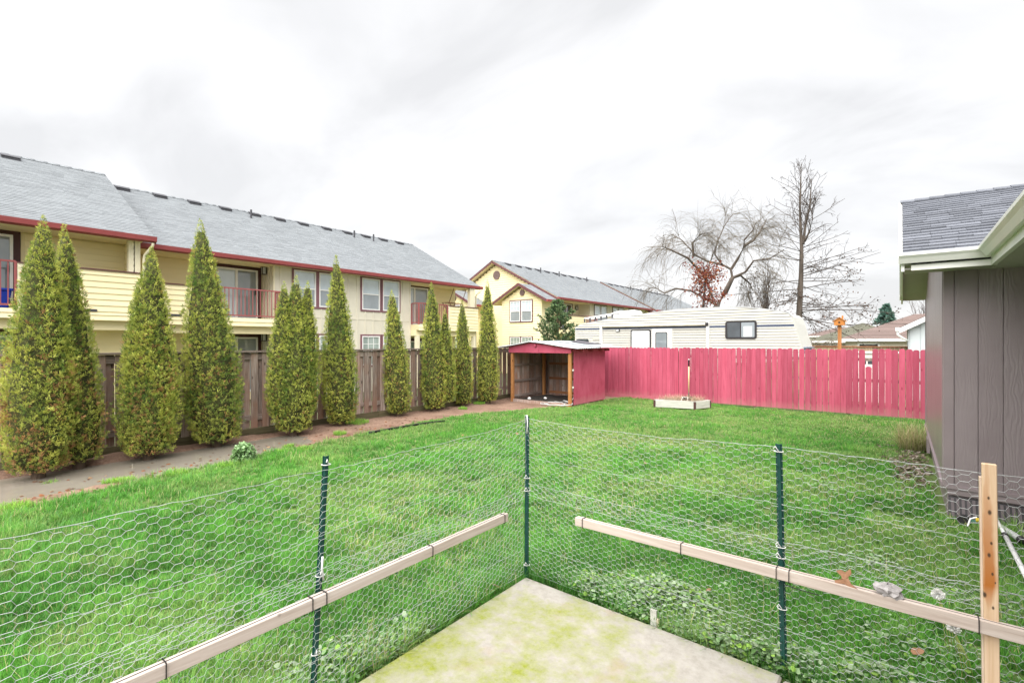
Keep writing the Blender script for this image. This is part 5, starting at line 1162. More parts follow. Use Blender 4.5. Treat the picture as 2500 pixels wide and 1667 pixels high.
def ctop(px, py, base):
    """height at which the ray through the tree's tip passes over its base distance"""
    d = math.hypot(base[0], base[1]); f = -base[0] * SA + base[1] * CA; return EYE + f * (CYP - py) / FPX
def lean_to(px, base):
    f = -base[0] * SA + base[1] * CA; c = (px - CXP) / FPX * f; c0 = base[0] * CA + base[1] * SA; return ((c - c0) * CA, (c - c0) * SA)
def one(bx_, by_, R, tx, ty, z0=0.06):
    b_ = (bx_, by_); l = lean_to(tx, b_); return b_, (0, 0, z0, ctop(tx, ty, b_) - z0, R, l[0], l[1])
def sub(b_, dx, dy, R, tx, ty, z0):
    bb = (b_[0] + dx, b_[1] + dy); l = lean_to(tx, bb); return (dx, dy, z0, ctop(tx, ty, bb) - z0, R, l[0], l[1])
b_, l0 = one(-10.30, 1.20, 0.44, 106, 528); cypress(b_, [l0], 'broadest cypress, browned at its foot beside the puddle', 101, 0.95, 700)
b_, l0 = one(-10.58, 1.72, 0.35, 156, 545); cypress(b_, [l0], 'slim cypress crowding behind the broadest browned one', 102, 0.8, 560)
b_, l0 = one(-10.42, 2.62, 0.46, 370, 605); cypress(b_, [l0, sub(b_, 0.18, 0.02, 0.34, 345, 690, 0.3)], 'yellowing wide skirted cypress just past the twin tipped pair', 103, 0.6, 640)
b_, l0 = one(-10.62, 3.80, 0.49, 488, 536); cypress(b_, [l0], 'tallest cypress left of the balcony railing, leaning slightly', 104, 0.35, 560)
b_, l0 = one(-10.52, 5.30, 0.44, 723, 674); cypress(b_, [l0, sub(b_, -0.05, -0.22, 0.32, 694, 688, 0.4), sub(b_, 0.0, 0.22, 0.32, 752, 686, 0.4)], 'squat cypress with three tips before the beige window wall', 105, 0.18, 560)
b_, l0 = one(-10.65, 6.56, 0.39, 820, 622); cypress(b_, [l0], 'narrow pointed cypress between the two window pairs', 106, 0.22, 560)
b_, l0 = one(-10.85, 8.45, 0.36, 956, 708); cypress(b_, [l0], 'short cypress in front of the second window pair', 107, 0.3, 540)
b_, l0 = one(-10.80, 9.72, 0.37, 1053, 690); cypress(b_, [l0, sub(b_, 0.05, 0.42, 0.30, 1086, 756, 0.2)], 'cypress with a lower side shoot before the far balcony', 108, 0.25, 540)
b_, l0 = one(-10.85, 11.0, 0.31, 1128, 733); cypress(b_, [l0], 'shortest cypress below the far balcony parapet', 109, 0.25, 540)
b_, l0 = one(-10.70, 12.0, 0.36, 1190, 684); cypress(b_, [l0], 'yellow edged cypress standing next to the red shed', 110, 0.45, 540)

# ================================================================== BARE TREES
class Acc:
    def __init__(s): s.v = []; s.f = []
    def tube(s, pts, rad, n=3):
        pts = np.asarray(pts, float); m = len(pts); b = len(s.v)
        for i in range(m):
            d = pts[min(i + 1, m - 1)] - pts[max(i - 1, 0)]; d = d / (np.linalg.norm(d) + 1e-9)
            r = np.array([0, 0, 1.0]) if abs(d[2]) < 0.9 else np.array([1.0, 0, 0])
            u = np.cross(d, r); u /= np.linalg.norm(u); w = np.cross(d, u)
            for k in range(n):
                a = 2 * math.pi * k / n; s.v.append(pts[i] + (u * math.cos(a) + w * math.sin(a)) * rad[i])
        for i in range(m - 1):
            for k in range(n):
                k2 = (k + 1) % n; s.f.append((b + i * n + k, b + i * n + k2, b + (i + 1) * n + k2, b + (i + 1) * n + k))
    def build(s, name, mat, parent): return np_mesh(name, np.array(s.v), np.array(s.f), mat, parent=parent, smooth=True)
def limb(rng, p, d, L, droop=0.0, wig=0.10, n=6):
    """curved polyline starting at p in direction d"""
    pts = [np.array(p, float)]; d = np.array(d, float); d /= np.linalg.norm(d)
    for i in range(n):
        d = d + rng.normal(0, wig, 3) + np.array([0, 0, -droop]); d /= np.linalg.norm(d); pts.append(pts[-1] + d * L / n)
    return np.array(pts)
def along(pts, t):
    k = t * (len(pts) - 1); i = min(int(k), len(pts) - 2); f = k - i
    return pts[i] * (1 - f) + pts[i + 1] * f, pts[i + 1] - pts[i]
def perp(rng, d, spread):
    d = d / np.linalg.norm(d); r = rng.normal(0, 1, 3); r -= d * r.dot(d); r /= np.linalg.norm(r); return d * (1 - spread * 0.6) + r * spread
M['oak_bark'] = plain('grey_brown_bark', (0.105, 0.085, 0.07), 0.9, 0.3, 4.0, stretch=(1, 1, 0.2), bmp=0.7, bscale=20, bdist=0.02)
M['twig'] = plain('dark_twigs', (0.085, 0.068, 0.06), 0.85, 0.2, 3.0)
M['willow_twig'] = plain('straw_willow_twigs', (0.13, 0.105, 0.075), 0.85, 0.2, 3.0)
M['dry_leaf'] = leafy('dry_leaves', 0.3, 0.6)
def leaves(rng, P, size, palette, name, parent, mat=None):
    n = len(P); a = rng.normal(0, 1, (n, 3)); a /= np.linalg.norm(a, axis=1)[:, None]; r = rng.normal(0, 1, (n, 3)); b = np.cross(a, r); b /= np.linalg.norm(b, axis=1)[:, None]
    L = (size * rng.uniform(0.6, 1.3, n))[:, None]
    V = np.stack([P, P + a * L * 0.5 + b * L * 0.32, P + a * L, P + a * L * 0.5 - b * L * 0.32], 1).reshape(-1, 3)
    c = np.array(palette)[rng.integers(0, len(palette), n)] * rng.uniform(0.7, 1.25, (n, 1))
    return np_mesh(name, V, np.arange(n * 4).reshape(n, 4), mat or M['dry_leaf'], np.repeat(c, 4, 0), parent)
# tall pin oak
rng = np.random.default_rng(61); base = ond(1952, 833, 30.0); ox, oy = base[0], base[1]
oak = thing('bare_oak', 'tall bare oak with a straight trunk rising behind the trailer', 'tree', (ox, oy, -0.15))
def opt(px, py, dd=0.0): return np.array(ond(px, py, 30.0 + dd))
trunk = np.array([(ox, oy, -0.2), opt(1951, 770), opt(1956, 667), opt(1957, 604), opt(1954, 541), opt(1953, 503), opt(1955, 455), opt(1956, 397)])
ta = Acc(); ta.tube(trunk, [0.24, 0.175, 0.13, 0.10, 0.075, 0.055, 0.04, 0.012], 10)
st2 = np.array([opt(1961, 596), opt(1966, 552, 0.3), opt(1977, 503, 0.5), opt(1982, 437, 0.6)]); ta.tube(st2, [0.09, 0.07, 0.05, 0.012], 6)
st3 = np.array([opt(1965, 590), opt(1976, 565, -0.4), opt(1984, 535, -0.6), opt(1978, 500, -0.5)]); ta.tube(st3, [0.06, 0.05, 0.035, 0.012], 6)
ta.build('trunk', M['oak_bark'], oak)
tw = Acc(); tips = []
def twiggy(pts, r0, sub_n, sub_L, droop, wig=0.12, depth=1, up=0.0, acc=None):
    acc = acc or tw
    acc.tube(pts, np.linspace(r0, 0.009, len(pts)), 4 if depth else 3)
    for k in range(sub_n):
        t = rng.uniform(0.15, 1.0); p, d = along(pts, t); d2 = perp(rng, d, rng.uniform(0.45, 0.8)); d2[2] += up
        l = sub_L * (1.15 - 0.6 * t) * rng.uniform(0.5, 1.2); q = limb(rng, p, d2, l, droop, wig, 4)
        acc.tube(q, np.linspace(max(0.011, r0 * 0.38), 0.006, len(q)), 3); tips.append(q[-1]); tips.append(q[2])
        if depth:
            for m_ in range(2):
                p2, d3 = along(q, rng.uniform(0.3, 1)); q2 = limb(rng, p2, perp(rng, d3, 0.6), l * rng.uniform(0.3, 0.6), droop, wig, 3); acc.tube(q2, np.linspace(0.008, 0.005, len(q2)), 3); tips.append(q2[-1])
H0, H1 = trunk[1][2] - 0.6, trunk[-1][2]
for k in range(78):
    h = (k + rng.uniform(0, 1)) / 78; z = H0 + (H1 - H0) * h * 0.97
    i = np.searchsorted(trunk[:, 2], z); f = (z - trunk[i - 1][2]) / (trunk[i][2] - trunk[i - 1][2]); p = trunk[i - 1] * (1 - f) + trunk[i] * f
    az = rng.uniform(0, 2 * np.pi); L = (4.3 * (1 - h) ** 0.7 + 0.7) * rng.uniform(0.65, 1.1)
    pitch = -0.10 + h * h * 1.3 + 0.15 * h + rng.normal(0, 0.08); d = np.array([math.cos(az) * math.cos(pitch), math.sin(az) * math.cos(pitch), math.sin(pitch)])
    twiggy(limb(rng, p, d, L, 0.015 if h < 0.4 else -0.03, 0.07, 6), 0.010 + 0.024 * (1 - h), int(3 + 7 * (1 - h)), L * 0.30, 0.0)
for s_ in (st2, st3):
    for k in range(10):
        p, d = along(s_, rng.uniform(0.2, 1)); twiggy(limb(rng, p, perp(rng, d, 0.5), rng.uniform(0.8, 1.6), -0.03, 0.08, 4), 0.02, 5, 0.5, 0.0)
tw.build('branches', M['twig'], oak)
tp_ = np.array(tips); tp_ = tp_[(tp_[:, 2] < H0 + 4.2)]; tp_ = tp_[rng.random(len(tp_)) < np.clip(0.75 - (tp_[:, 2] - H0) * 0.15, 0.1, 0.7)]
tp_ = np.repeat(tp_, 3, 0) + rng.normal(0, 0.08, (len(tp_) * 3, 3))
leaves(rng, tp_, 0.11, [(0.10, 0.06, 0.045), (0.14, 0.08, 0.055), (0.08, 0.06, 0.05)], 'dry_leaves', oak)
# weeping willow
rng = np.random.default_rng(62); D = 29.0
wp = lambda px, py, dd=0.0: np.array(ond(px, py, D + dd))
c6 = lambda x, y, dd=0.0: wp(1550 + x * 0.287, 380 + y * 0.287, dd)
base = wp(1735, 833); wil = thing('bare_willow', 'spreading bare willow with fine drooping twigs behind the trailer', 'tree', (base[0], base[1], -0.15))
wt_ = Acc(); wt_.tube(np.array([(base[0], base[1], -0.2), c6(690, 1290), c6(770, 1160), c6(830, 1040)]), [0.26, 0.19, 0.15, 0.12], 10)
limbs = [[c6(830, 1040), c6(815, 965, .3), c6(740, 925, .8), c6(680, 840, 1.2), c6(700, 740, 1.5), c6(760, 600, 1.8), c6(830, 500, 2.0)],
         [c6(830, 1040), c6(940, 990, -.4), c6(1010, 895, -.8), c6(1140, 880, -1.2), c6(1270, 800, -1.6)],
         [c6(820, 965), c6(880, 870, -.3), c6(930, 770, -.6), c6(930, 715, -.7), c6(1000, 640, -1.0), c6(1030, 570, -1.2)],
         [c6(930, 770), c6(1010, 720, .5), c6(1070, 640, .9), c6(1120, 540, 1.2)],
         [c6(690, 1290), c6(600, 1030, .8), c6(650, 880, 1.0), c6(700, 740, 1.4)],
         [c6(700, 1270), c6(480, 1150, 1.0), c6(350, 1130, 1.4), c6(250, 1170, 1.7), c6(170, 1120, 2.0), c6(110, 1130, 2.2)],
         [c6(740, 925), c6(620, 900, 1.2), c6(520, 850, 1.6), c6(400, 720, 2.0), c6(330, 680, 2.2)],
         [c6(600, 1030), c6(450, 870, -.8), c6(300, 800, -1.2), c6(230, 770, -1.5)],
         [c6(500, 860, 1.5), c6(490, 740, 1.2), c6(560, 670, 1.0), c6(650, 650, 0.8)],
         [c6(830, 1040), c6(900, 1020, .8), c6(980, 1090, 1.2), c6(1000, 1150, 1.3)]]
wtw = Acc()
for q in limbs:
    q = np.array(q); wt_.tube(q, np.linspace(0.085, 0.018, len(q)), 6)
    for k in range(22):
        t = rng.uniform(0.25, 1.0); p, d = along(q, t); d2 = perp(rng, d, 0.7); d2[2] += 0.05
        b2 = limb(rng, p, d2, rng.uniform(0.8, 2.0), 0.10, 0.10, 5); wtw.tube(b2, np.linspace(0.014, 0.006, len(b2)), 3)
        for m_ in range(9):
            p2, d3 = along(b2, rng.uniform(0.2, 1)); dd = perp(rng, d3, 0.5); tw_ = limb(rng, p2, dd, rng.uniform(0.6, 1.7), rng.uniform(0.12, 0.34), 0.05, 6); wtw.tube(tw_, np.linspace(0.006, 0.0032, len(tw_)), 3)
wt_.build('trunk', M['oak_bark'], wil); wtw.build('drooping_twigs', M['willow_twig'], wil)
# red leaved small tree
rng = np.random.default_rng(63); D2 = 26.5
base = ond(1712, 833, D2); rt = thing('red_leaf_tree', 'small tree holding rust red autumn leaves beside the willow', 'tree', (base[0], base[1], -0.15))
ra = Acc(); ra.tube(np.array([(base[0], base[1], -0.2), ond(1716, 760, D2), ond(1722, 690, D2), ond(1718, 640, D2)]), [0.10, 0.08, 0.05, 0.015], 8)
LP = []
for k in range(46):
    t = rng.uniform(0.25, 0.98); p, d = along(np.array([(base[0], base[1], 0.5), ond(1716, 760, D2), ond(1722, 695, D2), ond(1712, 640, D2)]), t)
    az = rng.uniform(0, 6.28); q = limb(rng, p, (math.cos(az), math.sin(az), 0.30), rng.uniform(0.5, 1.45) * (1.3 - t * 0.7), 0.02, 0.12, 4); ra.tube(q, np.linspace(0.022, 0.007, 5), 3)
    for m_ in range(16):
        c_ = along(q, rng.uniform(0.3, 1))[0] + rng.normal(0, 0.24, 3); LP += [c_ + rng.normal(0, 0.06, 3) for _ in range(3)]
ra.build('branches', M['twig'], rt); LP = np.array(LP)
leaves(rng, LP, 0.115, [(0.20, 0.045, 0.03), (0.26, 0.06, 0.035), (0.16, 0.04, 0.035), (0.36, 0.13, 0.04)], 'crown', rt)
# slender upright bare tree and two more beyond
def broom(px, depth, ztop, r, n, seed, label, name='bare_sapling'):
    global rng, tips
    rng = np.random.default_rng(seed); b_ = ond(px, 833, depth); t = thing(name, label, 'tree', (b_[0], b_[1], -0.15)); A = Acc()
    A.tube(np.array([(b_[0], b_[1], -0.2), (b_[0], b_[1], ztop * 0.3)]), [0.10, 0.06], 6)
    for k in range(n):
        p = np.array([b_[0], b_[1], ztop * rng.uniform(0.12, 0.5)]); az = rng.uniform(0, 6.28); sp = rng.uniform(0.05, 0.34) * r
        q = limb(rng, p, (math.cos(az) * sp, math.sin(az) * sp, 1), (ztop - p[2]) * rng.uniform(0.6, 1.0), -0.02, 0.05, 6); A.tube(q, np.linspace(0.03, 0.008, len(q)), 3)
        for m_ in range(10):
            p2, d = along(q, rng.uniform(0.25, 1)); q2 = limb(rng, p2, perp(rng, d, 0.55), rng.uniform(0.4, 1.2), -0.02, 0.08, 3); A.tube(q2, np.linspace(0.011, 0.006, len(q2)), 3)
    A.build('branches', M['twig'], t)
broom(1866, 33, 7.4, 1.0, 26, 71, 'thin upright bare tree between willow and tall oak')
broom(2250, 40, 6.3, 1.2, 12, 72, 'wispy bare treetop over the pale blue outbuilding')
# leaning bare bush by the trailer nose
rng = np.random.default_rng(64); b_ = ond(1962, 833, 24.5)
bb = thing('bare_bush', 'straw coloured arching bush drooping past the trailer nose', 'bush', (b_[0], b_[1], -0.15)); A = Acc()
for k in range(70):
    p = np.array([b_[0] + rng.normal(0, 0.1), b_[1] + rng.normal(0, 0.1), rng.uniform(0.2, 1.6)]); az = rng.uniform(-1.0, 1.0) + YAW
    q = limb(rng, p, (math.cos(az) * 0.8, math.sin(az) * 0.8, 1.1), rng.uniform(1.2, 2.6), 0.20, 0.08, 7); A.tube(q, np.linspace(0.012, 0.005, 8), 3)
    for m_ in range(5):
        p2, d = along(q, rng.uniform(0.3, 1)); q2 = limb(rng, p2, perp(rng, d, 0.6), rng.uniform(0.2, 0.6), 0.1, 0.1, 3); A.tube(q2, np.linspace(0.007, 0.004, 4), 3)
A.build('stems', M['willow_twig'], bb)
# evergreens
def evergreen(px, depth, ztop, r, nb, seed, label, spiky=True, zb=0.2, col=((0.030, 0.055, 0.028), (0.05, 0.085, 0.035), (0.075, 0.11, 0.045)), need=40, nl=0.075):
    rng = np.random.default_rng(seed); b_ = ond(px, 833, depth); t = thing('evergreen_tree', label, 'tree', (b_[0], b_[1], -0.15)); A = Acc()
    A.tube(np.array([(b_[0], b_[1], -0.2), (b_[0], b_[1], ztop * 0.97)]), [0.05 + 0.02 * ztop, 0.015], 7); P = []; G = []
    for k in range(nb):
        h = (k + rng.random()) / nb; z = zb + (ztop - zb) * h * 0.97; az = k * 2.4 + rng.normal(0, 0.3)
        L = r * ((1 - h) ** 0.8 if not spiky else (0.85 + 0.3 * math.sin(h * 3)) * (1 - h ** 5)) * rng.uniform(0.45, 1.15) + 0.1
        q = limb(rng, (b_[0], b_[1], z), (math.cos(az), math.sin(az), 0.25 if spiky else -0.1), L, -0.09 if spiky else -0.03, 0.06, 6); A.tube(q, np.linspace(0.02, 0.006, 7), 3)
        subs = [q] + [limb(rng, *(lambda a: (a[0], perp(rng, a[1], 0.55) + np.array([0, 0, 0.2])))(along(q, rng.uniform(0.35, 0.95))), L * 0.35, -0.06, 0.06, 3) for _ in range(6)]
        for s_ in subs:
            if s_ is not q: A.tube(s_, np.linspace(0.009, 0.004, len(s_)), 3)
            for _ in range(need if s_ is q else need // 2):
                p2, d = along(s_, rng.uniform(0.2, 1)); P.append(p2); G.append(perp(rng, d, 0.65))
    A.build('trunk', M['bark'], t); P = np.array(P); G = np.array(G); G /= np.linalg.norm(G, axis=1)[:, None]; n = len(P)
    s = np.cross(G, rng.normal(0, 1, (n, 3))); s /= np.linalg.norm(s, axis=1)[:, None]; L = (nl * rng.uniform(0.7, 1.3, n))[:, None]
    V = np.stack([P - s * L * 0.16, P + G * L * 0.5 - s * L * 0.22, P + G * L, P + G * L * 0.5 + s * L * 0.22], 1).reshape(-1, 3)
    c = np.array(col)[rng.integers(0, 3, n)] * rng.uniform(0.7, 1.25, (n, 1)); np_mesh('crown', V, np.arange(4 * n).reshape(n, 4), M['leaf_cyp'], np.repeat(c, 4, 0), t)
evergreen(1362, 24, 4.15, 0.95, 74, 81, 'spiky dark evergreen between the shed roof and yellow gable', True, nl=0.11)
evergreen(2163, 62, 6.9, 2.2, 80, 82, 'distant blue green conifer over the brown hip roof', False, col=((0.04, 0.08, 0.065), (0.06, 0.11, 0.085), (0.03, 0.06, 0.05)), need=16, nl=0.35)
# far wood along the horizon
rng = np.random.default_rng(90); A = Acc()
for k in range(900):
    px = rng.uniform(1500, 2330); dpt = rng.uniform(110, 150); b_ = ond(px, 833, dpt); h = rng.uniform(2.5, 6.5) * (0.6 + 0.5 * vnoise(px / 60, 0.5, 3)); q = limb(rng, (b_[0], b_[1], -0.2), (rng.normal(0, .15), rng.normal(0, .15), 1), h, 0, 0.06, 3); A.tube(q, [0.10, 0.08, 0.06, 0.03], 3)
    for m_ in range(5):
        p2, d = along(q, rng.uniform(0.3, 1)); q2 = limb(rng, p2, perp(rng, d, 0.6), h * 0.3, 0, 0.1, 2); A.tube(q2, [0.05, 0.04, 0.02], 3)
tag(np_mesh('far_wood', np.array(A.v), np.array(A.f), M['twig'], smooth=True), 'low grey bare wood along the horizon', 'woods', kind='stuff')

# ================================================================== CHICKEN WIRE RUN round the patio
M['galv'] = plain('galvanised_wire', (0.52, 0.54, 0.55), 0.38, 0.08, 4.0, metal=0.35, spec=0.5)
M['green_post'] = plain('green_post_enamel', (0.010, 0.055, 0.045), 0.42, 0.25, 6.0)
M['tie_white'] = plain('white_tie', (0.78, 0.78, 0.78), 0.5, 0.05, 6)
def wire_panel(name, label, P0, P1, nrm, z0, z1, topf, seed, W=0.052, rw=0.00098, lines=()):
    """hexagonal netting between P0 and P1 (ground plan), from z0 to z1, twisted legs level"""
    r = np.random.default_rng(seed); P0 = np.array(P0, float); P1 = np.array(P1, float); L = np.linalg.norm(P1 - P0); u = (P1 - P0) / L; nrm = np.array(nrm, float)
    h = W * (0.72 if z1 > 1 else 0.82); ni = int(L / (0.75 * W)) + 1; nj = int((z1 - z0) / h)
    ph = r.uniform(0, 10)
    def warp(s, v):
        s2 = s + 0.010 * (fbm(s * 3 + ph, v * 3, seed, 2) - 0.5) * 2 + 0.007 * (vnoise(s * 22, v * 22, seed + 3) - 0.5) * 2
        k = (v - z0) / (z1 - z0); zz = z0 + (topf(s) - z0) * k if z1 > 1.0 else z0 + (z1 - z0) * k
        zz = zz + 0.010 * (fbm(s * 2.5, v * 4 + ph, seed + 1, 2) - 0.5) * 2 + 0.006 * (vnoise(s * 25 + 5, v * 25, seed + 4) - 0.5) * 2
        off = 0.022 * (fbm(s * 2.0 + ph, v * 2.2, seed + 2, 3) - 0.5) * 2
        s2 = np.clip(s2, 0, L)
        return np.stack([P0[0] + u[0] * s2 + nrm[0] * off, P0[1] + u[1] * s2 + nrm[1] * off, zz], -1)
    i, j = np.meshgrid(np.arange(ni), np.arange(nj + 1)); i = i.ravel(); j = j.ravel(); cs = i * 0.75 * W; cv = z0 + j * h + (i % 2) * h / 2
    E = [((-W / 4, h / 2), (W / 4, h / 2), 1.55), ((W / 4, h / 2), (W / 2, 0), 1.0), ((W / 2, 0), (W / 4, -h / 2), 1.0)]
    A, B, R = [], [], []
    for (a, b, k) in E:
        va = np.clip(cv + a[1], z0, z1); vb = np.clip(cv + b[1], z0, z1); ok = (np.abs(va - vb) + np.abs(a[1] - b[1]) * 0 + abs(a[0] - b[0]) > 1e-4) & (cv + max(a[1], b[1]) <= z1 + h * 0.3) & (cv + min(a[1], b[1]) >= z0 - h * 0.3)
        A.append(warp(cs + a[0], va)[ok]); B.append(warp(cs + b[0], vb)[ok]); R.append(np.full(ok.sum(), rw * k))
    for zl in (z0, z1) + tuple(lines):
        ss = np.arange(0, L, 0.06); pts = warp(ss, np.full(len(ss), zl)); A.append(pts[:-1]); B.append(pts[1:]); R.append(np.full(len(pts) - 1, rw * (1.5 if zl in (z0, z1) else 1.25)))
    A = np.concatenate(A); B = np.concatenate(B); R = np.concatenate(R); n = len(A)
    d = B - A; ln = np.linalg.norm(d, axis=1); k = ln > 1e-4; A, B, R, d, ln = A[k], B[k], R[k], d[k], ln[k]; d = d / ln[:, None]; n = len(A)
    n3 = np.array([nrm[0], nrm[1], 0.0]); m = np.cross(d, n3); m /= np.linalg.norm(m, axis=1)[:, None] + 1e-9; n_ = np.cross(m, d)
    V = []
    for Pp in (A, B):
        for a in (90, 210, 330): V.append(Pp + (m * math.cos(math.radians(a)) + n_ * math.sin(math.radians(a))) * R[:, None])
    V = np.stack(V, 1).reshape(-1, 3); b0 = np.arange(n)[:, None] * 6
    F = np.concatenate([b0 + np.array([0, 1, 4, 3]), b0 + np.array([1, 2, 5, 4]), b0 + np.array([2, 0, 3, 5])])
    org = ((P0[0] + P1[0]) / 2, (P0[1] + P1[1]) / 2, z0)
    o = np_mesh(name, V, F, M['galv'], org=org, smooth=True); tag(o, label, 'wire netting', 'chicken wire bands round the patio'); return o
WXL, WYR = -2.60, 3.352
topL = lambda s: np.interp(s, [0, 1.0, 3.0, 4.62, 5.6, 6.15, 6.50], [1.33, 1.325, 1.315, 1.302, 1.312, 1.335, 1.365])
topR = lambda s: np.interp(s, [0, 0.08, 0.5, 1.2, 1.95, 2.2, 2.75, 3.5], [1.375, 1.365, 1.348, 1.358, 1.388, 1.386, 1.378, 1.378])
wire_panel('chicken_wire', 'upper band of chicken wire on the run parallel to the cypress row', (WXL, -3.16), (WXL + 0.05, 3.34), (1, 0), 0.67, 1.36, topL, 1, W=0.060, rw=0.00092, lines=(0.955,))
wire_panel('chicken_wire', 'lower band of chicken wire on the run parallel to the cypress row', (WXL - 0.012, -3.16), (WXL + 0.04, 3.335), (1, 0), 0.02, 0.74, topL, 2, lines=(0.24,))
wire_panel('chicken_wire', 'upper band of chicken wire on the run facing the red fence', (-2.53, WYR), (0.97, WYR + 0.03), (0, -1), 0.70, 1.37, topR, 3, W=0.058, rw=0.00092, lines=(1.03,))
wire_panel('chicken_wire', 'lower band of chicken wire on the run facing the red fence', (-2.53, WYR + 0.012), (0.97, WYR + 0.04), (0, -1), 0.02, 0.80, topR, 4, lines=(0.26,))
def u_post(bot, top, face, label, ties):
    t = thing('fence_post', label, 'post', bot, 'green metal posts of the wire run')
    bot = Vector(bot); top = Vector(top); d = (top - bot).normalized(); f = Vector((face[0], face[1], 0)); s = d.cross(f).normalized(); f = s.cross(d).normalized()
    prof_ = [(-0.019, 0.0), (-0.013, 0.0), (-0.009, -0.012), (0.009, -0.012), (0.013, 0.0), (0.019, 0.0), (0.019, 0.003), (0.011, 0.003), (0.007, -0.009), (-0.007, -0.009), (-0.011, 0.003), (-0.019, 0.003)]
    mb = MB(); n = len(prof_)
    for q in (bot - d * 0.25, top): mb.v += [tuple(q + s * a + f * -b_) for a, b_ in prof_]
    mb.f = [(i, (i + 1) % n, n + (i + 1) % n, n + i) for i in range(n)] + [tuple(range(n)), tuple(range(2 * n - 1, n - 1, -1))]
    mb.build('channel', M['green_post'], t)
    L = (top - bot).length; k = 0.12
    while k < L - 0.03:
        p = bot + d * k; MB().bar(tuple(p + f * 0.012 - s * 0.006), tuple(p + f * 0.017 - s * 0.006 + d * 0.014), 0.010, 0.006).build('lug', M['green_post'], t); k += 0.09
    for z in ties:
        p = bot + d * z; mb = MB(); ring = [tuple(p + (s * math.cos(a) * 0.026 + f * (math.sin(a) * 0.020 + 0.006))) for a in [2 * math.pi * i / 14 for i in range(15)]]
        mb.tube(ring, 0.0026, 5, False); mb.tube([ring[3], tuple(Vector(ring[3]) + s * -0.02 + d * 0.035 + f * 0.012), tuple(Vector(ring[3]) + s * -0.028 + d * 0.02 + f * 0.02)], 0.0028, 5); mb.build('tie', M['tie_white'], t, smooth=True)
    return t
cpost = u_post((-2.555, 3.372, -0.03), (-2.545, 3.368, 1.385), (0.7, -0.7), 'green metal post at the corner of the wire run and slab', (0.12, 0.77, 0.88))
mb = MB(); mb.tube([(-2.535, 3.35, 1.24), (-2.525, 3.345, 1.33), (-2.535, 3.352, 1.40), (-2.56, 3.362, 1.395), (-2.556, 3.352, 1.33)], 0.0045, 6); mb.build('cord_loop', M['tie_white'], cpost, smooth=True)
p1 = u_post((-2.625, 1.435, -0.03), (-2.62, 1.515, 1.372), (1, 0), 'leaning green metal post tied to the rail parallel to the cypresses', (0.28, 0.72, 1.355))
mb = MB(); mb.tube([(-2.605, 1.49, 0.66), (-2.595, 1.475, 0.74), (-2.60, 1.482, 0.80)], 0.006, 6); mb.build('cord_tail', M['tie_white'], p1, smooth=True)
u_post((-0.565, 3.385, -0.03), (-0.592, 3.375, 1.405), (0, -1), 'green metal post tied to the rail facing the red fence', (0.42, 0.80, 0.735, 1.39))
# rails
def rail(label, p, q, mat, side):
    t = thing('wooden_rail', label, 'rail', p); p = Vector(p); q = Vector(q); d = (q - p).normalized(); s = Vector(side)
    def lath(off, w, h, dz): MB().bar(tuple(p + s * off + Vector((0, 0, dz))), tuple(q + s * off + Vector((0, 0, dz))), w, h).build('lath', mat, t, bevel=0.002)
    lath(0.0, 0.022, 0.064, 0); lath(-0.029, 0.022, 0.062, -0.001)
    n0 = Vector((0, 0, 1)); MB().tube([tuple(p + s * -0.0145 + n0 * 0.029), tuple(q + s * -0.0145 + n0 * 0.029)], 0.0036, 6).build('gap_line', M['black'], t)  # thin black line along the gap between the laths
    return t
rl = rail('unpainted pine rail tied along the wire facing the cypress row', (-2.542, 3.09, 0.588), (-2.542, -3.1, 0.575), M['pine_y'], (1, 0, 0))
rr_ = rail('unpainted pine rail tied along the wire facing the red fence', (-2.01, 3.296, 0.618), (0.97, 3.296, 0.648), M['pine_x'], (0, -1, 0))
def zip_tie(root, c, along_x, h=0.07, w=0.055, off=0.0):
    mb = MB(); x, y, z = c
    pts = [(-w / 2, -h / 2), (w / 2, -h / 2), (w / 2, h / 2), (-w / 2, h / 2), (-w / 2, -h / 2)]
    P = [(x + off, y + a, z + b_) if along_x else (x + a, y + off, z + b_) for a, b_ in pts]
    for a, b_ in zip(P[:-1], P[1:]): mb.bar(a, b_, 0.004, 0.004)
    mb.build('zip_tie', M['black'], root)
for px, py in ((1056, 1335), (1232, 1262), (763, 1470), (797, 1458), (405, 1620)):
    y_ = onx(px, py, -2.53)[1]; zip_tie(rl, (-2.553, y_, 0.586 if y_ > 0 else 0.58), False)
for px in (1422, 1662, 1895, 1926, 2390):
    x_ = ony(px, 1350, 3.284)[0]; zip_tie(rr_, (x_, 3.307, 0.618 + (x_ + 2.01) * 0.01), True)
mb = MB(); mb.tube([onx(1062, 1337, -2.56), onx(1085, 1338, -2.58), onx(1100, 1342, -2.59)], 0.002, 5); mb.build('tie_tail', M['black'], rl)
mb = MB(); mb.tube([ony(1918, 1427, 3.33), ony(1955, 1440, 3.33), ony(2000, 1452, 3.34)], 0.0028, 5); mb.build('tie_tail', M['black'], rr_)
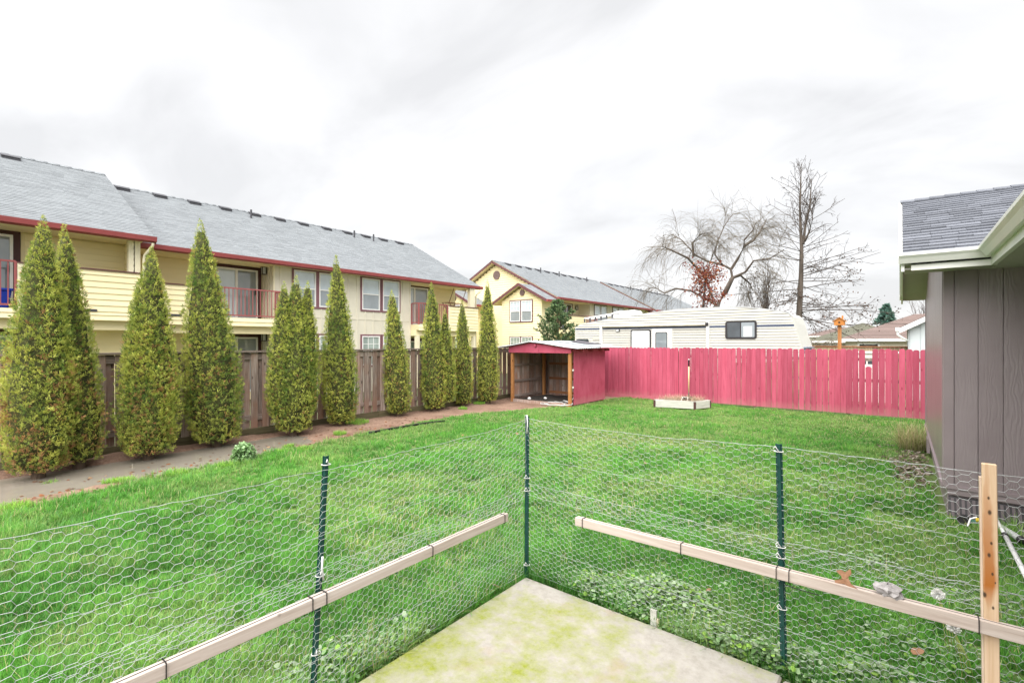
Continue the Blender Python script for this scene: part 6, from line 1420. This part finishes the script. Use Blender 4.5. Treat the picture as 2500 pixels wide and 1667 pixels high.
# wooden post with resin stains
m, nt, b = new_mat('resin_stained_pine')
v = coords(nt, (14, 14, 0.7), False); f = noise(nt, v, 1.6, 5, 0.6, 1.0)
col = ramp(nt, f, [(0.28, (0.56, 0.38, 0.22)), (0.5, (0.66, 0.48, 0.32)), (0.75, (0.74, 0.58, 0.42))])
sp = nt.nodes.new('ShaderNodeSeparateXYZ'); tc = nt.nodes.new('ShaderNodeTexCoord'); nt.links.new(tc.outputs['Object'], sp.inputs[0])
wob = noise(nt, coords(nt, (1, 1, 1), False), 4.0, 3); fine_ = noise(nt, coords(nt, (60, 60, 4), False), 1.0, 3)
def mth(op, a_, b_):
    n_ = nt.nodes.new('ShaderNodeMath'); n_.operation = op
    for i_, q_ in enumerate((a_, b_)):
        if isinstance(q_, (int, float)): n_.inputs[i_].default_value = q_
        else: nt.links.new(q_, n_.inputs[i_])
    return n_.outputs[0]
# distance from a wandering centre line down the face
xc = mth('SUBTRACT', mth('ADD', sp.outputs['X'], mth('MULTIPLY', sp.outputs['Z'], 0.012)), mth('MULTIPLY', mth('SUBTRACT', wob, 0.5), 0.05))
ax_ = mth('ADD', mth('ABSOLUTE', xc, 0.0), mth('MULTIPLY', mth('SUBTRACT', fine_, 0.5), 0.012))
wdt = ramp(nt, mth('DIVIDE', sp.outputs['Z'], 1.5), [(0.47, (0, 0, 0)), (0.56, (1, 1, 1)), (0.70, (0.75, 0.75, 0.75)), (0.93, (0.25, 0.25, 0.25))])
st_ = ramp(nt, mth('DIVIDE', ax_, mth('ADD', mth('MULTIPLY', wdt, 0.036), 0.0008)), [(0.45, (1, 1, 1)), (1.0, (0, 0, 0))])
col = mixc(nt, mixc(nt, 1.0, st_, wdt, 'MULTIPLY'), col, (0.40, 0.13, 0.015))
for kx, kz, kr in ((-0.010, 1.27, 0.006), (-0.006, 1.20, 0.009), (0.0, 1.05, 0.006), (-0.008, 0.99, 0.008), (0.004, 0.90, 0.006), (0.014, 0.86, 0.004), (-0.024, 0.79, 0.010), (0.006, 0.735, 0.006)):
    dx_ = mth('SUBTRACT', sp.outputs['X'], kx); dz_ = mth('MULTIPLY', mth('SUBTRACT', sp.outputs['Z'], kz), 0.55)
    dd_ = mth('SQRT', mth('ADD', mth('MULTIPLY', dx_, dx_), mth('MULTIPLY', dz_, dz_)), 0.0)
    col = mixc(nt, ramp(nt, mth('DIVIDE', dd_, kr * 2), [(0.22, (0.95, 0.95, 0.95)), (0.5, (0, 0, 0))]), col, (0.05, 0.025, 0.012))
nt.links.new(col, b.inputs['Base Color']); b.inputs['Roughness'].default_value = 0.6; bump(nt, b, f, 0.15, 0.004)
M['resin'] = m
wpz = 1.437; wx = 0.345
wpst = thing('wooden_post', 'pine post with amber resin streaks beside the grey house', 'post', (wx, 3.345, 0))
MB().hexa([(wx - 0.018, 3.322, -0.1), (wx + 0.036, 3.322, -0.1), (wx + 0.036, 3.350, -0.1), (wx - 0.018, 3.350, -0.1), (wx - 0.034, 3.322, wpz), (wx + 0.020, 3.322, wpz), (wx + 0.020, 3.350, wpz), (wx - 0.034, 3.350, wpz)]).build('stud', M['resin'], wpst, bevel=0.003)
MB().hexa([(wx - 0.024, 3.352, -0.1), (wx + 0.024, 3.352, -0.1), (wx + 0.024, 3.39, -0.1), (wx - 0.024, 3.39, -0.1), (wx - 0.040, 3.352, 1.36), (wx + 0.010, 3.352, 1.36), (wx + 0.010, 3.39, 1.36), (wx - 0.040, 3.39, 1.36)]).build('backing_stud', M['pine'], wpst)
p_ = ony(2392, 1265, 3.33); MB().tube([(wx - 0.05, 3.345, p_[2]), (wx - 0.075, 3.33, p_[2] - 0.01), (wx - 0.085, 3.32, p_[2] - 0.045)], 0.0035, 6).build('tie', M['tie_white'], wpst)
stk = thing('wooden_stake', 'short sawn wooden stake at the edge of the slab', 'stake', (-1.39, 3.36, -0.03)); MB().box(-1.412, -1.368, 3.345, 3.365, -0.1, 0.105).build('stub', M['grey_box'], stk); MB().box(-1.366, -1.35, 3.347, 3.363, -0.1, 0.05).build('splint', M['pine'], stk)

# ================================================================== LAWN GRASS
M['grass'] = leafy('grass_blades', 0.42, 0.5, mult=1.7)
rng = np.random.default_rng(7)
def in_lawn(x, y):
    ok = x > edge_x(y) + 0.10 * (vnoise(x * 9, y * 9, 4) - 0.5)
    ok &= ~((x > -2.55) & (y < 3.335)) & ~((x > 0.98) & (y < 7.6)); ok &= (y < 16.43) & ~((x > 0.35) & (y > 7.6) & (y < 13.2)) & ~((x < -8.10) & (y > 12.98))
    ua, ub = np.array(B_ - A_)[:2], np.array(D_ - A_)[:2]; det = ua[0] * ub[1] - ua[1] * ub[0]; dx, dy = x - A_.x, y - A_.y
    s, t = (dx * ub[1] - dy * ub[0]) / det, (ua[0] * dy - ua[1] * dx) / det
    return ok & ~((s > -0.02) & (s < 1.02) & (t > -0.05) & (t < 1.05))
def lawn_pts(n, tmin, tmax):
    x = rng.uniform(-10.2, 3.2, n); y = rng.uniform(-4.8, 16.45, n)
    f = -x * SA + y * CA; c = x * CA + y * SA; px = CXP + FPX * c / np.maximum(f, 0.05)
    k = (f > tmin) & (f <= tmax) & (px > -500) & (px < 3000) & in_lawn(x, y)
    thin = 0.78 + 0.5 * (fbm(x * 1.6, y * 1.6, 31, 3) - 0.5) * 2
    mulch = np.clip(1 - np.hypot((x - 0.25) / 0.45, (y - 10.2) / 2.3), 0, 1); thin -= 1.8 * mulch
    edge_n = np.clip((x - edge_x(y)) / 0.35, 0, 1); thin *= 0.35 + 0.65 * edge_n
    k &= rng.uniform(0, 1, n) < thin
    return x[k], y[k]
def grass_layer(name, n, tmin, tmax, w, segs, lenk, per=10, jit=0.016):
    # tufts: every centre sends out a fan of blades that share its colour and lean
    tx, ty = lawn_pts(n, tmin, tmax); nt_ = len(tx); ra = rng.uniform(0, 6.2832, nt_ * per); rj = jit * np.sqrt(rng.uniform(0, 1, nt_ * per)) * np.repeat(rng.uniform(0.5, 1.6, nt_), per)
    x = np.repeat(tx, per) + rj * np.cos(ra); y = np.repeat(ty, per) + rj * np.sin(ra); k_ = in_lawn(x, y); tid = np.repeat(np.arange(nt_), per)[k_]; x, y, ra = x[k_], y[k_], ra[k_]
    m_ = len(x); z = ground_h(x, y) - 0.004; tv = rng.uniform(0, 1, nt_)[tid]; tl = rng.uniform(0.6, 1.35, nt_)[tid]
    f1 = fbm(x * 0.9, y * 0.9, 41, 3); f2 = fbm(x * 3.2, y * 3.2, 43, 3); f3 = vnoise(x * 7, y * 7, 45)
    L = lenk * (0.045 + 0.085 * np.clip(f2 * 1.5 - 0.25, 0, 1) + 0.03 * f3) * rng.uniform(0.55, 1.25, m_)
    nearw = np.exp(-np.maximum(0, np.minimum(np.abs(x + 2.6) + 9 * (y > 3.6), np.abs(y - 3.36) + 9 * (x < -2.8))) / 0.25); L *= 1 + 0.55 * nearw
    far = np.clip((np.hypot(x, y) - 7) / 6, 0, 1); L *= 1 - 0.38 * far
    cl = vnoise(x * 4.3, y * 4.3, 47); cl2 = vnoise(x * 11, y * 11, 48)
    L *= (0.62 + 0.75 * cl) * tl
    g = np.array([0.036, 0.130, 0.018]); g2 = np.array([0.105, 0.280, 0.040]); yl = np.array([0.30, 0.35, 0.13]); bl = np.array([0.085, 0.20, 0.06])
    t = np.clip(0.30 + 0.95 * (cl - 0.5) + 0.45 * (cl2 - 0.5) + 0.50 * (tv - 0.2) + 0.22 * np.clip((np.hypot(x, y) - 5) / 8, 0, 1) + 0.15 * rng.uniform(-1, 1, m_) + (f1 - 0.5) * 0.8, 0, 1)[:, None]; c = g * (1 - t) + g2 * t
    yk = np.clip((fbm(x * 0.9 + 3, y * 0.9, 51, 4) - 0.50) * 6 + 0.9 * np.exp(-(((x + 4.6) / 1.5) ** 2 + ((y - 9.5) / 1.3) ** 2)), 0, 0.6) * rng.uniform(0.1, 1, m_); c = c * (1 - yk[:, None]) + yl * yk[:, None]
    bk = (rng.uniform(0, 1, m_) < 0.22)[:, None]; c = np.where(bk, bl, c)
    dead = rng.uniform(0, 1, m_) < 0.035 + 0.16 * np.clip((fbm(x * 1.1 + 7, y * 1.1, 57, 4) - 0.56) * 6, 0, 1) + 0.16 * np.exp(-(((x + 4.6) / 1.3) ** 2 + ((y - 9.0) / 1.2) ** 2)); c[dead] = np.array([0.36, 0.32, 0.17]); c *= rng.uniform(0.75, 1.25, (m_, 1))
    az = ra + rng.normal(0, 0.35, m_)
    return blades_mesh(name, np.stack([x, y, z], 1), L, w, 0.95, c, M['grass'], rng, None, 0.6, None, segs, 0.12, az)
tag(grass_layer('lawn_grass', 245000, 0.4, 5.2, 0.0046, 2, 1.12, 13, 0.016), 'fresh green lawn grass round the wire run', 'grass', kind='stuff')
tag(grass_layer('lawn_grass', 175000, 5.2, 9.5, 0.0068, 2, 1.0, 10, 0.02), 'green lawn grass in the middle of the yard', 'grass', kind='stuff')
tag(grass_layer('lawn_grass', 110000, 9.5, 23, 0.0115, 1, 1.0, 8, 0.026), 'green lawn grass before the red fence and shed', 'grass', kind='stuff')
# stray grass on the bare strip
def tuft(cx, cy, n, r, L, col, name, label, cat, w=0.006, lean=0.9, group=None, z=None):
    a = rng.uniform(0, 6.28, n); q = r * np.sqrt(rng.uniform(0, 1, n)); P = np.stack([cx + q * np.cos(a), cy + q * np.sin(a), np.zeros(n)], 1); P[:, 2] = ground_h(P[:, 0], P[:, 1]) - 0.004 if z is None else z
    c = np.array(col)[rng.integers(0, len(col), n)] * rng.uniform(0.7, 1.25, (n, 1)); o = blades_mesh(name, P, L * rng.uniform(0.5, 1.2, n), w, lean, c, M['grass'], rng, None, 0.6, (cx, cy, -0.03), 3, 0.2); tag(o, label, cat, group); return o
BR = [(0.16, 0.32, 0.04), (0.22, 0.38, 0.06), (0.12, 0.25, 0.04)]
for px, py, r in ((120, 1168, .10), (430, 1154, .16), (545, 1135, .14), (290, 1166, .2), (690, 1100, .12), (745, 1095, .15), (30, 1235, .2), (705, 1085, .1), (830, 1058, .14), (1170, 985, .2), (1130, 997, .14), (870, 1030, .3)):
    g_ = gz(px, py); tuft(g_[0], g_[1], int(2600 * r), r, 0.10, BR, 'grass_tuft', 'bright green grass tuft growing on the bare earth strip', 'grass', group='grass tufts on the bare strip')
g_ = gz(2252, 1098)
tuft(0.18, g_[1] + 0.1, 750, 0.22, 0.62, [(0.30, 0.30, 0.14), (0.40, 0.36, 0.22), (0.20, 0.25, 0.08), (0.34, 0.28, 0.17)], 'grass_clump', 'matted straw coloured grass clump by the house corner', 'grass clump', 0.007, 1.0)

# ================================================================== BROADLEAF WEEDS
M['weed'] = leafy('weed_leaves', 0.3, 0.55)
def leaf_discs(P, size, cols, tilt, name, parent=None, org=None, rows=6):
    n = len(P); nrm = np.stack([rng.normal(0, tilt, n), rng.normal(0, tilt, n), np.ones(n)], 1); nrm /= np.linalg.norm(nrm, axis=1)[:, None]
    u = np.cross(nrm, rng.normal(0, 1, (n, 3))); u /= np.linalg.norm(u, axis=1)[:, None]; w = np.cross(nrm, u); S = size * rng.uniform(0.5, 1.25, n)
    an = [0, 50, 110, 180, 250, 310]; rad = [1.1, 0.85, 0.8, 0.55, 0.8, 0.85]
    V = [P + nrm * (S * 0.12)[:, None]] + [P + (u * math.cos(math.radians(a)) * q + w * math.sin(math.radians(a)) * q) * S[:, None] for a, q in zip(an, rad)]
    V = np.stack(V, 1).reshape(-1, 3); b0 = np.arange(n)[:, None] * 7; F = np.concatenate([b0 + np.array([0, 1 + i, 1 + (i + 1) % 6]) for i in range(6)])
    C = np.repeat(np.array(cols)[rng.integers(0, len(cols), n)] * rng.uniform(0.7, 1.25, (n, 1)), 7, 0) * np.tile([0.85, 1.1, 1, 1, 0.9, 1, 1], n)[:, None]
    return np_mesh(name, V, F, M['weed'], C, parent, org)
WC = [(0.22, 0.36, 0.16), (0.29, 0.42, 0.22), (0.15, 0.29, 0.09), (0.36, 0.46, 0.29), (0.26, 0.44, 0.08)]
def weed_patch(spots, n, label, size=0.018, h=0.15):
    P = []
    for cx, cy, rx, ry in spots: P.append(np.stack([rng.normal(cx, rx, n), rng.normal(cy, ry, n), np.zeros(n)], 1))
    P = np.concatenate(P); k = ~((P[:, 0] > -2.56) & (P[:, 1] < 3.345)); P = P[k]; P[:, 2] = ground_h(P[:, 0], P[:, 1]) + h * rng.uniform(0.1, 1, len(P)) * (0.4 + 0.8 * vnoise(P[:, 0] * 6, P[:, 1] * 6, 3))
    tag(leaf_discs(P, size, WC, 0.45, 'weeds'), label, 'weeds', kind='stuff')
weed_patch([gz(1440, 1430)[:2] + (0.10, 0.08), gz(1520, 1455)[:2] + (0.13, 0.09), gz(1600, 1500)[:2] + (0.13, 0.10), gz(1700, 1545)[:2] + (0.16, 0.10), gz(1780, 1600)[:2] + (0.13, 0.10), gz(1860, 1640)[:2] + (0.12, 0.10), gz(1650, 1460)[:2] + (0.15, 0.10)], 1500, 'pale clover like weeds along the slab under the far wire')
weed_patch([gz(2000, 1640)[:2] + (0.14, 0.08), gz(2120, 1660)[:2] + (0.16, 0.1), gz(2280, 1600)[:2] + (0.2, 0.12), gz(2400, 1480)[:2] + (0.15, 0.1)], 420, 'broad leaved weeds under the wire near the resin stained post', 0.019, 0.14)
weed_patch([gz(850, 1630)[:2] + (0.12, 0.2), gz(790, 1650)[:2] + (0.12, 0.16), gz(960, 1570)[:2] + (0.07, 0.12)], 420, 'pale weeds between the slab and the lower wire', 0.020, 0.15)
weed_patch([gz(2020, 1190)[:2] + (0.14, 0.16), gz(2130, 1370)[:2] + (0.12, 0.12)], 260, 'grey green weed rosettes standing in the lawn', 0.02, 0.12)
# leafy plant by the puddle
pc = gz(595, 1120); pt = thing('leafy_plant', 'round grey green leafy plant at the puddle edge', 'plant', (pc[0], pc[1], -0.03))
n = 900; d_ = rng.normal(0, 1, (n, 3)); d_ /= np.linalg.norm(d_, axis=1)[:, None]; d_[:, 2] = np.abs(d_[:, 2]); P = np.array([pc[0], pc[1], 0.0]) + d_ * np.array([0.20, 0.20, 0.30]) * (rng.uniform(0.3, 1, (n, 1)) ** 0.5)
leaf_discs(P, 0.030, [(0.26, 0.42, 0.18), (0.34, 0.50, 0.26), (0.18, 0.32, 0.11)], 0.8, 'foliage', pt)
A = Acc()
for k in range(22):
    a = rng.uniform(0, 6.28); q = limb(rng, (pc[0], pc[1], -0.04), (math.cos(a) * 0.7, math.sin(a) * 0.7, 1), 0.26, 0.02, 0.06, 3); A.tube(q, np.linspace(0.006, 0.003, 4), 3)
A.build('stems', M['bark'], pt)
# dandelion clocks
M['fluff'] = plain('seed_fluff', (0.80, 0.79, 0.76), 0.9, 0.1, 20); M['stem'] = plain('pale_stem', (0.30, 0.36, 0.10), 0.6, 0.2, 8)
for px, py, z, lb in ((2290, 1450, 0.42, 'dandelion clock above the rail near the resin stained post'), (2328, 1530, 0.34, 'dandelion clock below the rail near the resin stained post')):
    h = gz(px, py, z); dn = thing('dandelion', lb, 'flower', (h[0] + 0.05, h[1] + 0.02, -0.03))
    n = 420; d_ = rng.normal(0, 1, (n, 3)); d_ /= np.linalg.norm(d_, axis=1)[:, None]; P = np.array(h) + d_ * rng.uniform(0.0, 0.014, (n, 1)); s = np.cross(d_, rng.normal(0, 1, (n, 3))); s /= np.linalg.norm(s, axis=1)[:, None]
    V = np.stack([P, P + d_ * 0.022 + s * 0.0035, P + d_ * 0.026, P + d_ * 0.022 - s * 0.0035], 1).reshape(-1, 3); np_mesh('seed_head', V, np.arange(4 * n).reshape(n, 4), M['fluff'], parent=dn)
    for k in range(4): MB().tube([(h[0] + 0.05 + 0.02 * k, h[1] + 0.02, -0.04), (h[0] + 0.03 + 0.012 * k, h[1] + 0.01, z * 0.5), (h[0] + 0.006 * k, h[1], z - 0.02 * k)], 0.0028, 6).build('stem', M['stem'], dn, smooth=True)

# ================================================================== SMALL THINGS
# dry leaf and grey withered leaf on the rail
M['leaf_brown'] = plain('dry_oak_leaf', (0.26, 0.135, 0.075), 0.6, 0.25, 30)
M['leaf_grey'] = plain('withered_leaf', (0.34, 0.32, 0.32), 0.8, 0.2, 40, bmp=0.6, bscale=90, bdist=0.004)
c = ony(2063, 1420, 3.297); 
def lobed(c, u, v, pts, th, name, label, cat, mat, curl):
    c = Vector(c); u = Vector(u); v = Vector(v); n_ = u.cross(v).normalized(); mb = MB(); m_ = len(pts)
    for o in (0, th):
        mb.v.append(tuple(c + n_ * o)); mb.v += [tuple(c + u * a + v * b_ + n_ * (o + curl * (a * a + b_ * b_) * 30 + 0.004 * math.sin(a * 300))) for a, b_ in pts]
    for o in (0, m_ + 1):
        for i in range(m_): t_ = (o, o + 1 + i, o + 1 + (i + 1) % m_); mb.f.append(t_ if o == 0 else t_[::-1])
    for i in range(m_): j_ = (i + 1) % m_; mb.f.append((1 + i, m_ + 2 + i, m_ + 2 + j_, 1 + j_))
    return tag(mb.build(name, mat, None, tuple(c)), label, cat)
lobed((c[0], 3.305, 0.695), (1, 0, 0.25), (0, 0.35, 0.95), [(-0.045, 0.045), (-0.02, 0.052), (0.0, 0.04), (0.025, 0.058), (0.03, 0.03), (0.012, 0.012), (0.03, -0.02), (0.06, -0.045), (0.02, -0.035), (-0.005, -0.022), (-0.045, -0.02), (-0.05, -0.005), (-0.015, 0.005), (-0.02, 0.025)], 0.0015, 'oak_leaf', 'curled brown oak leaf resting on the pine rail', 'leaf', M['leaf_brown'], 0.04)
c = ony(2168, 1440, 3.30); rc = random.Random(3); bm = MB(); nA, nB = 16, 9
for i in range(nB):
    for k in range(nA):
        th_ = math.pi * i / (nB - 1); ph_ = 2 * math.pi * k / nA; q = 1 + rc.uniform(-0.35, 0.35)
        bm.v.append((c[0] + 0.058 * q * math.sin(th_) * math.cos(ph_), 3.31 + 0.04 * q * math.sin(th_) * math.sin(ph_), 0.695 + 0.034 * q * math.cos(th_)))
for i in range(nB - 1):
    for k in range(nA): bm.f.append((i * nA + k, i * nA + (k + 1) % nA, (i + 1) * nA + (k + 1) % nA, (i + 1) * nA + k))
tag(bm.build('withered_leaf', M['leaf_grey'], None, (c[0], 3.31, 0.66)), 'crumpled pale grey withered leaf lying on the pine rail', 'leaf')
# fallen leaves on the lawn
for k, (px, py) in enumerate(((1130, 1062), (1262, 1058), (1212, 1430), (1730, 1440), (2240, 1590), (1575, 1130))):
    g_ = gz(px, py, 0.05); a_ = k * 1.7
    o = lobed((g_[0], g_[1], 0.05), (math.cos(a_), math.sin(a_), 0.3), (-math.sin(a_), math.cos(a_), 0.5), [(0.04, 0), (0.02, 0.018), (-0.014, 0.024), (-0.036, 0.008), (-0.034, -0.012), (0.0, -0.02), (0.024, -0.016)], 0.001, 'fallen_leaf', 'dry brown leaf caught in the lawn grass', 'leaf', M['leaf_brown'], 0.05); o['group'] = 'fallen leaves on the lawn'
# leaves and twigs on the mud
n = 260; yy = rng.uniform(-1, 9, n); xx = np.interp(yy, EDGE[:, 0], EDGE[:, 1]) - np.abs(rng.normal(0, 0.45, n)) - 0.05; P = np.stack([xx, yy, np.maximum(ground_h(xx, yy), -0.052) + 0.006], 1)
o = leaf_discs(P, 0.035, [(0.32, 0.13, 0.06), (0.25, 0.11, 0.06), (0.38, 0.24, 0.14), (0.20, 0.12, 0.08)], 0.25, 'leaf_litter'); tag(o, 'brown leaf litter strewn over the bare strip and puddle', 'litter', kind='stuff')
# wood chips beside the house wall
n = 900; xx = rng.normal(0.12, 0.2, n); yy = rng.uniform(8.3, 12.3, n); k = xx < 0.38; xx, yy = xx[k], yy[k]; P = np.stack([xx, yy, ground_h(xx, yy) + 0.02], 1)
o = leaf_discs(P, 0.032, [(0.30, 0.24, 0.19), (0.20, 0.15, 0.11), (0.42, 0.37, 0.31), (0.13, 0.09, 0.07)], 0.5, 'wood_chips'); tag(o, 'wood chips scattered along the foot of the house wall', 'wood chips', kind='stuff')
# black pipe on the bare strip
a, b_ = gz(905, 1055), gz(1085, 1026); pts = []
for i in range(14):
    t = i / 13; x = a[0] + (b_[0] - a[0]) * t - 0.10 * math.sin(t * math.pi); y = a[1] + (b_[1] - a[1]) * t; pts.append((x, y, float(ground_h(x, y)) + 0.03))
hp = thing('black_pipe', 'length of black pipe lying on the bare strip below the cypresses', 'pipe', pts[0]); MB().tube(pts, 0.024, 10).build('pipe', M['black'], hp, smooth=True); MB().tube([pts[0], tuple(Vector(pts[0]) - (Vector(pts[1]) - Vector(pts[0])) * 0.3)], 0.030, 10).build('coupling', M['dark_metal'], hp)
# tools at the foot of the house wall
M['pvc'] = plain('grey_pvc', (0.46, 0.47, 0.46), 0.4, 0.1, 5); M['green_plastic'] = plain('green_plastic', (0.02, 0.10, 0.08), 0.4, 0.2, 5)
a, b_ = Vector(gz(2433, 1266, 0.08)), Vector(gz(2505, 1405, 0.06)); pw_ = thing('white_pole', 'white painted pole lying on the grass beside the resin stained post', 'pole', tuple(a)); d_ = (b_ - a)
MB().tube([tuple(a), tuple(a + d_ * 0.35)], 0.016, 10).build('tube', M['tie_white'], pw_, smooth=True); MB().tube([tuple(a + d_ * 0.35), tuple(a + d_ * 1.6)], 0.021, 10).build('tube', M['tie_white'], pw_, smooth=True); MB().tube([tuple(a + d_ * 0.33), tuple(a + d_ * 0.38)], 0.026, 10).build('collar', M['dark_metal'], pw_, smooth=True)
a, b_ = Vector(gz(2420, 1272, 0.05)), Vector(gz(2492, 1316, 0.06)); pv = thing('grey_tube', 'grey plastic tube with dark cap lying against the house skirting', 'tube', tuple(a)); MB().tube([tuple(a), tuple(b_)], 0.032, 12).build('tube', M['pvc'], pv, smooth=True); MB().tube([tuple(b_), tuple(b_ + (b_ - a) * 0.06)], 0.037, 12).build('cap', M['dark_metal'], pv, smooth=True)
a = Vector(gz(2352, 1268, 0.06)); b_ = Vector(gz(2425, 1282, 0.05)); gt = thing('garden_edger', 'green handled garden tool with a black wheel lying by the wall', 'garden tool', tuple(a))
MB().tube([tuple(a + Vector((0, -0.02, 0))), tuple(a + Vector((0.0, 0.03, 0)))], 0.055, 16).build('wheel', M['dark_metal'], gt); MB().tube([tuple(a + Vector((0, 0.0, 0.0))), tuple(b_ + Vector((0.1, 0, 0)))], 0.02, 8).build('handle', M['green_plastic'], gt, smooth=True); MB().tube([tuple(a + Vector((0.1, 0.0, 0.02))), tuple(a + Vector((0.16, 0.0, 0.025)))], 0.024, 8).build('band', plain('yellow_band', (0.6, 0.42, 0.03), 0.5), gt)
